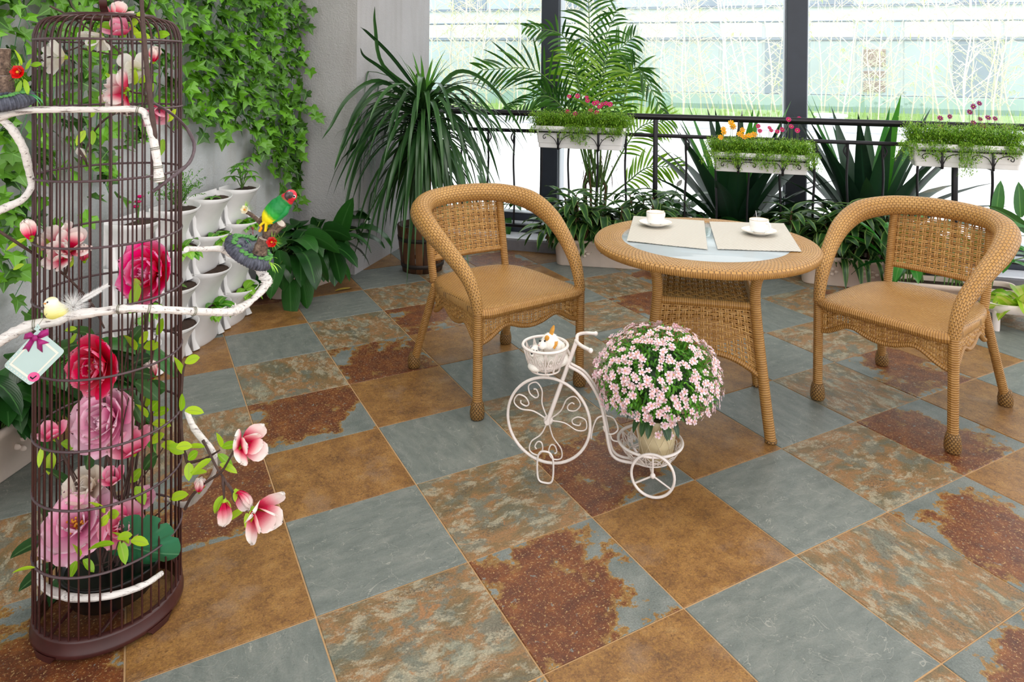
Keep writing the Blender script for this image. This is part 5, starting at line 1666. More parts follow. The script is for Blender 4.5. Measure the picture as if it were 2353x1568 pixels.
# ------------------------------------------------------------------ stacked pocket planters along the left wall
def pocket(col, c, d, nrm, z, label, fill):
    pk = thing('pocket_planter', label, 'planter', (c[0], c[1], z - 0.2), 'white pocket planters stacked along the wall')
    HW, DP = 0.135, 0.15
    def rim(s, k, z_, dz=0.0):
        out = []
        for a in np.linspace(0, PI, 13):
            u = -math.cos(a) * HW * s
            w = math.sin(a) ** 0.7 * DP * k
            out.append(c + d * u + nrm * w + A(0, 0, z_ + dz * math.sin(a) ** 2))
        return out
    mb = MB()
    rows = [rim(0.80, 0.34, z - 0.205), rim(0.86, 0.40, z - 0.19), rim(0.84, 0.42, z - 0.15), rim(0.88, 0.62, z - 0.09), rim(0.96, 0.9, z - 0.03), rim(1.0, 1.0, z, -0.012), rim(0.985, 0.965, z + 0.002, -0.012), rim(0.95, 0.88, z - 0.03)]
    mb.grid(np.array(rows), flip=True)
    b0, b1 = c - d * HW, c + d * HW
    mb.grid(np.array([[b0 + A(0, 0, z - 0.205), b1 + A(0, 0, z - 0.205)], [b0 + A(0, 0, z + 0.012), b1 + A(0, 0, z + 0.012)]]))
    part('shell', mb, M_PLA, pk)
    mb = MB()
    ob = np.array(rim(0.96, 0.9, z - 0.022, -0.01))
    cen = ob.mean(0)
    mb.grid(np.stack([ob, ob * 0.5 + (c + nrm * 0.04 + A(0, 0, z - 0.016)) * 0.5, np.repeat((c + nrm * 0.035 + A(0, 0, z - 0.014))[None], 13, 0)]), flip=True)
    part('soil', mb, M_SOIL, pk)
    for sg in (-1, 1):
        mb = MB(); q = c + d * sg * HW * 0.84
        mb.tube([q + nrm * 0.02 + A(0, 0, z - 0.02), q + nrm * 0.03 + A(0, 0, z - 0.15), q + nrm * 0.045 + A(0, 0, z - 0.2)], [0.012, 0.012, 0.022], 8)
        part('side_rib', mb, M_PLA, pk)
    m_ = c + nrm * 0.06 + A(0, 0, z - 0.015)
    if fill == 'pothos':
        for k in range(11):
            a = k * 2.4
            leafp(pk, M_MIDP, m_ + nrm * 0.03, unit(nrm * (0.5 + 0.5 * math.cos(a)) + d * math.sin(a) + A(0, 0, rnd.uniform(0.1, 0.9))), rnd.uniform(0.08, 0.12), rnd.uniform(0.055, 0.075), 1.6, 'ovate', 0.2, 5, rnd.uniform(-0.5, 0.5))
    elif fill == 'umbrella':
        for k in range(7):
            a = k * 2.4
            top = m_ + A(0.055 * math.cos(a), 0.055 * math.sin(a), 0.07 + 0.1 * (k % 4) / 3)
            mb = MB(); mb.tube([m_, (m_ + top) / 2 + A(0, 0, 0.02), top], 0.0028, 5)
            sm = part('stalk', mb, M_STEM, pk)
            for j in range(7):
                b_ = j * 2 * PI / 7
                leafp(sm, M_MID, top, A(math.cos(b_), math.sin(b_), 0.25), 0.07, 0.03, 1.0, 'lance', 0.25, 4)
    elif fill == 'shrub':
        mb = MB()
        for k in range(42):
            e = m_ + A(rnd.uniform(-0.14, 0.12), rnd.uniform(-0.12, 0.14), rnd.uniform(0.06, 0.2))
            pth = catmull([m_, (m_ + e) / 2 + A(0, 0, 0.03), e], 4)
            mb.tube(pth, 0.0009, 3, cap=False)
            for p_ in pth[2:]:
                for q in range(3):
                    mb.leaf(p_, nr.normal(size=3), 0.014, 0.009, 0.5, 'ovate', 0.1, 2)
        part('fine_shrub', mb, M_MID, pk, kind='stuff')
    elif fill == 'pink':
        for k in range(3):
            p_ = m_ + A(0.01 * k - 0.01, 0, 0.07 + 0.022 * k)
            mb = MB(); mb.tube([m_, p_], 0.0025, 5)
            sm = part('stalk', mb, M_STEM, pk)
            mb = MB(); mb.ball(p_, (0.016, 0.012, 0.007), 10, 6)
            part('bloom', mb, M_MGN, sm)
    elif fill == 'sprout':
        for k in range(6):
            leafp(pk, M_MID, m_, A(math.cos(k), math.sin(k), 0.8), 0.05, 0.025, 1.2, 'ovate', 0.2, 4)
M_MIDP = leafmat('pothos_leaf', srgb(60, 140, 30), srgb(140, 200, 50), rib=srgb(170, 210, 90), rough=0.25, trans=0.3)
STK = [((-1.665, 3.99), 'the stack nearest the corner pillar', ('umbrella', 'pothos', None, 'pothos')),
       ((-1.70, 3.70), 'the second stack from the corner pillar', ('sprout', 'pothos', None, 'pothos')),
       ((-1.735, 3.41), 'the third stack from the corner pillar', ('shrub', 'pothos', 'sprout', None)),
       ((-1.77, 3.12), 'the stack nearest the front, behind the birdcage', ('pink', None, 'pothos', 'sprout'))]
for (c_, nm, fl_) in STK:
    for k, tier in enumerate(('topmost', 'second from the top', 'third from the top', 'lowest')):
        pocket(0, A(c_[0], c_[1], 0), unit(A(0.12, 0.99, 0)), unit(A(0.985, -0.17, 0)), 0.765 - 0.187 * k, 'white pocket planter, %s in %s' % (tier, nm), fl_[k])

# ------------------------------------------------------------------ ivy on the left wall
M_IVY = leafmat('ivy_leaf', srgb(8, 46, 18), srgb(112, 176, 40), rib=srgb(120, 180, 80), ribw=0.02, rough=0.38, trans=0.22)
M_VINE = plain('ivy_string', srgb(70, 140, 80), 0.6)
def ivy_mesh(seed):
    r = random.Random(seed)
    P = [(0, 0), (0.22, -0.16), (0.50, 0.02), (0.36, 0.24), (0.52, 0.52), (0.24, 0.52), (0.02, 1.0), (-0.22, 0.54), (-0.52, 0.50), (-0.36, 0.24), (-0.50, 0.0), (-0.22, -0.16)]
    P = [(x_ * r.uniform(0.85, 1.12), y_ * r.uniform(0.9, 1.08)) for x_, y_ in P]
    m = MB()
    k = r.uniform(0.12, 0.4)
    V = [(0, 0.28, 0.05)] + [(x_, y_, abs(x_) * k - 0.22 * y_ * y_ + r.uniform(-0.04, 0.04)) for x_, y_ in P]
    m.add(V, [(0, i + 1, (i + 1) % 12 + 1) for i in range(12)][::-1] and [(0, (i + 1) % 12 + 1, i + 1)[::-1] for i in range(12)], [(0.5, 0.3)] + [(0.5 + x_, y_) for x_, y_ in P])
    return m
IV = [ivy_mesh(k) for k in range(6)]
IVM = [m.mesh('leaf', M_IVY, False) for m in IV]
wallX = lambda y_: -1.614 - 0.173 * (5 - y_)
ivy = thing('ivy_curtain', 'curtain of bright green ivy strings hanging down the left wall', 'ivy', (wallX(4.0), 4.0, 1.2))
wn_ = unit(A(1, -0.173, 0))
wdir = unit(A(0.173, 1, 0))
def ylim(px):
    """Lowest row of the ivy in the photograph at the wall column PX."""
    return float(np.interp(px, [-60, 0, 40, 90, 150, 200, 245, 300, 400, 440, 500, 540, 580, 620, 690, 735], [700, 700, 690, 560, 470, 500, 420, 290, 250, 285, 300, 260, 355, 440, 500, 300]))
IVL = []
strings = MB()
yy = 2.35
ys = []
while yy < 4.97:
    ys.append(yy)
    yy += rnd.uniform(0.042, 0.062)
for y0 in ys:
    X0 = wallX(y0)
    px = CX + F * X0 / y0
    zlow = EYE - (ylim(px) - 150) / F * y0
    zlow += rnd.uniform(-0.05, 0.32) * (1.0 if px > 420 else 0.8)
    z = 2.35
    pth = [A(X0, y0, z) + wn_ * 0.015]
    thin = 1.0 if px > 410 else (1.25 if px < 90 else 1.6)
    while z > zlow:
        z -= rnd.uniform(0.044, 0.076) * (thin if z < 1.62 else 1.0)
        p = A(X0, y0, z) + wdir * rnd.uniform(-0.03, 0.03) + wn_ * rnd.uniform(0.012, 0.05)
        pth.append(p)
        for q in range(rnd.choice((1, 1, 2))):
            a = rnd.uniform(-1.0, 1.0)
            dd = unit(wdir * math.sin(a) * 1.3 + wn_ * rnd.uniform(0.0, 1.1) + A(0, 0, -rnd.uniform(0.0, 1.0)))
            up_ = unit(wn_ * rnd.uniform(0.4, 1.0) + A(0, 0, rnd.uniform(-0.3, 1.4)) + wdir * rnd.uniform(-1.0, 0.8))
            IVL.append((p + wdir * rnd.uniform(-0.035, 0.035) + wn_ * 0.01, dd, up_, rnd.uniform(0.06, 0.10)))
    if len(pth) > 2:
        strings.tube(np.array(pth), 0.0016, 4, cap=False)
# a few sprays that reach over the face of the pillar
for px, py in ((705, 210), (716, 245), (722, 262), (730, 268), (712, 160), (700, 120), (708, 60), (716, 20), (698, 300), (690, 330)):
    IVL.append((at(px, py, 4.86), unit(A(rnd.uniform(-0.5, 0.8), -0.4, -0.6)), unit(A(0.2, -0.8, 0.6)), 0.08))
part('string', strings, M_VINE, ivy)
sizes = sorted(range(len(IVL)), key=lambda i: IVL[i][0][1] + (3 if IVL[i][0][2] > 1.95 else 0))
front_ = set(sizes[:120]) | set(rnd.sample(sizes[120:], 178))
rest = MB()
for i, (p, dd, up_, s_) in enumerate(IVL):
    X, Y, Z = frame(dd, up_)
    if i in front_:
        inst('leaf', IVM[i % 6], ivy, p, X, Y, Z, s_)
    else:
        m = IV[i % 6]
        V = m.v[0] * s_
        rest.add(p + V[:, 0:1] * X + V[:, 1:2] * Y + V[:, 2:3] * Z, m.f, m.uv[0])
part('ivy_leaves', rest, M_IVY, ivy, smooth=False, kind='stuff')
# ------------------------------------------------------------------ birdcage
CC, CR = A(-1.096, 1.878, 0), 0.169
M_CAGE = plain('dark_red_lacquer', srgb(62, 28, 26), 0.35, 0, 0.2, 20)
M_CAGER = plain('purple_brown_hoop', srgb(84, 66, 70), 0.4, 0, 0.15, 20)
cg = thing('birdcage', 'tall dark red cylindrical birdcage with domed top standing on the tiles', 'birdcage', tuple(CC))
cg.rotation_euler = (0, -0.0095, 0)
def cring(mb, r, z, th, flat=1.0, n=64):
    mb.tube([CC + A(r * math.cos(a), r * math.sin(a), z) for a in np.linspace(0, 2 * PI, n + 1)[:-1]], th, 8, True, flat=flat, up=(0, 0, 1))
NB = 46
for k in range(NB):
    a = (k + 0.5) * 2 * PI / NB
    e = A(math.cos(a), math.sin(a), 0)
    pth = [CC + e * CR + A(0, 0, z) for z in (0.05, 0.4, 0.8, 1.2, 1.48)] + [CC + e * (CR * q) + A(0, 0, z) for q, z in ((0.985, 1.525), (0.93, 1.55), (0.82, 1.564), (0.62, 1.57))]
    mb = MB(); mb.tube(catmull(pth, 3), 0.0022, 6)
    part('bar', mb, M_CAGE, cg)
for z in (0.205, 0.367, 0.509, 0.682, 0.850, 1.0, 1.162, 1.333, 1.508):
    mb = MB(); cring(mb, CR + 0.0015, z, 0.0031, 1.0)
    part('hoop', mb, M_CAGER, cg)
mb = MB(); mb.lathe([(CR * 0.64, 1.566), (CR * 0.66, 1.572), (CR * 0.62, 1.578), (CR * 0.50, 1.578), (CR * 0.48, 1.572), (CR * 0.5, 1.566), (CR * 0.64, 1.566)], 48, CC)
part('top_plate', mb, M_CAGE, cg)
mb = MB(); mb.lathe([(CR - 0.012, 0.052), (CR + 0.002, 0.052), (CR + 0.004, 0.047), (CR + 0.004, 0.026), (CR + 0.007, 0.022), (CR + 0.007, 0.012), (CR + 0.003, 0.008), (CR - 0.010, 0.008), (CR - 0.010, 0.052)], 64, CC)
ba = part('base_ring', mb, M_CAGE, cg)
for a in (-0.35, -1.95, 1.3, 2.9):
    mb = MB()
    rows = []
    for z, w in ((0.016, 0.22), (0.010, 0.19), (0.004, 0.15), (0.0, 0.14)):
        rows.append([CC + A(rr * math.cos(a + w * q), rr * math.sin(a + w * q), z) for rr, q in [(CR + 0.009, q) for q in np.linspace(-1, 1, 7)] + [(CR - 0.006, q) for q in np.linspace(1, -1, 7)] + [(CR + 0.005, -1)]])
    mb.grid(np.array(rows)); mb.add(rows[-1][:14], [tuple(range(14))])
    part('foot', mb, M_CAGE, ba)
for k in range(4):
    a = 0.35 + k * PI / 2
    e = A(math.cos(a), math.sin(a), 0); f_ = A(-math.sin(a), math.cos(a), 0)
    pth = catmull([CC + e * 0.062 + A(0, 0, 1.575), CC + e * 0.088 + A(0, 0, 1.60), CC + e * 0.09 + A(0, 0, 1.65), CC + e * 0.05 + A(0, 0, 1.70), CC + A(0, 0, 1.715)], 6)
    rows = [[p - f_ * 0.009, p + f_ * 0.009] for p in pth]
    mb = MB(); mb.grid(np.array(rows)); mb.grid(np.array([[q + e * 0.003 for q in r_] for r_ in rows]), flip=True)
    part('top_strap', mb, M_CAGE, cg)
# cross bars that carry the plant pot inside
mb = MB()
for q in (-0.06, 0.06):
    w_ = math.sqrt(CR ** 2 - q ** 2)
    mb.tube([CC + A(q, -w_, 0.05), CC + A(q, w_, 0.05)], 0.005, 6)
part('floor_bar', mb, M_CAGE, cg)

# ------------------------------------------------------------------ branches tied to the cage
t = NT('whitewashed_branch')
o = t.obj()
sv = t.n('Mapping', None, Vector=o, Scale=(9, 60, 60)).outputs[0]
c = t.ramp(t.noise(sv, 2.2, 6, 0.7), [(0.36, srgb(120, 108, 106)), (0.44, srgb(222, 216, 212)), (0.7, srgb(240, 236, 232))])
t.bump(t.noise(sv, 3, 5), 0.6, 0.003)
M_WB = t.done(c, 0.7)
M_DRIFT = plain('grey_driftwood', srgb(186, 176, 172), 0.8, 0, 0.2, 25, 0.5)
M_TWIG = plain('dark_twig', srgb(76, 56, 50), 0.7, 0, 0.25, 60, 0.4)
M_ROD = plain('purple_brown_rod', srgb(92, 76, 82), 0.6, 0, 0.25, 60, 0.5)
M_WIRE = plain('tie_wire', srgb(120, 122, 100), 0.4, 0.4)
def gnarl(P, r, k=7, amp=0.12):
    Q = catmull(P, k)
    R = np.interp(np.linspace(0, 1, len(Q)), np.linspace(0, 1, len(r)), r)
    R = R * (1 + amp * nr.normal(size=len(Q)))
    return Q, R
def wires(parent, Q, R, idx):
    for i in idx:
        T = unit(Q[min(i + 1, len(Q) - 1)] - Q[max(i - 1, 0)])
        X, Y, Z = frame(T)
        mb = MB()
        for s_ in (-0.002, 0.002):
            mb.tube([Q[i] + T * s_ + (X * math.cos(a) + Z * math.sin(a)) * (R[i] + 0.0015) for a in np.linspace(0, 2 * PI, 15)[:-1]], 0.0008, 4, True)
        part('tie_wire', mb, M_WIRE, parent)
P = [at(*p) for p in ((-30, 806, 1.60), (0, 784, 1.61), (60, 752, 1.63), (130, 738, 1.65), (160, 726, 1.655), (235, 716, 1.665), (310, 709, 1.675), (430, 715, 1.74), (520, 718, 1.83), (548, 711, 1.87), (585, 685, 1.92), (614, 650, 1.96), (606, 635, 1.97), (585, 605, 1.98), (530, 583, 1.97), (505, 572, 1.95), (470, 573, 1.92), (432, 572, 1.88), (428, 574, 1.86))]
Q, R = gnarl(P, [0.012, 0.0125, 0.013, 0.012, 0.011, 0.0105, 0.0095, 0.009, 0.0095, 0.012, 0.008, 0.012, 0.013, 0.012, 0.010, 0.008, 0.007, 0.0065, 0.006], 7, 0.07)
wb1 = thing('white_branch', 'long whitewashed branch across the front of the birdcage carrying the small yellow bird', 'branch', tuple(at(300, 709, 1.675)))
mb = MB(); mb.tube(Q, R, 12); part('wood', mb, M_WB, wb1)
wires(wb1, Q, R, (16, 39, 44, 50))
mb = MB()
for (bx, by, bz, n_) in ((543, 711, 1.868, 20), (612, 648, 1.958, 26)):
    b_ = at(bx, by, bz)
    for k in range(n_):
        dd = unit(nr.normal(size=3))
        mb.tube([b_ + dd * 0.007, b_ + dd * 0.018], [0.0028, 0.0008], 5)
part('knot', mb, M_WB, wb1)
P = [at(*p) for p in ((-40, 282, 1.68), (0, 268, 1.68), (60, 254, 1.68), (140, 252, 1.685), (240, 252, 1.69), (318, 252, 1.70), (338, 272, 1.70), (352, 320, 1.70), (361, 370, 1.70), (366, 418, 1.70))]
Q, R = gnarl(P, [0.013, 0.011, 0.009, 0.0075, 0.0075, 0.0075, 0.0085, 0.009, 0.009, 0.0115], 7, 0.05)
wb2 = thing('white_branch', 'whitewashed branch that bends down over the front of the birdcage near its top', 'branch', tuple(at(240, 252, 1.69)))
mb = MB(); mb.tube(Q, R, 12); part('wood', mb, M_WB, wb2)
P = [at(*p) for p in ((2, 272, 1.69), (30, 300, 1.70), (55, 345, 1.72), (68, 400, 1.75), (72, 428, 1.76), (52, 458, 1.74), (20, 474, 1.72), (-15, 490, 1.70))]
Q2, R2 = gnarl(P, [0.009, 0.0095, 0.0095, 0.008, 0.0075, 0.0085, 0.010, 0.010], 7, 0.06)
mb = MB(); mb.tube(Q2, R2, 12); part('fork', mb, M_WB, wb2)
wires(wb2, Q, R, (35, 52, 58, 62))
P = [at(*p) for p in ((428, 945, 1.90), (446, 985, 1.88), (478, 1026, 1.85), (494, 1052, 1.85), (492, 1085, 1.86), (474, 1118, 1.87), (445, 1150, 1.90), (420, 1160, 1.92), (378, 1146, 1.97))]
Q, R = gnarl(P, [0.006, 0.0085, 0.009, 0.007, 0.010, 0.016, 0.014, 0.008, 0.005], 6, 0.05)
wb3 = thing('driftwood', 'pale forked driftwood tied low on the right side of the birdcage', 'branch', tuple(at(478, 1026, 1.85)))
mb = MB(); mb.tube(Q[:19], R[:19], 10); part('upper_arm', mb, M_WB, wb3)
mb = MB(); mb.tube(Q[18:], R[18:], 10, flat=0.55); part('lower_arm', mb, M_DRIFT, wb3)
rod = thing('twisted_rod', 'dark twisted vine rod down the front of the birdcage, looping round its right', 'branch', tuple(at(340, 200, 1.7)))
P = [at(*p) for p in ((324, -20, 1.695), (329, 60, 1.695), (336, 140, 1.695), (344, 220, 1.70), (354, 300, 1.70), (358, 335, 1.703))]
Q, R = gnarl(P, [0.005, 0.0055, 0.006, 0.007, 0.0065, 0.005], 6, 0.07)
mb = MB(); mb.tube(Q, R, 8); part('straight_rod', mb, M_TWIG, rod)
P = [at(*p) for p in ((352, 236, 1.70), (395, 262, 1.80), (425, 290, 1.88), (443, 320, 1.89), (446, 345, 1.87), (436, 372, 1.82), (415, 392, 1.76), (385, 415, 1.71), (352, 440, 1.70))]
Q, R = gnarl(P, [0.003, 0.0035, 0.004, 0.0045, 0.0045, 0.0045, 0.0045, 0.0045, 0.004], 6, 0.07)
mb = MB(); mb.tube(Q, R, 8); part('loop_rod', mb, M_ROD, rod)
P = [at(*p) for p in ((300, 262, 1.78), (262, 262, 1.88), (225, 290, 2.0), (205, 325, 2.0), (195, 360, 1.95))]
Q, R = gnarl(P, [0.003, 0.003, 0.003, 0.0025, 0.002], 6, 0.07)
mb = MB(); mb.tube(Q, R, 6); part('inner_loop', mb, M_TWIG, rod)

# ------------------------------------------------------------------ flowers in and on the cage
P_RED = petalmat('crimson_petal', [(0.0, srgb(150, 0, 24)), (0.45, srgb(226, 8, 56)), (0.85, srgb(242, 50, 104)), (1.0, srgb(250, 160, 190))])
P_MAG = petalmat('magenta_peony_petal', [(0.0, srgb(200, 0, 36)), (0.4, srgb(244, 10, 80)), (0.8, srgb(250, 70, 150)), (1.0, srgb(252, 170, 210))])
P_PNK = petalmat('pink_peony_petal', [(0.0, srgb(226, 84, 150)), (0.35, srgb(246, 156, 200)), (1.0, srgb(252, 214, 230))])
P_HOT = petalmat('rose_petal', [(0.0, srgb(206, 36, 92)), (0.45, srgb(246, 112, 160)), (1.0, srgb(252, 196, 212))])
P_CRM = petalmat('cream_petal', [(0.0, srgb(220, 196, 170)), (0.5, srgb(236, 222, 206)), (1.0, srgb(244, 236, 226))])
P_MAGN = petalmat('magnolia_petal', [(0.0, srgb(190, 14, 50)), (0.3, srgb(220, 50, 96)), (0.52, srgb(240, 160, 172)), (0.72, srgb(248, 226, 222)), (1.0, srgb(250, 242, 236))])
P_WHT = petalmat('white_magnolia_petal', [(0.0, srgb(226, 214, 170)), (0.3, srgb(238, 234, 220)), (1.0, srgb(246, 244, 238))])
M_STAM = plain('golden_stamen', srgb(216, 150, 30), 0.6)
M_SEP = leafmat('yellow_green_leaf', srgb(126, 186, 24), srgb(196, 232, 56), rib=srgb(170, 200, 80), trans=0.35)
M_PLEAF = leafmat('peony_leaf', srgb(28, 70, 34), srgb(66, 112, 60), rib=srgb(100, 140, 90), trans=0.2)
def petal_mesh(mat, seed, wide=0.9, cup=0.45, ruf=0.06):
    r = random.Random(seed)
    ph = r.uniform(0, 6)
    rows, uv = [], []
    for t_, wf in ((0, 0.22), (0.2, 0.58), (0.43, 0.88), (0.66, 1.0), (0.84, 0.88), (0.95, 0.58), (1.0, 0.14)):
        w = wide * 0.5 * wf
        row = []
        for q in np.linspace(-1, 1, 5):
            row.append((q * w, t_ * (1 + 0.02 * math.sin(7 * q + ph) * t_) - 0.05 * q * q * t_, cup * (t_ * t_ * 0.7 + 0.225 * (q * w) ** 2 / 0.25) + ruf * math.sin(6 * q + ph) * t_ ** 2))
        rows.append(row)
        uv.append([(0.5 + q / 2, t_) for q in np.linspace(-1, 1, 5)])
    m = MB(); m.grid(np.array(rows), np.array(uv), flip=False)
    return m.mesh('petal', mat)
PM = {}
def petals_for(mat, kind):
    key = (mat.name, kind)
    if key not in PM:
        w, c_, rf = {'peony': (0.95, 0.5, 0.07), 'magnolia': (0.66, 0.30, 0.03), 'flare': (0.74, -0.05, 0.06)}[kind]
        PM[key] = [petal_mesh(mat, k, w, c_, rf) for k in range(3)]
    return PM[key]
def peony(th, c, f, Rr, mat, layers=((12, 4, 0.55), (28, 5, 0.68), (46, 6, 0.8), (64, 7, 0.92), (84, 7, 1.0)), stam=True, name='peony_blossom'):
    f = unit(f)
    X0, _, Z0 = frame(f)
    mb = MB()
    mb.ball(c, Rr * 0.1, 8, 5)
    if stam:
        for k in range(22):
            dd = unit(f + 0.42 * nr.normal(size=3))
            mb.tube([c, c + dd * Rr * 0.42], 0.0009, 4, cap=False)
            mb.ball(c + dd * Rr * 0.43, 0.003, 6, 4)
    b = part(name, mb, M_STAM, th)
    ms_ = petals_for(mat, 'peony')
    for li, (th_, n_, ln) in enumerate(layers):
        for k in range(n_):
            an = (k + 0.5 * (li % 2)) * 2 * PI / n_ + rnd.uniform(-0.15, 0.15)
            tt = math.radians(th_ + rnd.uniform(-7, 7))
            rd = X0 * math.cos(an) + Z0 * math.sin(an)
            dd = f * math.cos(tt) + rd * math.sin(tt)
            inn = f * math.sin(tt) - rd * math.cos(tt)
            X, Y, Z = frame(dd, inn)
            inst('petal', ms_[(k + li) % 3], b, c + rd * Rr * 0.05 - f * Rr * 0.1 * (li / 4), X, Y, Z, Rr * ln * rnd.uniform(0.92, 1.06))
    return b
def magnolia(th, c, f, Rr, mat, open_=0.5, name='magnolia_blossom'):
    """C is the base of the flower, F the way it points."""
    f = unit(f)
    X0, _, Z0 = frame(f)
    mb = MB(); mb.tube([c - f * Rr * 0.12, c + f * Rr * 0.05], [Rr * 0.06, Rr * 0.12], 8)
    b = part(name, mb, M_SEP, th)
    for li, (n_, sc) in enumerate(((3, 0.9), (5 if open_ < 0.4 else 4, 1.0))):
        ms_ = petals_for(mat, 'flare' if li and open_ > 0.45 else 'magnolia')
        for k in range(n_):
            an = (k + 0.5 * li) * 2 * PI / n_ + rnd.uniform(-0.2, 0.2)
            tt = (0.16 + 0.95 * open_ * (0.55 + 0.45 * li)) * rnd.uniform(0.8, 1.2)
            rd = X0 * math.cos(an) + Z0 * math.sin(an)
            dd = f * math.cos(tt) + rd * math.sin(tt)
            X, Y, Z = frame(dd, f * math.sin(tt) - rd * math.cos(tt))
            inst('petal', ms_[k % 3], b, c + rd * Rr * 0.06, X, Y, Z, Rr * sc)
    for k in range(2):
        leafp(b, M_SEP, c - f * Rr * 0.05, f + 0.9 * (X0 if k else -X0), Rr * 0.5, Rr * 0.28, 0.3, 'ovate', 0.3, 4, name='sepal')
    return b
def leaves_at(th, pts, dep, L=0.05, W=0.022, mat=None):
    for px, py, ang in pts:
        p = at(px, py, dep + rnd.uniform(-0.02, 0.02))
        d_ = A(math.cos(math.radians(ang)), -0.25, math.sin(math.radians(ang)))
        leafp(th, mat or M_SEP, p, d_, L * rnd.uniform(0.85, 1.2), W * rnd.uniform(0.85, 1.15), 0.5, 'lance' if mat is None else 'ovate', 0.3, 6, 0.3, side=(-math.sin(math.radians(ang)), 0.2, math.cos(math.radians(ang))))
def twig(mb, pts, r0=0.003, r1=0.0015):
    Q, R = gnarl([at(*p) for p in pts], [r0, r1], 5, 0.06)
    mb.tube(Q, R, 6)

# peony arrangement growing from the black pot
ar = thing('peony_arrangement', 'artificial peonies in a black pot inside the birdcage', 'flower arrangement', tuple(CC + A(0.01, -0.005, 0.055)))
pc2 = CC + A(0.01, -0.005, 0.055)
M_BLKP = plain('black_plastic_pot', srgb(14, 13, 14), 0.3)
mb = MB(); mb.lathe([(0, 0.0), (0.085, 0.0), (0.096, 0.006), (0.116, 0.06), (0.12, 0.075), (0.124, 0.08), (0.124, 0.086), (0.114, 0.086), (0.11, 0.07), (0, 0.066)], 36, pc2)
part('pot', mb, M_BLKP, ar)
mb = MB(); mb.lathe([(0.112, 0.072), (0.05, 0.076), (0, 0.078)], 20, pc2); part('soil', mb, M_BLKP, ar)
pt_ = pc2 + A(0, 0, 0.07)
stems = MB()
def stem_to(px, py, dep, r=0.0035):
    e = at(px, py, dep)
    stems.tube(catmull([pt_ + nr.normal(size=3) * A(0.03, 0.03, 0), (pt_ + e) / 2 + nr.normal(size=3) * A(0.012, 0.012, 0), e], 6), r, 6)
for px, py, dep in ((345, 640, 1.92), (235, 850, 1.84), (255, 980, 1.88), (190, 1225, 1.85), (285, 1215, 1.86), (310, 1020, 1.88), (125, 1000, 1.84), (262, 1090, 1.86), (205, 1130, 1.88), (355, 850, 1.93)):
    stem_to(px, py, dep)
for px, py, dep in ((345, 968, 1.87), (322, 798, 1.86), (375, 1030, 1.86), (395, 1152, 1.86), (272, 1246, 1.76), (180, 1290, 1.76), (135, 1022, 1.84), (360, 772, 1.86), (314, 655, 1.86)):
    stem_to(px, py, dep, 0.0018)
part('stems', stems, M_TWIG, ar)
peony(ar, at(354, 625, 1.93), A(-0.25, -1, 0.25), 0.092, P_MAG)
peony(ar, at(232, 838, 1.80), A(-0.25, -1, 0.12), 0.080, P_RED, ((26, 5, 0.6), (44, 6, 0.76), (64, 7, 0.9), (86, 7, 1.0)))
peony(ar, at(252, 962, 1.86), A(-0.15, -1, 0.35), 0.090, P_PNK, stam=False)
peony(ar, at(182, 1212, 1.82), A(0.1, -0.75, 0.8), 0.088, P_PNK, ((40, 5, 0.72), (64, 7, 0.92), (88, 7, 1.0)))
peony(ar, at(284, 1212, 1.83), A(0.2, -0.8, 0.6), 0.062, P_HOT, ((20, 4, 0.7), (48, 5, 0.85), (74, 6, 1.0)), False)
peony(ar, at(207, 1125, 1.87), A(-0.1, -0.8, 0.7), 0.062, P_CRM, ((18, 4, 0.7), (44, 5, 0.85), (70, 6, 1.0)), False)
magnolia(ar, at(308, 1042, 1.84), A(0.0, -0.35, 1), 0.072, P_HOT, 0.75, 'rose_blossom')
magnolia(ar, at(262, 1110, 1.83), A(0.0, -0.4, 1), 0.045, P_HOT, 0.5, 'rose_blossom')
magnolia(ar, at(122, 1008, 1.80), A(0.1, -0.4, 1), 0.048, P_HOT, 0.5, 'rose_blossom')
magnolia(ar, at(352, 870, 1.90), A(-0.1, -0.3, 1), 0.055, P_MAGN, 0.12, 'magnolia_bud')
peony(ar, at(330, 1150, 1.93), A(0.3, -0.6, 0.6), 0.04, P_PNK, ((20, 4, 0.7), (60, 5, 1.0)), False)
leaves_at(ar, ((270, 1240, 40), (275, 1245, -60), (262, 1250, 170), (300, 1245, 20), (295, 1250, 120), (183, 1280, 100), (175, 1290, -110), (190, 1288, -20), (230, 1210, 60), (245, 1190, 40), (240, 1180, 120)), 1.745, 0.048, 0.03)
leaves_at(ar, ((310, 640, -70), (316, 652, -100), (335, 935, 80), (345, 945, 60), (352, 955, 40), (338, 960, 110), (350, 975, 20), (140, 1020, 10), (125, 1015, 70), (118, 1040, -90), (320, 790, 60), (330, 800, 30), (312, 805, 110), (360, 770, 70), (345, 1020, 50), (370, 1025, 20), (385, 1030, 10), (300, 1110, 60), (310, 1120, -40), (390, 1150, 40)), 1.86, 0.058, 0.036)
leaves_at(ar, ((110, 1200, 100), (105, 1240, 190), (125, 1300, 200), (150, 1320, -120), (200, 1310, -100), (230, 1300, -60), (160, 1120, 120), (290, 860, 20), (310, 880, -10), (300, 840, 40), (285, 900, -40), (290, 800, 60), (260, 1040, 150), (215, 770, 150), (180, 790, 190), (330, 900, 30), (200, 1080, 80), (330, 1080, 60), (250, 905, -100), (240, 900, -80)), 1.88, 0.085, 0.05, M_PLEAF)
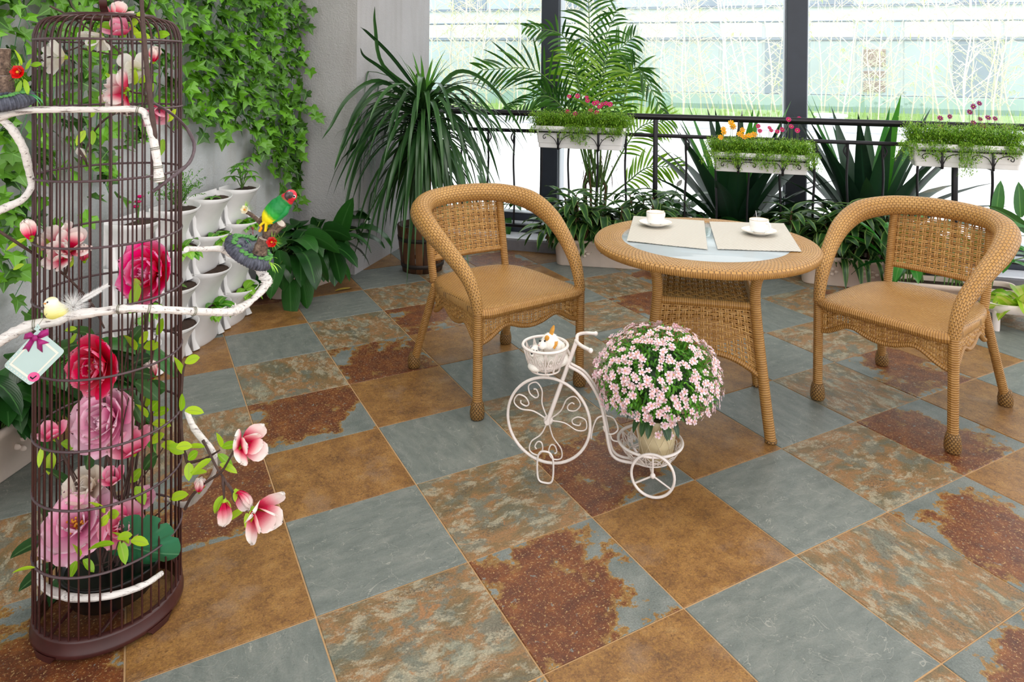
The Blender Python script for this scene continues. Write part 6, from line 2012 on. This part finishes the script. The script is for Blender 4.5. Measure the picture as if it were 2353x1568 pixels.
# big split leaf
M_MON = leafmat('split_leaf_green', srgb(44, 112, 80), srgb(74, 150, 108), rib=srgb(110, 170, 130), ribw=0.012, rough=0.3, trans=0.2)
mp = at(314, 1262, 1.81)
mx, mz = unit(A(1.0, 0.12, 0.0)), unit(A(0.0, -0.35, 1.0))
my = unit(np.cross(mz, mx))
mx = np.cross(my, mz)
outl = []
for k in range(61):
    a = -PI + 2 * PI * k / 60
    r_ = 1.0 - 0.45 * math.exp(-((abs(a) - PI) / 0.4) ** 2) + 0.18 * math.exp(-(a / 0.5) ** 2)
    for nc in (-1.9, -1.25, -0.65, 0.65, 1.25, 1.9):
        r_ -= 0.22 * math.exp(-((a - nc) / 0.06) ** 2)
    outl.append((a, r_))
mcen = mp
ldir = unit(mx * 0.75 - mz * 0.45); lsd = unit(np.cross(my, ldir))
rows = [[mcen + (ldir * math.cos(a) + lsd * math.sin(a)) * r_ * 0.089 * s_ + my * (0.016 * s_ * s_ + 0.01 * abs(math.sin(a)) * s_) for a, r_ in outl] for s_ in (0.0, 0.35, 0.7, 1.0)]
mb = MB(); mb.grid(np.array(rows), np.array([[(0.5 + 0.5 * s_ * math.sin(a), 0.5 + 0.5 * s_ * math.cos(a)) for a, r_ in outl] for s_ in (0.0, 0.35, 0.7, 1.0)]))
part('split_leaf', mb, M_MON, ar)
# curved pale branch round the pot
Q, R = gnarl([at(90, 1290, 1.84), at(92, 1335, 1.80), at(120, 1362, 1.76), at(180, 1375, 1.735), at(260, 1368, 1.735), at(330, 1345, 1.76), at(372, 1318, 1.81)], [0.006, 0.0075, 0.009, 0.009, 0.0085, 0.008, 0.006], 6, 0.06)
cb = thing('curved_branch', 'pale curved branch lying round the black pot inside the birdcage', 'branch', tuple(at(180, 1375, 1.735)))
mb = MB(); mb.tube(Q, R, 10); part('wood', mb, M_WB, cb)
mb = MB(); mb.tube(Q[10:16] + A(0, 0, 0.004), R[10:16] * 0.95, 8); part('bark_patch', mb, M_DRIFT, cb)

# magnolia spray in the top of the cage
s1 = thing('magnolia_spray', 'spray of white and pink artificial magnolias in the top of the birdcage', 'flower spray', tuple(at(250, 130, 1.88)))
mb = MB()
for pts in ([(115, 14, 1.88), (165, 40, 1.88), (230, 85, 1.88), (280, 125, 1.87), (320, 185, 1.87), (340, 240, 1.86)], [(90, 140, 1.84), (130, 125, 1.84), (175, 110, 1.85), (205, 95, 1.86)], [(190, 112, 1.86), (240, 122, 1.87), (278, 128, 1.87)], [(300, 70, 1.9), (305, 120, 1.9), (312, 150, 1.88)], [(285, 200, 1.82), (305, 212, 1.85), (335, 220, 1.86), (360, 260, 1.87), (400, 305, 1.9)]):
    twig(mb, pts)
part('twigs', mb, M_TWIG, s1)
magnolia(s1, at(150, 132, 1.84), A(-0.75, -0.5, 0.1), 0.062, P_WHT, 0.8)
magnolia(s1, at(232, 78, 1.88), A(-0.3, -0.4, -0.8), 0.055, P_WHT, 0.8)
magnolia(s1, at(285, 80, 1.86), A(-0.1, -0.5, 0.9), 0.055, P_HOT, 0.8)
magnolia(s1, at(262, 40, 1.9), A(0.5, -0.2, 0.8), 0.05, P_MAGN, 0.6)
magnolia(s1, at(310, 160, 1.87), A(0.3, -0.7, 0.1), 0.052, P_WHT, 0.9)
magnolia(s1, at(352, 142, 1.88), A(0.35, -0.3, 0.9), 0.044, P_MAGN, 0.18, 'magnolia_bud')
magnolia(s1, at(292, 205, 1.80), A(-0.7, -0.4, 0.45), 0.058, P_MAGN, 0.6)
magnolia(s1, at(285, 215, 1.80), A(-0.4, -0.4, -0.8), 0.06, P_MAGN, 0.6)
magnolia(s1, at(350, 245, 1.84), A(0.5, -0.4, -0.7), 0.055, P_HOT, 0.5)
leaves_at(s1, ((222, 62, 20), (215, 85, -100), (240, 60, 0), (302, 60, 60), (310, 75, -30), (320, 90, 110), (355, 82, 20), (345, 88, 150), (385, 280, 60), (375, 320, -100), (308, 195, 80), (318, 190, 40), (205, 270, 60), (212, 300, -80), (195, 300, -120), (338, 215, 60), (262, 195, 110)), 1.85, 0.045, 0.028)
# spray at the left, its twig crossing the cage
s2 = thing('magnolia_spray', 'spray of red and cream artificial magnolias entering the birdcage from the left', 'flower spray', tuple(at(120, 560, 1.8)))
mb = MB()
for pts in ([(-20, 520, 1.72), (30, 552, 1.74), (80, 585, 1.78), (140, 625, 1.84), (185, 668, 1.88), (215, 705, 1.9), (240, 755, 1.9)], [(78, 590, 1.78), (78, 560, 1.76), (72, 548, 1.75)], [(150, 630, 1.85), (165, 590, 1.8)], [(182, 345, 1.9), (195, 365, 1.9), (200, 380, 1.92)]):
    twig(mb, pts, 0.004, 0.0025)
part('twigs', mb, M_TWIG, s2)
magnolia(s2, at(72, 550, 1.74), A(-0.15, -0.2, 1), 0.052, P_MAGN, 0.14, 'magnolia_bud')
magnolia(s2, at(140, 562, 1.82), A(-0.4, -0.3, 0.8), 0.062, P_MAGN, 0.75)
magnolia(s2, at(160, 575, 1.80), A(0.6, -0.4, 0.7), 0.06, P_MAGN, 0.7)
magnolia(s2, at(150, 590, 1.78), A(0.0, -0.7, 0.3), 0.055, P_MAGN, 0.5)
magnolia(s2, at(194, 600, 1.80), A(0.0, -0.2, 1), 0.045, P_MAGN, 0.1, 'magnolia_bud')
magnolia(s2, at(196, 360, 1.93), A(-0.7, -0.2, 0.8), 0.03, P_WHT, 0.1, 'magnolia_bud')
leaves_at(s2, ((70, 555, -30), (60, 548, 200), (115, 575, 100), (160, 615, 70), (150, 760, 30), (160, 790, 60), (30, 620, 40)), 1.8, 0.045, 0.02)
# spray hanging out at the lower right
s3 = thing('magnolia_spray', 'spray of pink and white artificial magnolias hanging out low at the right of the birdcage', 'flower spray', tuple(at(510, 1080, 1.8)))
mb = MB()
for pts in ([(425, 1170, 1.86), (440, 1142, 1.84), (465, 1115, 1.82), (505, 1088, 1.80), (520, 1068, 1.79), (535, 1040, 1.78), (545, 1028, 1.78)], [(466, 1012, 1.84), (478, 1035, 1.83), (498, 1075, 1.81), (515, 1100, 1.79), (522, 1115, 1.78)], [(522, 1112, 1.78), (534, 1130, 1.77), (538, 1152, 1.76), (560, 1165, 1.75)], [(512, 1095, 1.79), (514, 1125, 1.78), (515, 1150, 1.78)], [(430, 1065, 1.86), (470, 1055, 1.84), (505, 1035, 1.82)], [(430, 1062, 1.86), (420, 1020, 1.85), (416, 945, 1.83), (420, 862, 1.81), (426, 835, 1.80)]):
    twig(mb, pts, 0.004, 0.0024)
part('twigs', mb, M_TWIG, s3)
magnolia(s3, at(556, 1022, 1.78), A(0.75, -0.45, 0.35), 0.068, P_MAGN, 0.62)
magnolia(s3, at(584, 1172, 1.74), A(0.75, -0.5, -0.15), 0.076, P_MAGN, 0.72)
magnolia(s3, at(543, 1130, 1.76), A(0.75, -0.3, -0.6), 0.056, P_MAGN, 0.08, 'magnolia_bud')
magnolia(s3, at(516, 1152, 1.78), A(0.12, -0.3, -1), 0.055, P_MAGN, 0.1, 'magnolia_bud')
magnolia(s3, at(458, 1130, 1.82), A(0.2, -0.3, 1), 0.044, P_MAGN, 0.05, 'magnolia_bud')
leaves_at(s3, ((508, 1028, 95), (510, 1030, 35), (500, 1045, -20), (485, 1055, 205), (470, 1028, 160), (505, 1068, 0), (475, 1085, 170), (432, 1058, 55), (433, 1064, -80), (512, 1140, 240), (560, 1172, 200), (566, 1180, -70), (425, 945, 20), (415, 945, 80), (405, 1030, 30), (418, 860, 100), (425, 835, 40)), 1.80, 0.05, 0.029)
leaves_at(s3, ((95, 1030, -90), (80, 1305, 170)), 1.71, 0.045, 0.02)

# ------------------------------------------------------------------ little yellow bird
yb = thing('yellow_bird', 'small pale yellow and white toy bird with a feather tail on the long white branch', 'toy bird', tuple(at(128, 733, 1.648)))
M_YB = NT('pale_yellow_plush')
o = M_YB.obj(); x = M_YB.xyz(o)
M_YB.bump(M_YB.noise(o, 300, 3), 0.4, 0.001)
M_YB = M_YB.done(M_YB.ramp(M_YB.m('ADD', M_YB.m('MULTIPLY', x[2], 16.0), 0.1), [(0.25, srgb(238, 228, 120)), (0.55, srgb(242, 238, 190)), (0.8, srgb(248, 246, 236)), (1.0, srgb(236, 228, 130))]), 0.9)
b0 = at(124, 713, 1.648)
remeshed('body', [(b0, (0.021, 0.019, 0.021), None), (at(118, 697, 1.646), (0.0155, 0.015, 0.0145), None), (at(140, 715, 1.652), (0.016, 0.014, 0.015), None)], M_YB, yb, 0.0015)
mb = MB(); mb.tube([at(106, 698, 1.634), at(99, 698, 1.628)], [0.0028, 0.0004], 8); part('beak', mb, plain('beak_orange', srgb(220, 150, 70), 0.5), yb)
mb = MB(); mb.ball(at(109, 695, 1.633), 0.0022, 8, 6); part('eye', mb, M_EYE, yb)
M_FEA = petalmat('white_feather', [(0, srgb(245, 245, 245)), (1, srgb(252, 252, 252))], 0.35)
mb = MB(); fur(mb, at(168, 705, 1.66), 0.008, 420, 0.032, 0.0005); part('down_tuft', mb, M_FEA, yb, kind='stuff')
for (q, w) in (((248, 655), 0.014), ((232, 668), 0.012)):
    p, e = at(158, 706, 1.655), at(*q, 1.66)
    d_ = unit(e - p); L_ = np.linalg.norm(e - p); s_ = unit(np.cross(d_, A(0, 1, 0.2)))
    mb = MB(); mb.tube([p, e], [0.0009, 0.0003], 4)
    for k in range(60):
        u = 0.35 + 0.65 * k / 60
        for sg in (-1, 1):
            b_ = p + d_ * L_ * u
            e_ = b_ + (s_ * sg * 0.8 + d_ * 0.9) * w * (1.1 - 0.5 * u) * rnd.uniform(0.6, 1.0)
            mb.add([b_ - d_ * 0.0009, b_ + d_ * 0.0009, e_], [(0, 1, 2)])
    part('tail_feather', mb, M_FEA, yb)

# ------------------------------------------------------------------ gift tag
M_CARD = plain('mint_card', srgb(184, 208, 206), 0.6, 0, 0.02)
M_CARDW = plain('cream_print', srgb(236, 230, 218), 0.6, 0, 0.02)
M_BOW = plain('plum_bow', srgb(158, 20, 110), 0.5, 0, 0.1)
M_SEAL = plain('pink_seal', srgb(226, 90, 150), 0.5, 0, 0.05)
tagc = at(79, 822, 1.585)
tg = thing('gift_tag', 'mint green diamond gift tag with a plum bow hanging from the long white branch', 'tag', tuple(tagc))
tx, tz = unit(A(1, 0.12, 0)), unit(A(0.05, 0.0, 1))
ty = np.cross(tz, tx)
def tpt(u, v, o_=0.0):
    """Card coordinates in photograph pixels from its middle."""
    k = 1.585 / F
    return tagc + tx * u * k - tz * v * k - ty * -o_ * 1.0
def card(pts, o_, th, mat, name, parent):
    P = [tpt(u, v, o_) for u, v in pts]
    n_ = len(P)
    V = P + [p - ty * -th for p in P]
    mb = MB(); mb.add(V, [tuple(range(n_))[::-1], tuple(range(n_, 2 * n_))] + [(i, (i + 1) % n_, n_ + (i + 1) % n_, n_ + i) for i in range(n_)])
    return part(name, mb, mat, parent, False)
dia = []
cor = [(2, -72), (64, 4), (-2, 64), (-64, 12)]
cor = [(-2, -64), (65, -8), (-3, 64), (-65, 10)]
cor = [(5, -66), (66, -12), (-4, 65), (-65, 16)]
for i in range(4):
    a_, b_, c_ = (np.array(cor[(i - 1) % 4]), np.array(cor[i]), np.array(cor[(i + 1) % 4]))
    for s_ in np.linspace(0, 1, 5):
        p0_, p1_ = b_ + (a_ - b_) * 0.1, b_ + (c_ - b_) * 0.1
        dia.append(tuple((1 - s_) ** 2 * p0_ + 2 * s_ * (1 - s_) * b_ + s_ ** 2 * p1_))
# TY points away from the lens: printed layers lie on its near side
body_ = card(dia, -0.0012, 0.0012, M_CARD, 'card', tg)
ins = [tuple(np.array(q) * 0.80) for q in cor]
ins2 = [tuple(np.array(q) * 0.71) for q in cor]
for i in range(1, 3):
    card([ins[i], ins[(i + 1) % 4], ins2[(i + 1) % 4], ins2[i]], -0.0018, 0.0004, M_CARDW, 'printed_line', body_)
card([ins[3], ins[0], ins2[0], ins2[3]], -0.0018, 0.0004, M_CARDW, 'printed_line', body_)
card([ins[0], ins[1], ins2[1], ins2[0]], -0.0018, 0.0004, M_CARDW, 'printed_line', body_)
card([(2 + 13 * math.cos(a), 44 + 11 * math.sin(a)) for a in np.linspace(0, 2 * PI, 20)[:-1]], -0.0020, 0.0006, M_SEAL, 'round_seal', body_)
card([(-5, 42), (0, 46), (8, 40), (8, 43), (0, 50), (-6, 45)], -0.0024, 0.0004, M_IRON, 'seal_mark', body_)
for i in range(9):
    u = i / 9
    for q0, q1 in ((cor[3], cor[2]), (cor[3], cor[0])):
        p_ = np.array(q0) * (1 - u) + np.array(q1) * u
        p_ = p_ * 0.9
        card([(p_[0] - 1.6, p_[1]), (p_[0], p_[1] - 1.6), (p_[0] + 1.6, p_[1]), (p_[0], p_[1] + 1.6)], -0.0017, 0.0003, M_CARDW, 'printed_dot', body_)
bw = MB()
for pts in ([(2, -48), (-10, -60), (-22, -56), (-24, -44), (-8, -44)], [(2, -48), (12, -62), (27, -66), (29, -52), (12, -44)], [(0, -46), (-10, -44), (-26, -20), (-17, -22), (-12, -14), (-2, -36)], [(4, -46), (14, -42), (31, -34), (16, -30), (18, -12), (6, -22), (4, -38)]):
    P = np.array([tpt(u, v, -0.003) for u, v in pts])
    c_ = P.mean(0) - ty * -(-0.005)
    P2 = np.concatenate([P, P[:1]])
    bw.grid(np.array([P2 + ty * 0.0016, P2, np.repeat(c_[None], len(P2), 0)]))
bw.ball(tpt(2, -47, -0.006), (0.006, 0.005, 0.007), 10, 6)
part('bow', bw, M_BOW, tg)
card([(-4, -66), (3, -78), (10, -68), (3, -60)], -0.001, 0.0012, M_CARD, 'hole_tab', body_)
mb = MB(); mb.tube(catmull([tpt(3, -70, -0.002), tpt(5, -80, 0.01), tpt(6, -90, 0.03)], 4), 0.0007, 4); part('string', mb, M_WIRE, tg)

# ------------------------------------------------------------------ perch ornaments with stump, moss and flowers
t = NT('slate_blue_rope')
o = t.obj(); c = t.ramp(t.noise(o, 70, 4), [(0.3, srgb(50, 54, 66)), (0.7, srgb(104, 108, 124))])
M_ROPE = t.done(c, 0.6)
t = NT('stump_bark')
o = t.obj(); c = t.ramp(t.noise(o, 90, 6, 0.7), [(0.35, srgb(52, 40, 36)), (0.55, srgb(116, 94, 80)), (0.7, srgb(150, 130, 112))])
t.bump(t.noise(o, 120, 5), 0.8, 0.003)
M_STUMP = t.done(c, 0.85)
M_MOSS = plain('green_moss', srgb(104, 172, 92), 0.95, 0, 0.25, 200, 1.0)
M_REDF = petalmat('scarlet_petal', [(0, srgb(150, 4, 10)), (1, srgb(232, 30, 30))])
M_CRF = petalmat('cream_flower_petal', [(0, srgb(230, 210, 140)), (1, srgb(250, 244, 226))])
M_NEED = leafmat('bright_needles', srgb(110, 200, 50), srgb(190, 236, 90), trans=0.3)
M_BLUEN = leafmat('teal_blades', srgb(40, 150, 90), srgb(110, 200, 140), trans=0.3)
def dish(th, c, ax, nz, R1, R2, hh):
    """Rope edged oval dish: AX its long way, NZ its upper side."""
    X = unit(ax); Z = unit(nz - (nz @ X) * X); Y = np.cross(Z, X)
    mb = MB()
    n_ = 88
    rows = []
    for s_, z in ((0.0, -0.1), (0.82, -0.35), (1.0, -0.1), (1.04, 0.35), (0.95, 0.75), (0.78, 0.95), (0.6, 0.9), (0.0, 0.9)):
        row = []
        for k in range(n_ * 2 + 1):
            a = PI * k / n_
            rp_ = s_ * (1 + (0.05 * math.cos(k * PI / 2) if 0.7 < s_ else 0))
            row.append(c + X * R1 * rp_ * math.cos(a) + Y * R2 * rp_ * math.sin(a) + Z * hh * z)
        rows.append(row)
    mb.grid(np.array(rows))
    d_ = part('rope_dish', mb, M_ROPE, th)
    mb = MB()
    for k in range(80):
        a = rnd.uniform(0, 2 * PI); s_ = rnd.uniform(0.68, 0.88)
        p = c + X * R1 * s_ * math.cos(a) + Y * R2 * s_ * math.sin(a) + Z * hh * 0.95
        mb.ball(p, np.array([0.006, 0.005, 0.003]) * rnd.uniform(0.8, 1.3), 7, 5)
    part('moss', mb, M_MOSS, th, kind='stuff')
    mb = MB()
    for k in range(18):
        a = rnd.uniform(0, 2 * PI); s_ = rnd.uniform(0.25, 0.6)
        mb.ball(c + X * R1 * s_ * math.cos(a) + Y * R2 * s_ * math.sin(a) + Z * hh * 0.95, 0.004 * rnd.uniform(0.8, 1.4), 7, 5)
    part('pebbles', mb, M_ROPE, th, kind='stuff')
    return X, Y, Z
def stump(th, a, b, r0, r1):
    d = unit(b - a)
    Q = np.array([a + (b - a) * u for u in np.linspace(0, 1, 7)])
    R = np.linspace(r0, r1, 7) * (1 + 0.07 * nr.normal(size=7))
    mb = MB(); mb.tube(Q, R, 12)
    s_ = part('stump', mb, M_STUMP, th)
    mb = MB(); mb.tube([b, b + d * 0.0008], [r1 * 0.85, r1 * 0.8], 12); part('cut_end', mb, plain('pale_cut_wood', srgb(206, 190, 180), 0.7), s_)
def little_flower(th, c, f, r, mat, needles):
    f = unit(f); X, Y, Z = frame(f)
    mb = MB()
    for ly, (n_, tt, s_) in enumerate(((6, 1.2, 1.0), (5, 0.75, 0.75))):
        for k in range(n_):
            an = k * 2 * PI / n_ + ly
            rd = X * math.cos(an) + Z * math.sin(an)
            mb.leaf(c, f * math.cos(tt) + rd * math.sin(tt), r * s_, r * 0.75 * s_, 0.0, 'spoon', 0.3, 4, side=np.cross(f, rd))
    fl_ = part('small_flower', mb, mat, th)
    mb = MB(); mb.ball(c + f * r * 0.2, r * 0.2, 8, 5); part('flower_eye', mb, M_STAM, fl_)
    mb = MB()
    for k in range(34):
        dd = unit(needles + 0.75 * nr.normal(size=3) * A(1, 0.5, 1))
        mb.leaf(c - f * 0.004, dd, r * rnd.uniform(1.5, 2.1), 0.0022, 0.2, 'lance', 0.2, 2)
    part('needles', mb, M_NEED, fl_, kind='stuff')
def blades(th, c, d, n_, L, mat):
    for k in range(n_):
        leafp(th, mat, c, unit(unit(d) + nr.normal(size=3) * 0.35), L * rnd.uniform(0.6, 1.1), 0.006, 1.6, 'lance', 0.3, 5, name='grass_blade')
YO = 1.96
oc = at(570, 585, YO)
po_ = thing('perch_ornament', 'slate blue rope edged dish with stump, moss and red flower below the green parrot', 'ornament', tuple(oc))
dish(po_, oc, A(0.86, -0.1, -0.52), A(0.50, -0.22, 0.83), 0.070, 0.046, 0.028)
stump(po_, at(596, 582, YO - 0.01), at(607, 548, YO - 0.01), 0.020, 0.017)
stump(po_, at(612, 548, YO), at(645, 512, YO - 0.01), 0.015, 0.0165)
mb = MB()
for pts in ([(610, 552), (607, 525), (596, 510), (575, 492), (566, 488)], [(596, 510), (610, 495), (622, 492)]):
    mb.tube(catmull([at(x_, y_, YO) for x_, y_ in pts], 5), np.linspace(0.0075, 0.005, (len(pts) - 1) * 5 + 1), 8)
part('twig', mb, M_STUMP, po_)
little_flower(po_, at(625, 556, YO - 0.035), A(0.1, -1, 0.1), 0.016, M_REDF, A(0.8, 0, 0.5))
little_flower(po_, at(563, 482, YO - 0.01), A(-0.2, -0.9, 0.2), 0.013, M_CRF, A(0.4, 0, 0.9))
mb = MB()
for k in range(14):
    b_ = at(581, 530, YO - 0.02); mb.leaf(b_, nr.normal(size=3) * A(1, 0.5, 1), 0.014, 0.004, 0.2, 'lance', 0.2, 2)
part('dried_flower', mb, plain('wine_red', srgb(130, 40, 60), 0.7), po_)
mb = MB(); mb.tube(catmull([at(597, 516, YO - 0.02), at(600, 524, YO - 0.02), at(596, 532, YO - 0.02)], 4), [0.003] * 4 + [0.004] * 5, 7); part('orange_bud', mb, plain('orange_bud', srgb(240, 160, 30), 0.5), po_)
blades(po_, at(618, 606, YO - 0.03), A(0.8, -0.2, 0.5), 6, 0.05, M_NEED)
blades(po_, at(560, 548, YO - 0.02), A(0.8, 0, -0.3), 2, 0.03, M_BLUEN)
oc2 = at(10, 238, 1.675)
po2 = thing('perch_ornament', 'slate blue rope edged dish with stump and red flower at the upper left edge', 'ornament', tuple(oc2))
dish(po2, oc2, A(1, 0.0, 0.05), A(0, -0.25, 1), 0.064, 0.05, 0.028)
stump(po2, at(12, 220, 1.675), at(10, 175, 1.675), 0.022, 0.019)
stump(po2, at(2, 180, 1.68), at(4, 112, 1.68), 0.020, 0.019)
mb = MB(); mb.tube([at(15, 182, 1.672), at(30, 176, 1.668), at(38, 170, 1.665)], [0.008, 0.007, 0.006], 8); part('twig', mb, M_STUMP, po2)
little_flower(po2, at(42, 166, 1.655), A(0.1, -1, 0.15), 0.018, M_REDF, A(-0.7, 0.1, 0.6))
leaves_at(po2, ((50, 150, 100), (58, 160, 60), (48, 185, -100), (55, 182, -60), (70, 150, 20)), 1.668, 0.04, 0.018)
blades(po2, at(58, 218, 1.655), A(0.8, -0.1, 0.5), 5, 0.05, M_BLUEN)

# ------------------------------------------------------------------ green parrot
YP = 1.95
pa = thing('green_parrot', 'green and yellow toy parrot with red head perched on the ornament stump', 'toy bird', tuple(at(632, 505, YP)))
t = NT('parrot_feathers')
o = t.obj()
ax = unit(at(668, 448, YP) - at(612, 508, YP))
oo = at(632, 505, YP)
dt = t.n('VectorMath', {'operation': 'DOT_PRODUCT'}, i0=o, i1=tuple(ax))
s_ = dt.outputs['Value']
k0 = float((at(612, 508, YP) - oo) @ ax); k1 = float((at(672, 444, YP) - oo) @ ax)
f_ = t.m('DIVIDE', t.m('SUBTRACT', s_, k0), k1 - k0)
f_ = t.m('ADD', f_, t.m('MULTIPLY', t.m('SUBTRACT', t.noise(o, 120, 3), 0.5), 0.12))
c = t.ramp(f_, [(0.0, srgb(250, 226, 10)), (0.16, srgb(244, 232, 10)), (0.28, srgb(40, 168, 50)), (0.5, srgb(10, 130, 60)), (0.78, srgb(16, 134, 60)), (0.82, srgb(190, 30, 50)), (1.0, srgb(226, 30, 56))])
t.bump(t.noise(t.n('Mapping', None, Vector=o, Scale=(200, 200, 200)).outputs[0], 1.5, 3), 0.3, 0.001)
M_PAR = t.done(c, 0.5)
bl = []
for (px, py, r, dep) in ((640, 478, 0.029, 0), (632, 487, 0.029, 0), (623, 495, 0.025, 0), (650, 468, 0.025, 0), (659, 459, 0.0195, -0.004), (668, 450, 0.017, -0.008), (616, 503, 0.017, 0)):
    bl.append((at(px, py, YP + dep), (r, r * 0.9, r), None))
remeshed('body', bl, M_PAR, pa, 0.0016, 3)
M_BEAK = plain('dark_beak', srgb(70, 58, 62), 0.3)
mb = MB(); mb.tube(catmull([at(667, 449, YP - 0.024), at(661, 447, YP - 0.034), at(659, 454, YP - 0.037), at(661, 460, YP - 0.032)], 5), list(np.linspace(0.010, 0.007, 8)) + list(np.linspace(0.007, 0.0015, 8)), 10)
part('beak', mb, M_BEAK, pa)
M_GRN = plain('green_wing', srgb(14, 140, 66), 0.5, 0, 0.2, 200, 0.4)
M_GRNY = plain('yellow_feather', srgb(248, 214, 20), 0.5, 0, 0.15, 200, 0.4)
for px, py in ((676, 452), (664, 443)):
    mb = MB(); mb.ball(at(px, py, YP - 0.0235), 0.0028, 8, 6); e_ = part('eye', mb, M_EYE, pa)
    mb = MB(); mb.ball(at(px, py, YP - 0.0215), (0.0045, 0.002, 0.0045), 10, 6); part('eye_ring', mb, M_FURW, e_)
for pts, nm, m_, w in (([(662, 472), (655, 488), (640, 502), (627, 512)], 'wing', M_GRN, 0.009), ([(642, 464), (625, 470), (612, 482), (604, 495)], 'wing', M_GRN, 0.009), ([(640, 500), (630, 508), (625, 513)], 'wing_tip', M_GRNY, 0.005)):
    q_ = catmull([at(x_, y_, YP - (0.012 if nm != 'wing' or pts[0][0] > 650 else -0.004)) for x_, y_ in pts], 5)
    mb = MB(); mb.tube(q_, np.interp(np.linspace(0, 1, len(q_)), [0, 0.3, 1], [w * 0.5, w, w * 0.4]), 8)
    part(nm, mb, m_, pa)
for e_ in ((597, 519), (610, 532)):
    mb = MB(); a_, b_ = at(614, 504, YP - 0.004), at(*e_, YP - 0.008)
    mb.tube([a_, (a_ + b_) / 2, b_], [0.010, 0.009, 0.007], 10, flat=0.45)
    part('tail_feather', mb, M_GRNY, pa)
for pxy in ((622, 512), (630, 513)):
    mb = MB(); p_ = at(*pxy, YP - 0.006)
    mb.tube([p_ + A(0, 0.006, 0.008), p_, at(pxy[0] - 1, pxy[1] + 6, YP - 0.006)], [0.004, 0.0035, 0.003], 7); part('foot', mb, M_BEAK, pa)
